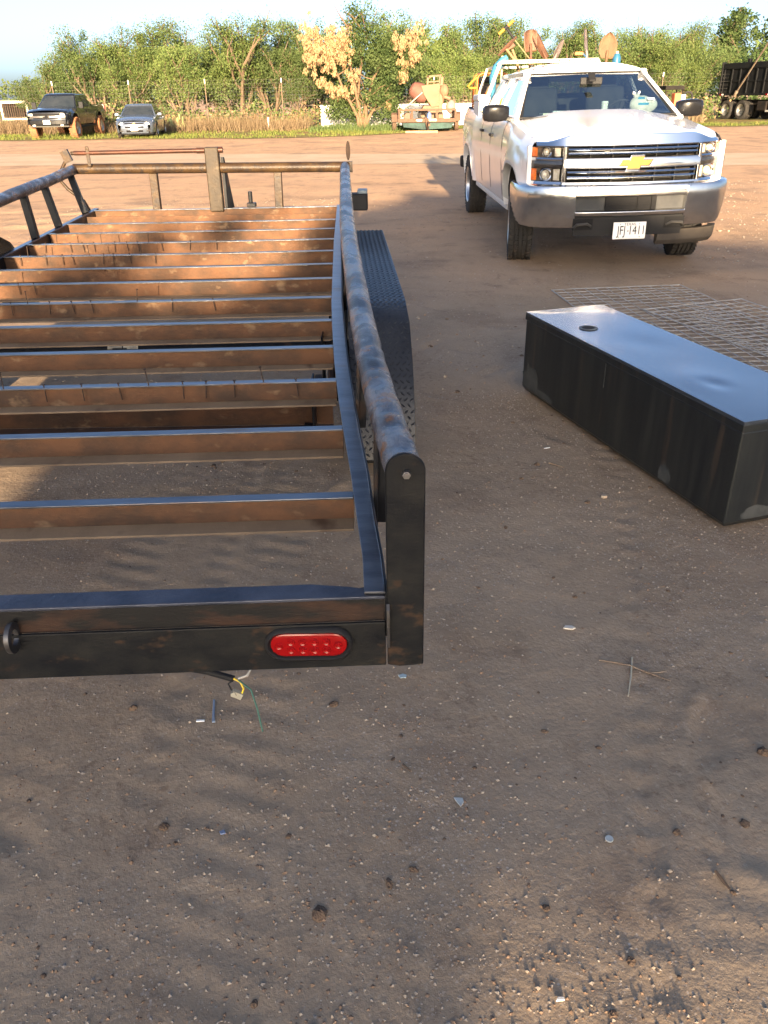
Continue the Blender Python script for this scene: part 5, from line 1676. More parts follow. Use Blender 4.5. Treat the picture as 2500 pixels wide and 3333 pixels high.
    for s in (-1, 1):
        for (ya, yb, yc, yd) in g['side']:
            MB().add([shell(0.10, ya, s), shell(0.10, yb, s), shell(0.88, yc, s), shell(0.88, yd, s)], [(0, 1, 2, 3)]).build('side_window', car_glass, root)
        # wheels
        for c in WHE:
            t_ = tire_mb(Rr, P['tire_w'], not P.get('mud'), 36)
            if P.get('mud'):
                for k in range(22):
                    ro = Matrix.Rotation(2 * math.pi * k / 22, 3, 'X')
                    for sd in (-1, 1):
                        p = ro @ Vector((sd * P['tire_w'] * 0.27, 0, Rr * 1.0))
                        t_.box(p, (P['tire_w'] * 0.44, 0.055, 0.03), ro @ Matrix.Rotation(sd * 0.3, 3, 'Z'))
            t_.v = [(a + s * hubx, b + c, d + Rr) for a, b, d in t_.v]
            tt = t_.build('tire', P['tire_mat'], root, smooth=35)
            q = MB().lathe([(0.0, 0.05), (Rr * 0.16, 0.055), (Rr * 0.2, 0.01), (Rr * 0.42, -0.01), (Rr * 0.52, 0.06), (Rr * 0.60, 0.075)], 20, (0, 0, 0), 'x')
            for k in range(P.get('spokes', 6)):
                t = 2 * math.pi * k / P.get('spokes', 6)
                q.box((0.03, Rr * 0.36 * math.cos(t), Rr * 0.36 * math.sin(t)), (0.03, Rr * 0.13, Rr * 0.42), Matrix.Rotation(t - math.pi / 2, 3, 'X'))
            q.v = [(s * (hubx + P['tire_w'] * 0.22 + a), b + c, d + Rr) for a, b, d in q.v]
            q.build('rim', M('alloy_rim', (0.55, 0.55, 0.55)), tt, smooth=35)
            q = MB()
            yy = np.linspace(c - AR * 0.99, c + AR * 0.99, 17)
            q.loft([[(s * (hubx - 0.25), y, lowz(y) - 0.004), (s * (sx(y, lowz(y)) - 0.03), y, lowz(y) - 0.004)] for y in yy], closed=False, caps=False)
            q.add([(s * (hubx - 0.24), c - AR, P['sill']), (s * (hubx - 0.24), c + AR, P['sill']), (s * (hubx - 0.24), c + AR, AZ + AR), (s * (hubx - 0.24), c - AR, AZ + AR)], [(0, 1, 2, 3)])
            q.build('wheel_well', dark, root, fix=False)
        q = MB()
        mx, mz, ms = P['mirror']
        q.box((s * (mx + ms[0] / 2), P['mirror_y'], mz), ms).bar((s * (mx - 0.1), P['mirror_y'], mz - ms[2] * 0.3), (s * (mx + 0.03), P['mirror_y'], mz - ms[2] * 0.3), 0.04, 0.04)
        q.build('mirror', P['mirror_mat'], root, bevel=0.02)
    def face(x, z, dy=0.0):
        dz = np.interp(z, [n[1] for n in nose], [n[0] for n in nose])
        return y0 + dz + P['nose_bow'] * (abs(x) / 0.85) ** 2.2 - dy
    return sx, face, lowz

def patch(face, x0, x1, z0, z1, dy=0.012, n=6, sk=0.0):
    """thin panel following a car's nose, standing dy proud of it"""
    q = MB()
    L = []
    for k in range(n + 1):
        x = x0 + (x1 - x0) * k / n
        za, zz = z0 + sk * k / n, z1 + sk * k / n
        L.append([(x, face(x, za, dy), za), (x, face(x, zz, dy), zz), (x, face(x, zz, -0.03), zz), (x, face(x, za, -0.03), za)])
    q.loft(L)
    return q
mudtire = M('red_mud_on_tire', (0.30, 0.125, 0.055), (0.16, 0.08, 0.045), scale=9, rough=0.95)
blackpaint = M('black_car_paint', (0.010, 0.011, 0.013), rough=0.16, coat=0.9)
BP_ = thing('black_pickup', 'lifted black pickup with mud caked tires parked on the grass by the fence', 'pickup truck', (-14.80, 40.75, 0), R(0.5))
bpP = dict(top=[(-0.92, 1.10), (-0.75, 1.16), (-0.2, 1.21), (0.55, 1.26), (2.9, 1.27), (2.96, 1.32), (4.85, 1.36)], hw=[(-0.92, 0.84), (-0.75, 0.93), (-0.4, 0.965), (0.5, 0.975), (3, 0.975), (4.6, 0.975), (4.85, 0.95)],
 wheels=(0.0, 3.65), tire_r=0.435, tire_w=0.32, tire_mat=mudtire, mud=True, arch_r=0.50, arch_z=0.56, hub_x=0.90, sill=0.58, sill_end=0.62, flare=0.07, cowl=0.55, bed=(2.98, 4.83), nose=[(0.06, 0.50), (0.0, 0.56), (-0.03, 0.72), (0.0, 0.80), (0.0, 0.98), (0.02, 1.08), (0.08, 1.11)], nose_bow=0.12, crown=0.07,
 cab=dict(y0=0.50, y1=2.92, yt0=1.22, yt1=2.78, bw=0.90, tw=0.70, zb=1.25, zt=1.80, side=[(0.95, 1.75, 1.75, 1.32), (1.83, 2.62, 2.55, 1.83)]), mirror=(0.98, 1.36, (0.20, 0.09, 0.27)), mirror_y=0.78, mirror_mat=blackplastic, spokes=8)
sxf, fc, lz = car(BP_, bpP, blackpaint)
patch(fc, -0.62, 0.62, 0.955, 1.055, 0.006).build('grille', dk, BP_)
patch(fc, -0.88, 0.88, 0.885, 0.950, 0.03, 12).build('chrome_bar', chrome, BP_, smooth=40)
MB().prism(bowtie(0.9, 1.0), (0, fc(0, 0.92, 0.05), 0.915), (1, 0, 0), (0, 0, 1), (0, 0.02, 0)).build('emblem', dk, BP_)
for s in (-1, 1):
    h_ = patch(fc, s * 0.62, s * 0.90, 0.955, 1.050, 0.010).build('headlight', sunlit_lampm, BP_, smooth=30)
    for dx in (0.69, 0.81):
        MB().ell((s * dx, fc(dx, 1.0, 0.012), 1.0), (0.042, 0.02, 0.042), 12, 8).build('lamp_bulb', M('lamp_white', (0.85, 0.82, 0.74), rough=0.2), h_, smooth=60)
    patch(fc, s * 0.62, s * 0.90, 0.83, 0.880, 0.010).build('side_lamp', M('smoked_lamp', (0.05, 0.05, 0.05), rough=0.15), BP_, smooth=30)
    MB().bx(s * 0.62 - 0.06, s * 0.62 + 0.06, fc(0.62, 0.56, 0.02), fc(0.62, 0.56, -0.03), 0.545, 0.605).build('fog_light', M('lamp_white', (0.85, 0.82, 0.74)), BP_, bevel=0.01)
patch(fc, -0.5, 0.5, 0.84, 0.875, 0.008).build('lower_grille', dk, BP_)
patch(fc, -0.92, 0.92, 0.60, 0.78, 0.045, 10).build('front_bumper', blackpaint, BP_, smooth=40, bevel=0.02)
patch(fc, -0.9, 0.9, 0.50, 0.555, 0.03, 10).build('bumper_valance', M('grey_valance', (0.12, 0.115, 0.105), rough=0.6), BP_, smooth=40)
MB().bx(-0.155, 0.155, fc(0, 0.65, 0.075), fc(0, 0.65, 0.06), 0.62, 0.775).build('license_plate', plate_far, BP_)
MB().cyl((0.95, 0.7, 0.48), (0.95, 2.9, 0.50), 0.045, n=10).build('side_step', blackplastic, BP_, smooth=40)
MB().bx(-0.25, 0.15, 1.3, 1.5, 1.26, 1.55).build('headrest', M('tan_seat', (0.33, 0.30, 0.25), rough=0.9), BP_)
for s in (-1, 1):
    MB().box((s * 0.983, 1.80, 0.90), (0.006, 0.012, 0.62)).box((s * 0.983, 0.68, 0.90), (0.006, 0.012, 0.62)).build('door_seam', dark, BP_)
    MB().box((s * 0.995, 1.62, 1.10), (0.03, 0.18, 0.04)).build('door_handle', blackplastic, BP_)
MB().bx(-0.985, 0.985, 4.87, 4.99, 0.62, 0.74).build('rear_bumper', blackplastic, BP_, bevel=0.02)
for s in (-1, 1):
    MB().bx(s * 0.91, s * 0.965, 4.85, 4.875, 0.95, 1.28).build('tail_lamp', lensm, BP_)

silver = M('silver_sky_tinted_paint', (0.135, 0.160, 0.205), (0.12, 0.145, 0.185), scale=2, rough=0.25, metal=0.5, coat=0.8)  # blue sky mirrored by roof and hood is mixed into the paint
SD = thing('silver_sedan', 'silver grey four door sedan parked beside the black pickup', 'car', (-10.95, 40.4, 0), R(6.4))
sdP = dict(top=[(-0.95, 0.66), (-0.8, 0.72), (-0.4, 0.80), (0.55, 0.88), (2.9, 0.93), (3.6, 0.95), (3.85, 0.90)], hw=[(-0.95, 0.70), (-0.82, 0.80), (-0.5, 0.87), (0.4, 0.89), (2.6, 0.89), (3.4, 0.86), (3.85, 0.74)],
 wheels=(0.0, 2.78), tire_r=0.325, tire_w=0.21, tire_mat=rubber, arch_r=0.365, arch_z=0.325, hub_x=0.775, sill=0.22, sill_end=0.24, cowl=0.42, deck=3.2, nose=[(0.04, 0.16), (0.0, 0.22), (-0.03, 0.42), (0.0, 0.58), (0.03, 0.66), (0.10, 0.69)], nose_bow=0.22, crown=0.07,
 cab=dict(y0=0.42, y1=3.30, yt0=1.12, yt1=2.62, bw=0.81, tw=0.60, zb=0.87, zt=1.32, side=[(0.82, 1.55, 1.52, 1.22), (1.63, 2.75, 2.42, 1.60)]), mirror=(0.88, 0.95, (0.17, 0.10, 0.11)), mirror_y=0.72, mirror_mat=silver, spokes=5, tumble=0.07)
sxf, fc, lz = car(SD, sdP, silver)
patch(fc, -0.42, 0.42, 0.585, 0.635, 0.008).build('grille', dk, SD)
patch(fc, -0.45, 0.45, 0.635, 0.650, 0.014).build('grille_trim', chrome, SD, smooth=40)
patch(fc, -0.40, 0.40, 0.425, 0.495, 0.010).build('lower_grille', dk, SD)
MB().prism(bowtie(0.42, 0.5), (0, fc(0, 0.61, 0.03), 0.612), (1, 0, 0), (0, 0, 1), (0, 0.015, 0)).build('emblem', gold, SD)
for s in (-1, 1):
    patch(fc, s * 0.50, s * 0.80, 0.535, 0.655, 0.010, 6, 0.05).build('headlight', M('lamp_white', (0.85, 0.82, 0.74)), SD, smooth=30)
    patch(fc, s * 0.50, s * 0.78, 0.28, 0.335, 0.008).build('fog_light', M('smoked_lamp', (0.05, 0.05, 0.05)), SD, smooth=30)
    for y in (0.75, 1.60, 2.55):
        MB().box((s * 0.885, y, 0.58), (0.006, 0.010, 0.55)).build('door_seam', dark, SD)
    for y in (1.42, 2.40):
        MB().box((s * 0.895, y, 0.80), (0.03, 0.16, 0.03)).build('door_handle', silver, SD)
patch(fc, -0.36, 0.36, 0.26, 0.34, 0.006).build('air_intake', dk, SD)
patch(fc, -0.78, 0.78, 0.165, 0.215, 0.014, 8).build('chin_spoiler', blackplastic, SD, smooth=40)
MB().bx(-0.155, 0.155, fc(0, 0.36, 0.05), fc(0, 0.36, 0.035), 0.315, 0.455).build('license_plate', plate_far, SD)

# ------------------------------------------------------------------ cage trailer at the far left
cream = M('cream_frame_paint', (0.66, 0.60, 0.48), (0.52, 0.45, 0.35), scale=2, rough=0.6)
CG = thing('cage_trailer', 'cream framed livestock cage trailer standing in the far grass at the left', 'trailer', (-24.3, 60, 0), R(2))
for nm, a in (('front_frame', 0.0), ('rear_frame', 4.2)):
    q = MB()
    for x in (-0.85, 0.85):
        q.bx(x - 0.06, x + 0.06, a - 0.05, a + 0.05, 0.45, 1.55)
    q.bx(-0.91, 0.91, a - 0.052, a + 0.052, 1.42, 1.57).bx(-0.91, 0.91, a - 0.052, a + 0.052, 0.42, 0.54)
    q.build(nm, cream, CG)
MB().bx(-0.88, 0.88, 0.06, 4.2, 1.50, 1.545).build('roof', cream, CG)
for s in (-1, 1):
    MB().bx(s * 0.86, s * 0.83, 0.06, 4.14, 0.48, 1.498).build('side_panel', M('pale_blue_panel', (0.46, 0.50, 0.52), (0.38, 0.40, 0.40), scale=3, rough=0.6), CG)
    MB().cyl((s * 0.75, 2.2, 0.3), (s * 0.95, 2.2, 0.3), 0.3, n=18).build('wheel', rubber, CG, smooth=40)
MB().bx(-0.82, 0.82, 0.06, 4.14, 0.42, 0.47).build('floor', dark, CG)
MB().bx(-0.82, 0.82, 4.0, 4.1, 0.48, 1.49).build('bulkhead', dark, CG)
bar0 = None
for k in range(11):
    o = MB().bx(-0.012, 0.012, -0.012, 0.012, 0.545, 1.415).build('cage_bar', M('rust_bar', (0.12, 0.07, 0.045), rough=0.8), CG) if bar0 is None else bar0.copy()
    if bar0 is not None:
        COL.objects.link(o)
        o.parent = CG
    bar0 = o
    o.location = (-0.72 + 0.144 * k, 0.0, 0)

# ------------------------------------------------------------------ long white flatbed trailer body behind the dying tree
wt = M('white_trailer_paint', (0.70, 0.68, 0.63), (0.58, 0.55, 0.50), scale=1.5, rough=0.55)
WT_ = thing('white_box_trailer', 'long low white box trailer behind the dying tree and the concrete mixer', 'trailer', (1.25, 50.0, 0))
MB().bx(-4.4, 4.4, -0.9, 0.9, 0.12, 1.05).build('box_body', wt, WT_, bevel=0.02)
MB().bx(-4.43, 4.43, -0.93, 0.93, 1.052, 1.13).build('top_rim', wt, WT_)
MB().bx(-4.42, 4.42, -0.935, -0.902, 0.06, 0.118).build('bottom_rail', M('rail_bluewhite', (0.50, 0.52, 0.54), rough=0.5), WT_)
rb0 = None
for k in range(13):
    o = MB().bx(-0.03, 0.03, -0.93, -0.902, 0.122, 1.05).build('rib', wt, WT_) if rb0 is None else rb0.copy()
    if rb0 is not None:
        COL.objects.link(o)
        o.parent = WT_
    rb0 = o
    o.location = (-4.2 + 0.7 * k, 0, 0)

# ------------------------------------------------------------------ concrete mixer on its small trailer
mixm = M('sun_faded_mixer_paint', (0.19, 0.120, 0.070), (0.15, 0.092, 0.055), scale=3, rough=0.65, c3=(0.30, 0.16, 0.08), s3=6)
redm = M('faded_red_drum', (0.16, 0.068, 0.048), (0.12, 0.055, 0.042), scale=5, rough=0.7)
woodr = M('weathered_brown_steel', (0.125, 0.075, 0.048), (0.085, 0.052, 0.036), scale=4, rough=0.8)
MT = thing('utility_trailer', 'small brown tilted utility trailer carrying the concrete mixer', 'trailer', (2.35, 42.6, 0))
def mx(x, y, z):
    return (x - 2.35, y - 42.6, z)
q = MB()
q.bx(-1.42, 1.32, -0.75, -0.68, 0.90, 0.985).bx(-1.42, 1.30, -0.75, -0.68, 0.42, 0.58)
for x in (-1.40, -0.80, 0.36, 1.24):
    q.bx(x, x + 0.10, -0.745, -0.685, 0.58, 0.90)
q.build('front_gate', woodr, MT, bevel=0.01)
for x in (-1.40, 1.24):
    q = MB().bx(x, x + 0.08, -0.68, 1.9, 0.90, 0.975).bx(x, x + 0.08, -0.68, 1.9, 0.42, 0.56)
    for y in (0.0, 0.9, 1.8):
        q.bx(x + 0.01, x + 0.07, y, y + 0.08, 0.56, 0.90)
    q.build('side_rail', woodr, MT, bevel=0.008)
MB().bx(-1.35, 1.25, -0.66, 1.9, 0.40, 0.44).build('deck', woodr, MT)
q = MB()
q.loft([[(-1.20 + 0.0, -0.60, 0.40), (1.25, -0.60, 0.40), (1.1, -0.62, 0.16), (-0.2, -0.64, 0.10), (-1.15, -0.62, 0.22)], [(-1.20, 1.6, 0.40), (1.25, 1.6, 0.40), (1.1, 1.6, 0.16), (-0.2, 1.6, 0.10), (-1.15, 1.6, 0.22)]])
q.build('belly_tarp', M('dark_green_tarp', (0.012, 0.022, 0.020), (0.035, 0.075, 0.065), scale=2, rough=0.55, spec=0.1), MT)
MB().bar((-0.1, -0.9, 0.62), (0.0, -0.95, 0.02), 0.10, 0.09).bar((-0.02, -0.7, 0.40), (-0.02, -2.1, 0.34), 0.1, 0.1).build('tongue_jack', woodr, MT, bevel=0.01)
for s, x in ((1, 1.42), (-1, -1.60)):
    w_ = tire_mb(0.36, 0.20, True, 28)
    w_.v = [(a + x + 0.04, b + 0.7, c + 0.36) for a, b, c in w_.v]
    w_.build('wheel', M('brown_dusty_tire', (0.10, 0.065, 0.045), rough=0.9), MT, smooth=40)
    MB().loft([[(x - 0.10, y, z), (x + 0.20, y, z), (x + 0.20, y, z - 0.02), (x - 0.10, y, z - 0.02)] for y, z in ((0.15, 0.45), (0.25, 0.74), (0.45, 0.82), (0.95, 0.82), (1.15, 0.74), (1.25, 0.45))]).build('fender', woodr, MT)
for x, w_ in ((-0.48, 0.19), (0.10, 0.30)):
    MB().bx(x - 0.05, x + w_, -0.765, -0.752, 0.47, 0.55).build('reflective_sign', plate_far, MT)
bl = thing('wooden_beam', 'long wooden beam lying on the dirt under the mixer trailer jack', 'beam', (2.0, 40.9, 0))
MB().bx(-0.75, 0.75, -0.09, 0.09, 0, 0.10).build('beam', M('raw_timber', (0.42, 0.26, 0.14), (0.34, 0.20, 0.11), scale=5, rough=0.9), bl, bevel=0.01)
CM = thing('concrete_mixer', 'faded orange towable concrete mixer standing on the brown utility trailer', 'mixer', (2.55, 43.3, 0.44))
def cz(x, y, z):
    return (x - 2.55, y - 43.3, z - 0.44)
q = MB()
q.prism([(2.05, 1.95), (2.95, 2.05), (3.05, 1.55), (2.92, 1.06), (2.58, 1.02), (2.20, 1.55)], cz(0, 42.9, 0), (1, 0, 0), (0, 0, 1), (0, 0.9, 0))
q.build('engine_hood', mixm, CM, bevel=0.03)
MB().loft([[cz(x, y, z) for x, y in ((a, 42.95), (b, 42.95), (b, 43.9), (a, 43.9))] for a, b, z in ((1.98, 3.2, 0.445), (2.08, 3.1, 0.9), (2.2, 3.0, 1.1))]).build('base', mixm, CM, bevel=0.02)
q = MB()
for x in (2.38, 2.96):
    q.bar(cz(x, 43.2, 1.95), cz(x + 0.02, 43.2, 2.36), 0.10, 0.08, (1, 0, 0))
q.bar(cz(2.34, 43.2, 2.32), cz(3.05, 43.2, 2.38), 0.08, 0.08).bar(cz(2.40, 43.2, 2.10), cz(2.98, 43.2, 2.13), 0.05, 0.06)
q.build('lift_frame', mixm, CM, bevel=0.01)
q = MB().lathe([(0.16, -0.5), (0.30, -0.42), (0.42, -0.1), (0.42, 0.15), (0.30, 0.4), (0.0, 0.42)], 24, (0, 0, 0), 'x')
rt = Matrix.Rotation(R(28), 3, 'Y')
q.v = [tuple((rt @ Vector(p)) + Vector(cz(2.02, 43.35, 1.66))) for p in q.v]
q.build('drum', redm, CM, smooth=35)
q = MB().lathe([(0.44 + 0.03 * math.cos(t), 0.03 * math.sin(t)) for t in np.linspace(0, 2 * math.pi, 8, endpoint=False)], 30, cz(3.12, 43.1, 1.62), 'x', closed=True)
q.lathe([(0.30, -0.03), (0.30, 0.03), (0.24, 0.06), (0.05, 0.08), (0.0, 0.08)], 24, cz(3.12, 43.1, 1.62), 'x')
q.v = [tuple(Matrix.Rotation(R(0), 3, 'Z') @ Vector(p)) for p in q.v]
q.build('tilt_wheel', mixm, CM, smooth=40)
q = MB().ell(cz(3.16, 42.9, 1.72), (0.22, 0.22, 0.30), 12, 8)
q.cyl(cz(3.1, 42.85, 1.5), cz(3.45, 42.8, 1.38), 0.09, n=12).bar(cz(3.02, 42.9, 1.95), cz(3.06, 42.9, 2.30), 0.12, 0.1, (1, 0, 0))
q.bar(cz(3.0, 42.88, 0.45), cz(3.02, 42.88, 1.6), 0.18, 0.14, (1, 0, 0))
q.build('gearbox', mixm, CM, smooth=40)
MB().ell(cz(3.52, 43.3, 1.05), (0.24, 0.24, 0.30), 14, 10).build('counterweight', M('pale_pink_plastic', (0.26, 0.18, 0.14), rough=0.6), CM, smooth=60)
MB().tube([cz(2.12, 42.85, 1.66), cz(1.30, 42.3, 1.04)], 0.024, 8).build('tow_handle', M('worn_pipe', (0.42, 0.36, 0.28), rough=0.5), CM)
for x, c_, lab in ((1.42, redm, 'round brown tank lying in the mixer trailer at its left rail'), (2.15, dark, 'dark spare tire standing in the mixer trailer')):
    t_ = thing('steel_drum' if c_ is redm else 'loose_tire', lab, 'drum' if c_ is redm else 'tire', (x, 42.45, 0.445))
    if c_ is redm:
        MB().lathe([(0.0, -0.12), (0.17, -0.12), (0.2, -0.06), (0.2, 0.06), (0.17, 0.12), (0.0, 0.12)], 20, (0, 0, 0.20), 'y').build('drum', M('brown_tank', (0.16, 0.09, 0.065), rough=0.7), t_, smooth=40)
    else:
        MB().lathe([(0.12 + 0, -0.08), (0.22, -0.09), (0.27, -0.05), (0.27, 0.05), (0.22, 0.09), (0.12, 0.08)], 24, (0, 0, 0.27), 'y').build('tire', rubber, t_, smooth=40)
jb = thing('blue_jug', 'small blue jug sitting inside the mixer trailer', 'jug', (2.42, 42.15, 0.44))
MB().lathe([(0.0, 0.0), (0.10, 0.0), (0.11, 0.2), (0.09, 0.34), (0.04, 0.38), (0.04, 0.44), (0, 0.44)], 14).build('jug', M('blue_plastic', (0.10, 0.16, 0.36), rough=0.4), jb, smooth=40)

# ------------------------------------------------------------------ dump truck at the right edge
dblack = M('dump_bed_black', (0.008, 0.009, 0.011), (0.012, 0.012, 0.012), scale=2, rough=0.5, spec=0.08)
dcol = M('frame_black', (0.012, 0.012, 0.012), (0.025, 0.02, 0.017), scale=3, rough=0.8, spec=0.05)
ang = math.atan2(-4.0, 1.13)      # bed runs towards the camera and to the right
DTK = thing('dump_truck', 'black dump truck with ribbed bed side and tandem wheels at the right edge', 'dump truck', (20.77, 54.5, 0), ang)
# local: x along the bed (towards the camera end), y = away from the visible side (visible side faces -y)
BL_, BW_ = 4.6, 2.35
vis = -1
MB().bx(0, BL_, 0.0, 0.05, 1.29, 2.98).build('bed_side', dblack, DTK)
MB().bx(0, BL_, BW_ - 0.05, BW_, 1.29, 2.98).build('bed_side', dblack, DTK)
MB().bx(0.0, BL_, 0.05, BW_ - 0.05, 1.29, 1.36).build('bed_floor', dblack, DTK)
MB().bx(0.0, 0.05, 0.05, BW_ - 0.05, 1.36, 2.9).build('tailgate', dblack, DTK)
MB().bx(BL_ - 0.05, BL_, 0.05, BW_ - 0.05, 1.36, 3.05).build('bed_headboard', M('headboard_sunlit_tan', (0.36, 0.27, 0.17), (0.2, 0.16, 0.11), scale=3, rough=0.7), DTK)  # sunlight on this end face is put into its tan colour
q0 = None
for k in range(7):
    x = 0.10 + k * (BL_ - 0.2 - 0.08) / 6
    o = MB().bx(0, 0.09, -0.07, 0.0, 1.40, 2.66).build('bed_rib', dblack, DTK, bevel=0.01) if q0 is None else q0.copy()
    if q0 is not None:
        COL.objects.link(o)
        o.parent = DTK
    q0 = o
    o.location = (x, -0.001, 0)
MB().bx(0.05, BL_ - 0.05, -0.055, -0.002, 1.99, 2.07).build('bed_mid_rail', dblack, DTK, bevel=0.01)
MB().bx(0.0, BL_, -0.09, -0.002, 1.28, 1.398).build('bed_bottom_rail', dblack, DTK, bevel=0.01)
MB().bx(-0.05, BL_ + 0.05, -0.08, -0.002, 2.662, 2.98).build('bed_top_rail', dblack, DTK, bevel=0.02)
MB().bx(-0.12, 0.0, -0.12, 0.10, 1.30, 3.05).build('tail_post', dblack, DTK, bevel=0.02)
MB().bx(2.05, 2.25, -0.06, 0.12, 2.981, 3.16).build('tarp_roller_bracket', dblack, DTK)
for x in (0.05, BL_ - 0.5):
    for k, cm in enumerate((lensm, plate_far)):
        MB().bx(x + 0.18 * k, x + 0.17 + 0.18 * k, -0.097, -0.0915, 1.30, 1.37).build('reflector', cm, DTK)
q = MB().bar((1.55, -0.14, 1.36), (3.72, -0.16, 3.95), 0.05, 0.07).bar((1.52, -0.14, 1.22), (1.66, -0.14, 1.52), 0.16, 0.09)
q.build('tarp_arm', M('grey_brown_arm', (0.17, 0.14, 0.11), (0.12, 0.08, 0.05), scale=5, rough=0.6), DTK)
MB().bx(-0.1, 7.6, 0.75, 0.95, 0.75, 1.05).bx(-0.1, 7.6, 1.4, 1.6, 0.75, 1.05).build('chassis', dcol, DTK)
for yy in (0.02, 1.80):
    for x in (0.62, 2.0):
        for dy in (0.0, 0.30):
            w_ = tire_mb(0.52, 0.26, True, 32)
            w_.v = [(b + x, a + yy + 0.14 + dy, c + 0.52) for a, b, c in w_.v]
            tt = w_.build('tire', rubber, DTK, smooth=35)
            if (yy < 1 and dy == 0) or (yy > 1 and dy > 0):
                sg = -1 if yy < 1 else 1
                h_ = MB().lathe([(0.0, -0.05), (0.12, -0.05), (0.14, 0.02), (0.24, 0.03), (0.29, 0.10), (0.32, 0.12)], 24, (0, 0, 0), 'y')
                h_.v = [(a + x, yy + 0.14 + dy + sg * (0.02 + b), c + 0.52) for a, b, c in h_.v]
                h_.build('rim', M('polished_rim', (0.42, 0.41, 0.39), rough=0.35, metal=0.8), tt, smooth=35)
MB().bx(-0.05, -0.03, -0.02, 0.6, 0.18, 1.2).build('mud_flap', dcol, DTK)
MB().bx(3.4, 4.2, 0.0, 0.5, 0.5, 1.0).build('fuel_tank', dcol, DTK, bevel=0.06)
MB().bx(4.25, 4.8, -0.05, 0.5, 0.45, 0.55).bx(4.6, 4.75, -0.02, 0.4, 0.55, 1.2).build('step', M('pale_step', (0.45, 0.45, 0.44), rough=0.4, metal=0.4), DTK)
MB().loft([[(x, y, z) for y, z in ((0.1, 0.9), (BW_ - 0.1, 0.9), (BW_ - 0.1, zt), (0.1, zt))] for x, zt in ((4.9, 2.6), (6.2, 2.7), (6.5, 1.9), (8.0, 1.8))]).build('cab', M('white_cab', (0.6, 0.6, 0.58), rough=0.4), DTK, bevel=0.05)
for yy in (0.1, 1.95):
    w_ = tire_mb(0.52, 0.28, True, 28)
    w_.v = [(b + 7.0, a + yy + 0.15, c + 0.52) for a, b, c in w_.v]
    w_.build('tire', rubber, DTK, smooth=35)

# utility vehicle half hidden behind the white truck's windshield pillar
UV = thing('utility_cart', 'black roofed utility cart with an orange hood parked behind the white truck', 'cart', (14.6, 44.2, 0), R(4))
MB().bx(-0.5, 0.45, 0.0, 0.9, 1.62, 1.80).build('roof', dcol, UV, bevel=0.02)
for x in (-0.46, 0.38):
    for y in (0.05, 0.82):
        MB().bx(x, x + 0.05, y, y + 0.05, 0.9, 1.62).build('roof_post', dcol, UV)
MB().bx(-0.45, 0.40, -0.6, 1.0, 0.45, 0.92).build('body', dcol, UV, bevel=0.04)
MB().bx(-0.28, 0.05, -0.72, -0.3, 0.93, 1.48).build('hood', M('orange_red_plastic', (0.42, 0.12, 0.05), rough=0.5), UV, bevel=0.04)
MB().bx(0.06, 0.30, -0.68, -0.3, 0.93, 1.42).build('engine_box', M('pale_grey_box', (0.45, 0.42, 0.38), rough=0.5), UV, bevel=0.03)
q = MB().lathe([(0.24 + 0.05 * math.cos(t), 0.06 * math.sin(t)) for t in np.linspace(0, 2 * math.pi, 8, endpoint=False)], 22, (0.62, -0.1, 1.28), 'y', closed=True)
q.build('spare_tire', rubber, UV, smooth=50)
for x in (-0.5, 0.5):
    for y in (-0.35, 0.75):
        MB().cyl((x - 0.1, y, 0.28), (x + 0.1, y, 0.28), 0.28, n=18).build('wheel', rubber, UV, smooth=40)
# ------------------------------------------------------------------ long black steel tank on the dirt
tank_side = M('streaked_black_steel', (0.008, 0.010, 0.012), (0.020, 0.022, 0.021), scale=3.0, rough=0.42, spec=0.4, stretch=(6, 6, 0.5), bump=0.0004, bscale=90, c3=(0.050, 0.036, 0.026), s3=2.2, c3k=(0.60, 0.80))
tank_top = M('glossy_black_lid', (0.030, 0.036, 0.046), (0.042, 0.050, 0.062), scale=2, rough=0.16, spec=0.6, coat=0.55, bump=0.0003, bscale=40, rvar=0.10)
chip = M('chipped_grey_primer', (0.060, 0.062, 0.060), (0.035, 0.038, 0.038), scale=14, rough=0.75)
TA = -73.2
TNK = thing('steel_tank', 'long rectangular black steel tank with a shiny blue reflecting top on the dirt', 'tank', (0.832, 4.56, 0.0), R(TA))
TLn, TWd, THt = 1.83, 0.485, 0.475
def tank_loop(z, o):
    return [(-o, -o, z), (TLn + o, -o, z), (TLn + o, TWd + o, z), (-o, TWd + o, z)]
MB().loft([tank_loop(0.012, -0.02), tank_loop(0.04, 0.0), tank_loop(THt - 0.045, 0.0)]).build('tank_body', tank_side, TNK, bevel=0.006)
MB().loft([tank_loop(THt - 0.0445, 0.005), tank_loop(THt - 0.013, 0.005)]).build('lid_rim', tank_side, TNK, bevel=0.004)
NU, NV = 60, 20
def lid(u, v):
    x, y = -0.004 + (TLn + 0.008) * u, -0.004 + (TWd + 0.008) * v
    e = min(u, 1 - u, v * 0.4, (1 - v) * 0.4)
    z = THt + 0.0025 * math.sin(5 * u + 2) * math.sin(3 * v) * min(1, e * 20)
    z -= 0.005 * math.exp(-((x - 1.42) / 0.07) ** 2 - ((y - 0.18) / 0.045) ** 2)
    z -= 0.003 * math.exp(-((x - 0.78) / 0.14) ** 2 - ((y - 0.26) / 0.10) ** 2)
    z += 0.004 * math.exp(-((x - 1.35) / 0.16) ** 2 - ((y - 0.16) / 0.12) ** 2)
    return (x, y, z)
lid_mb = MB().grid(lid, NU, NV)
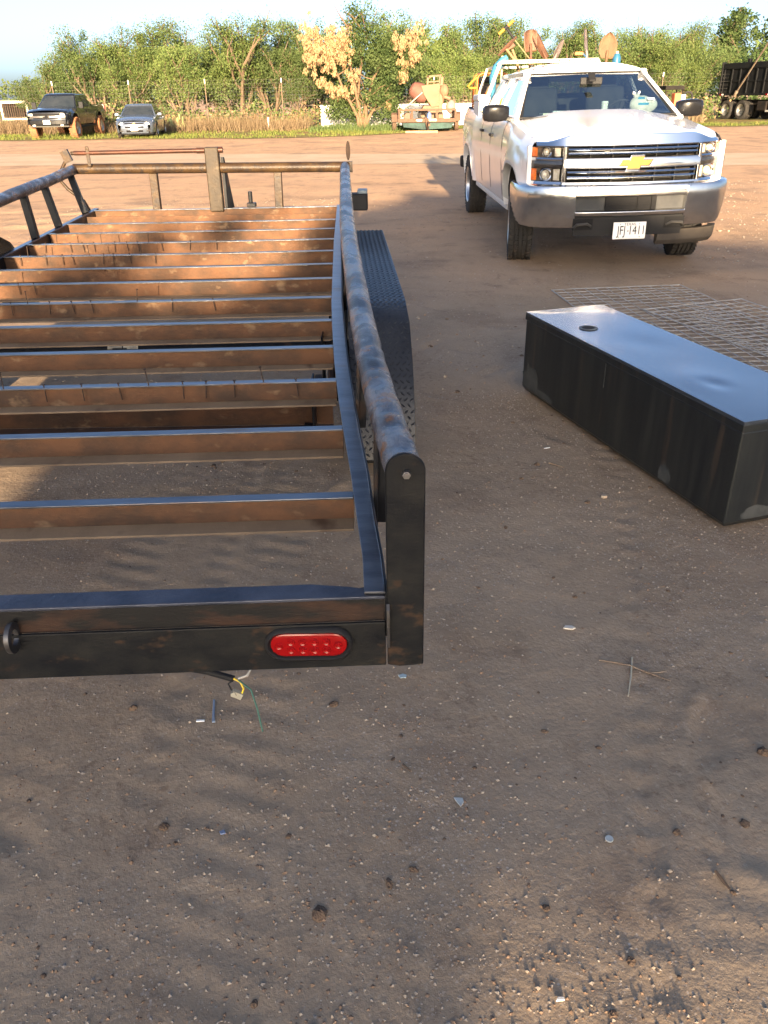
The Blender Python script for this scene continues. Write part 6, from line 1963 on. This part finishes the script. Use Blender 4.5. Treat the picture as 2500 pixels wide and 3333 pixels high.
lid_mb.loft([[(p[0], p[1], THt - 0.0125) for p in [(-0.004, -0.004), (TLn + 0.004, -0.004), (TLn + 0.004, TWd + 0.004), (-0.004, TWd + 0.004)]], [(p[0], p[1], THt - 0.0005) for p in [(-0.004, -0.004), (TLn + 0.004, -0.004), (TLn + 0.004, TWd + 0.004), (-0.004, TWd + 0.004)]]], caps=False)
lid_mb.build('lid', tank_top, TNK, smooth=30)
MB().lathe([(0.050, 0.001), (0.046, 0.004), (0.037, 0.004), (0.034, 0.0015), (0.0, 0.0018)], 28, (0.44, 0.14, THt + 0.001), 'z').build('filler_ring', M('scuffed_ring', (0.07, 0.075, 0.08), (0.16, 0.16, 0.155), scale=12, rough=0.45), TNK, smooth=40)
MB().lathe([(0.033, 0.002), (0.02, 0.003), (0.0, 0.003)], 24, (0.44, 0.14, THt + 0.002), 'z').build('filler_hole', dark, TNK)
def blob(cx, cz_, rx, rz, seed, n=22, face='front'):
    rs = random.Random(seed)
    pts = []
    for k in range(n):
        t = 2 * math.pi * k / n
        f = rs.uniform(0.75, 1.15)
        x, z = cx + rx * math.cos(t) * f, max(cz_ + rz * math.sin(t) * f, 0.045)
        pts.append((x, -0.0015, z) if face == 'front' else (TLn + 0.0015, x, z) if face == 'end' else (x, z, THt + 0.0032))
    return MB().add(pts, [tuple(range(n))])
for a in ((0.11, 0.09, 0.10, 0.11, 3), (0.28, 0.055, 0.10, 0.03, 5), (1.42, 0.07, 0.05, 0.055, 8)):
    blob(*a).build('paint_chip', chip, TNK)
for a in ((0.16, 0.06, 0.10, 0.04, 4), (0.36, 0.07, 0.10, 0.045, 9)):
    blob(*a, face='end').build('paint_chip', chip, TNK)
MB().bx(0.86, 0.864, -0.0022, -0.0005, 0.30, 0.42).build('weld_seam', chip, TNK)

# ------------------------------------------------------------------ welded wire panels half sunk in the dirt
wirep = M('dull_grey_wire', (0.44, 0.43, 0.41), (0.30, 0.27, 0.23), scale=8, rough=0.5)
def wire_panel(name, label, org, ang_, W_, L_, px, py, lift, seed, holes):
    t = thing(name, label, 'wire mesh', (org[0], org[1], 0), ang_, 'welded wire panels on the dirt')
    rs = np.random.RandomState(seed)
    ca, sa = math.cos(ang_), math.sin(ang_)
    def hgt(x, y):
        wx, wy = org[0] + ca * x - sa * y, org[1] + sa * x + ca * y
        return gh(wx, wy) + lift + 0.004 * math.sin(3 * x + seed) * math.sin(2.3 * y)
    cache = {}
    def H(i, j, x, y):
        k = (i, j)
        if k not in cache:
            cache[k] = hgt(x, y)
        return cache[k]
    nx_, ny_ = int(W_ / px), int(L_ / py)
    q = MB()
    for i in range(1, nx_):
        q.tube([(i * px, j * py, H(i, j, i * px, j * py) + 0.004) for j in range(ny_ + 1)], 0.0034, 4, False)
    for j in range(1, ny_):
        q.tube([(i * px, j * py, H(i, j, i * px, j * py)) for i in range(nx_ + 1)], 0.0034, 4, False)
    q.build('wire_grid', wirep, t, fix=False, kind='stuff')
    for pts in ([(i * px, 0.0) for i in range(nx_ + 1)], [(i * px, ny_ * py) for i in range(nx_ + 1)], [(0.0, j * py) for j in range(ny_ + 1)], [(nx_ * px, j * py) for j in range(ny_ + 1)]):
        MB().tube([(x, y, H(round(x / px), round(y / py), x, y) + 0.003) for x, y in pts], 0.005, 6).build('edge_wire', wirep, t, smooth=60)
    return t
# local x runs across, local y runs down towards the camera side
wire_panel('mesh_sheet', 'farther welded wire panel, its far edge toward the white truck', (2.73, 7.40), R(-174), 1.24, 2.6, 0.10, 0.10, 0.010, 2, None)
for o in [COL.objects['mesh_sheet']]:
    o.rotation_euler[2] = R(-174)
wire_panel('mesh_sheet', 'nearer welded wire panel lying on top, close behind the black tank', (3.02, 6.74), R(-177 + 15), 0.95, 2.6, 0.095, 0.095, 0.020, 5, None)

# ------------------------------------------------------------------ tools and cargo on the white pickup
def tk(x, y, z):
    return Vector((2.36 + x, 8.95 + y, z))
woodh = M('ash_handle', (0.26, 0.17, 0.09), (0.20, 0.125, 0.065), scale=12, rough=0.6)
rusts = M('rusty_blade', (0.13, 0.062, 0.034), (0.075, 0.042, 0.03), scale=9, rough=0.55, metal=0.3, c3=(0.26, 0.15, 0.08), s3=14)
tanb = M('tan_muddy_blade', (0.135, 0.080, 0.042), (0.10, 0.058, 0.032), scale=7, rough=0.7, c3=(0.15, 0.08, 0.04), s3=5)
greyb = M('worn_grey_blade', (0.22, 0.19, 0.18), (0.12, 0.085, 0.07), scale=10, rough=0.5, metal=0.4)
yel = M('yellow_grip', (0.42, 0.20, 0.02), (0.36, 0.17, 0.02), scale=9, rough=0.5)
def shovel(label, foot, tip, width, yaw, mat, wide_at=0.55, pointed=True, cat='shovel', name='shovel', bend=0.10):
    """blade from its socket (foot) up to the tip; handle goes down into the bed"""
    foot, tip = Vector(foot), Vector(tip)
    t = thing(name, label, cat, foot, 0, 'shovels standing blade up behind the cab')
    d = tip - foot
    L = d.length
    d.normalize()
    n = Vector((math.sin(yaw), -math.cos(yaw), 0))
    n = (n - d * n.dot(d)).normalized()
    s_ = d.cross(n)
    q = MB()
    def fn(u, v):
        # v along, u across
        if pointed:
            w = width * (0.60 + 0.40 * min(1, v / 0.25)) * (1 - max(0, (v - wide_at) / (1 - wide_at)) ** 2.2)
        else:
            w = width * (0.8 + 0.2 * min(1, v / 0.3)) * (1 - max(0, (v - 0.75) / 0.25) ** 3 * 0.6)
        a = (u * 2 - 1)
        p = d * (L * v) + s_ * (a * w / 2) + n * (-0.03 * (1 - a * a) * (0.6 + 0.4 * v) + bend * L * (v - 0.4) ** 2)
        return p
    q.grid(fn, 8, 12)
    q.build('blade', mat, t, smooth=60, solid=0.003)
    MB().tube([d * -0.10, d * 0.06, d * 0.10], [0.019, 0.019, 0.010], 8).build('socket', mat, t, smooth=60)
    end = Vector((foot.x * 0 + (0.15 if foot.x > 3 else -0.05), 0.55, 0.92 - foot.z))
    MB().tube([d * -0.08, end], 0.016, 8).build('handle', woodh, t, smooth=60)
    return t
shovel('rounded rusty brown shovel head, blunt topped, second tool from the left on the rack', tk(-0.33, 3.2, 2.06), tk(-0.35, 3.2, 2.315), 0.185, 0.1, rusts, 0.7, False)
shovel('narrow dark rusty spade leaning right against the rounded brown shovel', tk(-0.13, 3.18, 1.99), tk(-0.29, 3.25, 2.27), 0.15, 0.75, rusts, 0.6, False)
shovel('small grey pointed shovel blade in the middle of the rack, seen from its edge', tk(-0.02, 3.2, 1.96), tk(0.095, 3.22, 2.20), 0.16, 1.0, greyb, 0.45)
shovel('tall upright grey pointed shovel blade seen almost edge on', tk(0.42, 3.2, 1.985), tk(0.37, 3.22, 2.315), 0.19, 1.15, greyb, 0.4)
shovel('broad tan round point shovel, the widest blade at the right end of the rack', tk(0.68, 3.2, 1.97), tk(0.70, 3.22, 2.275), 0.235, -0.12, tanb, 0.5)
pk = thing('pickaxe', 'brown pickaxe head with pale wood handles leaning at the left of the rack', 'pickaxe', tk(-0.64, 3.2, 2.08))
def rel(o, x, y, z):
    return tk(x, y, z) - o.location
MB().tube([rel(pk, -0.76, 3.2, 2.02), rel(pk, -0.68, 3.2, 2.10), rel(pk, -0.60, 3.2, 2.17), rel(pk, -0.53, 3.2, 2.235)], [0.012, 0.024, 0.026, 0.014], 6).build('head', rusts, pk, smooth=50)
MB().tube([rel(pk, -0.66, 3.2, 2.10), rel(pk, -0.50, 3.25, 1.94), rel(pk, -0.1, 3.9, 1.0)], 0.018, 8).build('handle', woodh, pk, smooth=60)
mk = thing('mattock', 'short rusty mattock blade crossing behind the pickaxe on the rack', 'mattock', tk(-0.58, 3.3, 2.08))
MB().box(rel(mk, -0.60, 3.32, 2.12), (0.17, 0.03, 0.05), Matrix.Rotation(R(-28), 3, 'Y')).build('head', rusts, mk, bevel=0.006)
MB().tube([rel(mk, -0.56, 3.32, 2.10), rel(mk, -0.48, 3.36, 1.95), rel(mk, -0.2, 3.9, 1.0)], 0.017, 8).build('handle', woodh, mk, smooth=60)
pr_ = thing('soil_probe', 'yellow T handled probe rod sticking up highest at the left of the rack', 'probe', tk(-0.67, 3.2, 2.34))
MB().tube([rel(pr_, -0.765, 3.2, 2.265), rel(pr_, -0.69, 3.2, 2.325)], 0.020, 8).build('grip', yel, pr_, smooth=60)
MB().tube([rel(pr_, -0.655, 3.2, 2.355), rel(pr_, -0.58, 3.2, 2.42)], 0.020, 8).build('grip', yel, pr_, smooth=60)
MB().tube([rel(pr_, -0.695, 3.2, 2.322), rel(pr_, -0.65, 3.2, 2.358)], 0.024, 8).tube([rel(pr_, -0.672, 3.2, 2.338), rel(pr_, -0.55, 3.2, 2.20)], 0.016, 8).build('yoke', blackplastic, pr_, smooth=60)
MB().tube([rel(pr_, -0.55, 3.2, 2.20), rel(pr_, -0.33, 3.2, 1.97), rel(pr_, 0.2, 3.6, 1.3)], 0.007, 6).build('rod', woodh, pr_, smooth=60)
oh = thing('hand_tool', 'short orange handled tool lying flat above the rack bar', 'hand tool', tk(0.285, 3.1, 2.03))
MB().bx(-0.055, 0.055, -0.02, 0.02, -0.02, 0.02).build('handle', M('orange_handle', (0.30, 0.12, 0.035), rough=0.5), oh, bevel=0.006)
MB().tube([(0.05, 0, 0), (0.10, 0, -0.04), (0.10, 0.02, -0.12)], 0.012, 6).build('shank', M('blue_shank', (0.05, 0.10, 0.18), rough=0.5), oh)
jg = thing('water_jug', 'blue water jug with a pale cap at the right end of the rack', 'jug', tk(0.815, 3.2, 1.84))
MB().lathe([(0.0, 0.0), (0.05, 0.0), (0.055, 0.02), (0.055, 0.14), (0.035, 0.185), (0.02, 0.19)], 16).build('jug', M('blue_jug_plastic', (0.025, 0.10, 0.17), rough=0.35), jg, smooth=40)
MB().cyl((0, 0, 0.188), (0, 0, 0.215), 0.020, n=12).build('cap', M('pale_cap', (0.62, 0.52, 0.34), rough=0.5), jg)
bh = thing('blue_tarp_roll', 'rolled bright blue tarp bent over the bed rail beside the rack leg', 'tarp', tk(-0.75, 3.05, 1.85))
MB().tube([rel(bh, -0.66, 3.05, 2.0), rel(bh, -0.72, 3.05, 1.955), rel(bh, -0.79, 3.06, 1.88), rel(bh, -0.83, 3.08, 1.78), rel(bh, -0.825, 3.12, 1.66), rel(bh, -0.80, 3.2, 1.5)], [0.035, 0.05, 0.055, 0.05, 0.042, 0.04], 9).build('roll', M('blue_tarp', (0.03, 0.13, 0.22), (0.055, 0.19, 0.29), scale=14, rough=0.55, bump=0.004, bscale=30), bh, smooth=60)
lv = thing('level_stick', 'thin wooden stake standing beside the pickaxe', 'stake', tk(-0.70, 3.22, 1.9))
MB().bar((0, 0, 0.12), (-0.0, 0.02, -0.6), 0.022, 0.012).build('stake', M('pale_wood', (0.60, 0.48, 0.28), rough=0.7), lv)
# orange framed engine
orf = M('orange_tube_paint', (0.36, 0.105, 0.02), rough=0.4)
GE = thing('engine_unit', 'small black engine in an orange tube frame standing in the truck bed', 'engine', tk(-0.76, 4.2, 0.862))
def ge(x, y, z):
    return Vector((x + 0.76, y - 4.2, z - 0.862))
for y in (4.05, 4.55):
    MB().tube([ge(-0.93, y, 0.88), ge(-0.93, y, 1.76), ge(-0.91, y, 1.81), ge(-0.86, y, 1.835), ge(-0.56, y, 1.835), ge(-0.51, y, 1.81), ge(-0.49, y, 1.76), ge(-0.49, y, 0.88)], 0.017, 8).build('frame_hoop', orf, GE, smooth=60)
MB().tube([ge(-0.93, 4.05, 1.45), ge(-0.93, 4.55, 1.45)], 0.015, 8).tube([ge(-0.49, 4.05, 1.45), ge(-0.49, 4.55, 1.45)], 0.015, 8).tube([ge(-0.93, 4.05, 1.5), ge(-0.80, 4.05, 1.58), ge(-0.70, 4.05, 1.68), ge(-0.69, 4.05, 1.81)], 0.014, 8).tube([ge(-0.86, 4.05, 1.835), ge(-0.86, 4.55, 1.835)], 0.015, 8).tube([ge(-0.56, 4.05, 1.835), ge(-0.56, 4.55, 1.835)], 0.015, 8).build('frame_brace', orf, GE, smooth=60)
MB().tube([ge(-0.93, 4.05, 1.79), ge(-1.00, 4.05, 1.74), ge(-1.06, 4.05, 1.675), ge(-1.03, 4.05, 1.65), ge(-0.94, 4.05, 1.655)], 0.014, 8).build('yellow_handle', yel, GE, smooth=60)
MB().bx(-0.13, 0.20, -0.05, 0.3, 0.20, 0.85).build('engine_block', M('engine_black', (0.025, 0.025, 0.025), (0.10, 0.075, 0.05), scale=16, rough=0.6), GE, bevel=0.03)
MB().bx(-0.125, 0.12, -0.10, 0.25, 0.855, 0.935).build('fuel_cap_cover', blackplastic, GE, bevel=0.025)
MB().cyl((0.02, -0.1, 0.62), (0.02, -0.06, 0.62), 0.10, n=18).cyl((0.15, -0.08, 0.5), (0.15, -0.05, 0.5), 0.04, n=12).build('recoil_cover', blackplastic, GE, smooth=40)
# white cooler-like tool box on the bed side
TB = thing('tool_box', 'white lidded plastic box riding in the bed behind the cab', 'box', tk(-0.84, 3.42, 1.05))
wb = M('off_white_plastic', (0.60, 0.60, 0.58), rough=0.45)
MB().bx(-0.15, 0.14, -0.22, 0.40, 0.0, 0.44).build('box', wb, TB, bevel=0.015)
MB().bx(-0.165, 0.155, -0.235, 0.415, 0.442, 0.52).build('lid', wb, TB, bevel=0.02)
for x in (-0.07, 0.05):
    MB().bx(x - 0.015, x + 0.015, -0.226, -0.2205, 0.30, 0.41).build('sticker', blackplastic, TB)
MB().bx(0.02, 0.045, -0.24, -0.2, 0.38, 0.50).build('latch', wb, TB)
# things on the dashboard
plastic = M('white_bag_plastic', (0.72, 0.70, 0.66), (0.62, 0.58, 0.52), scale=9, rough=0.4, bump=0.01, bscale=22)
BG = thing('plastic_bag', 'knotted white shopping bag with blue print on the truck dashboard', 'bag', tk(0.53, 0.86, 1.352))
q = MB()
rs = random.Random(4)
def bagf(u, v):
    t = math.pi * v
    a = 2 * math.pi * u
    r = math.sin(t) ** 0.7
    lump = 1 + 0.12 * math.sin(3 * a + 4 * v) + 0.08 * math.sin(5 * a - 7 * v)
    z = 0.095 - 0.095 * math.cos(t)
    if v > 0.8:
        r *= 0.6
    return (0.145 * r * math.cos(a) * lump, 0.10 * r * math.sin(a) * lump, z)
q.grid(bagf, 22, 12)
q.build('bag', plastic, BG, smooth=60)
q = MB()
q.tube([(-0.06, 0, 0.15), (-0.085, -0.01, 0.19), (-0.11, -0.02, 0.225)], [0.03, 0.02, 0.008], 6).tube([(-0.06, 0, 0.15), (-0.05, 0.0, 0.20), (-0.035, 0.0, 0.23)], [0.03, 0.018, 0.008], 6)
q.build('knot', plastic, BG, smooth=60)
bluep = M('blue_print', (0.05, 0.30, 0.50), rough=0.4)
MB().grid(lambda u, v: tuple(Vector(bagf(0.68 + 0.14 * u, 0.50 + 0.07 * v)) * 1.02), 8, 1).build('print_band', bluep, BG, smooth=60)
MB().grid(lambda u, v: tuple(Vector(bagf(0.66 + 0.10 * u, 0.70 + 0.09 * v)) * 1.02), 6, 1).build('print_logo', bluep, BG, smooth=60)
PF = thing('paper_stack', 'folded pale papers lying along the passenger side of the dashboard', 'papers', tk(-0.36, 0.80, 1.36))
MB().box((0, 0, 0.012), (0.44, 0.16, 0.02), Matrix.Rotation(R(4), 3, 'Z')).build('papers', M('pale_paper', (0.62, 0.62, 0.52), (0.5, 0.52, 0.45), scale=8, rough=0.7), PF)
MB().box((0.06, 0.0, 0.034), (0.30, 0.13, 0.018), Matrix.Rotation(R(-6), 3, 'Z')).build('top_sheet', M('bluish_paper', (0.50, 0.56, 0.56), rough=0.7), PF)
RL_ = thing('paper_roll', 'rolled white paper tube lying on the middle of the dashboard', 'roll', tk(0.27, 0.72, 1.385))
MB().lathe([(0.026, -0.10), (0.030, -0.10), (0.030, 0.12), (0.026, 0.12), (0.026, -0.10)], 18, (0, 0, 0), 'y').build('roll', M('white_paper', (0.66, 0.68, 0.68), rough=0.6), RL_, smooth=40)
CP = thing('drink_cup', 'round white lidded cup beside the paper roll on the dashboard', 'cup', tk(0.13, 0.88, 1.36))
MB().lathe([(0, 0), (0.03, 0), (0.038, 0.11), (0.04, 0.115), (0.036, 0.13), (0, 0.13)], 16).build('cup', M('white_paper', (0.66, 0.68, 0.68), rough=0.6), CP, smooth=40)

# ------------------------------------------------------------------ small litter, twigs and stones one can pick out
def ground_thing(name, label, cat, x, y, rz=0.0, group=None, dz=0.0):
    return thing(name, label, cat, (x, y, gh(x, y) + dz), rz, group)
def shard(name, label, cat, x, y, poly, th, mat, rz=0.0):
    t = ground_thing(name, label, cat, x, y, rz, None, 0.002)
    MB().prism(poly, (0, 0, 0), (1, 0, 0), (0, 1, 0), (0, 0, th)).build('piece', mat, t, bevel=0.001)
    return t
glassy = M('pale_shard', (0.42, 0.45, 0.44), (0.32, 0.34, 0.33), scale=30, rough=0.4)
shard('plastic_shard', 'pale grey five sided shard lying alone on the open dirt in the foreground', 'shard', 0.178, 1.451, [(-0.012, 0.014), (0.011, 0.012), (0.013, -0.002), (0.004, -0.016), (-0.004, -0.004)], 0.003, glassy)
shard('plastic_shard', 'bluish white flat shard on the dirt near the trailer corner post', 'shard', 0.050, 1.945, [(-0.014, 0.004), (0.0, 0.012), (0.013, 0.006), (0.010, -0.007), (-0.008, -0.008)], 0.003, M('bluish_shard', (0.36, 0.44, 0.46), rough=0.5))
shard('shell_piece', 'cream curved shell shaped scrap among dark clods right of the trailer', 'shard', 0.613, 2.184, [(-0.02, 0.0), (-0.01, 0.014), (0.012, 0.012), (0.022, 0.0), (0.008, -0.008)], 0.006, M('cream_shell', (0.55, 0.50, 0.42), rough=0.5))
shard('white_stone', 'white stone in front of the black tank', 'stone', 0.971, 3.147, [(-0.013, 0.0), (-0.006, 0.012), (0.010, 0.010), (0.013, -0.006), (-0.004, -0.010)], 0.012, gm[0])
shard('paper_scrap', 'thin white strip on the dirt beside the left end of the tank', 'scrap', 0.826, 3.707, [(-0.016, -0.004), (0.016, 0.005), (0.014, 0.010), (-0.016, 0.002)], 0.004, M('white_paper', (0.66, 0.68, 0.68)))
shard('white_clip', 'small white plastic clip under the trailer wires', 'clip', -0.535, 1.756, [(-0.012, -0.003), (0.012, -0.002), (0.012, 0.004), (-0.012, 0.003)], 0.005, M('white_paper', (0.66, 0.68, 0.68)))
shard('wire_end', 'blue grey wire end lying below the trailer wires', 'wire', -0.505, 1.80, [(-0.010, 0.045), (-0.004, 0.045), (0.008, -0.03), (0.014, -0.05), (0.004, -0.05)], 0.005, M('blue_grey_plastic', (0.20, 0.25, 0.32), rough=0.5))
shard('bottle_cap', 'pale round cap pressed into dirt at lower right', 'cap', 0.528, 1.331, [(0.010 * math.cos(t), 0.010 * math.sin(t)) for t in np.linspace(0, 6.28, 12, endpoint=False)], 0.004, glassy)
shard('white_stone', 'bright white elongated stone at the bottom edge right of centre', 'stone', 0.332, 0.947, [(-0.009, -0.003), (-0.004, 0.004), (0.008, 0.004), (0.009, -0.002)], 0.006, M('bright_stone', (0.66, 0.63, 0.56), rough=0.7))
shard('glass_chip', 'blue chipped fragment on dirt below the trailer rear beam', 'chip', -0.405, 1.366, [(-0.008, 0.002), (0.003, 0.007), (0.009, -0.004), (-0.003, -0.007)], 0.004, M('blue_chip', (0.16, 0.20, 0.30), rough=0.3))
straw = M('pale_straw', (0.55, 0.49, 0.36), (0.45, 0.38, 0.26), scale=20, rough=0.7)
twigm = M('grey_twig', (0.26, 0.20, 0.14), (0.17, 0.12, 0.085), scale=20, rough=0.9)
def stick(name, label, cat, pts, r, mat):
    x0, y0 = pts[0]
    t = ground_thing(name, label, cat, x0, y0)
    MB().tube([(x - x0, y - y0, gh(x, y) - t.location.z + r + 0.004) for x, y in pts], [r] * (len(pts) - 1) + [r * 0.6], 6).build('stem', mat, t, smooth=60)
    return t
stick('straw', 'pale straight straw standing out on the dirt right of the trailer', 'straw', [(0.779, 2.025), (0.752, 1.94), (0.715, 1.84)], 0.0026, straw)
tw = stick('twig', 'thin forked grey twig across the pale straw', 'twig', [(0.672, 2.012), (0.720, 1.995), (0.759, 1.986), (0.794, 1.956), (0.862, 1.904)], 0.0022, twigm)
MB().tube([Vector((x, y, gh(x, y) + 0.006)) - tw.location for x, y in ((0.794, 1.956), (0.825, 1.945), (0.863, 1.952))], 0.0018, 5).build('fork', twigm, tw)
stick('stick', 'short dark stick at the lower right edge of the picture', 'stick', [(0.745, 1.234), (0.755, 1.21), (0.762, 1.19)], 0.0042, M('dark_wood', (0.10, 0.07, 0.05), rough=0.9))
stick('twig', 'short brown twig lying by the front of the black tank', 'twig', [(0.80, 3.52), (0.86, 3.46)], 0.004, twigm)
stick('twig', 'brown leaf stem alone in the dirt right of the tail light', 'twig', [(0.04, 1.575), (0.06, 1.55)], 0.004, M('dark_wood', (0.10, 0.07, 0.05)))
# dark clods of earth
clodm = M('dark_clod', (0.105, 0.070, 0.048), (0.16, 0.108, 0.072), scale=20, rough=0.95, bump=0.01, bscale=60)
CL = []
rs = random.Random(21)
spots = [(0.451, 4.581), (0.741, 3.516), (0.872, 1.377), (-0.154, 1.144), (1.016, 1.607), (0.35, 5.6), (0.52, 6.3), (0.95, 5.3)]
for _ in range(190):
    spots.append((rs.uniform(-1.0, 1.7), rs.uniform(0.75, 4.2)))
V_, F_ = [], []
q = MB()
for i, (x, y) in enumerate(spots):
    r = 0.003 + 0.009 * rs.random() ** 2 if i > 7 else rs.uniform(0.010, 0.018)
    n0 = len(q.v)
    q.ell((x, y, gh(x, y) + r * 0.08), (r * rs.uniform(0.9, 1.5), r * rs.uniform(0.8, 1.2), r * rs.uniform(0.5, 0.8)), 7, 5, Matrix.Rotation(rs.uniform(0, 3), 3, 'Z'))
    q.v[n0:] = [(a + rs.uniform(-0.22, 0.22) * r, b + rs.uniform(-0.22, 0.22) * r, c + rs.uniform(-0.15, 0.15) * r) for a, b, c in q.v[n0:]]
props(q.build('clods', clodm, None, fix=False), 'dark crumbly clods of earth scattered on the dirt', None, None, 'stuff')
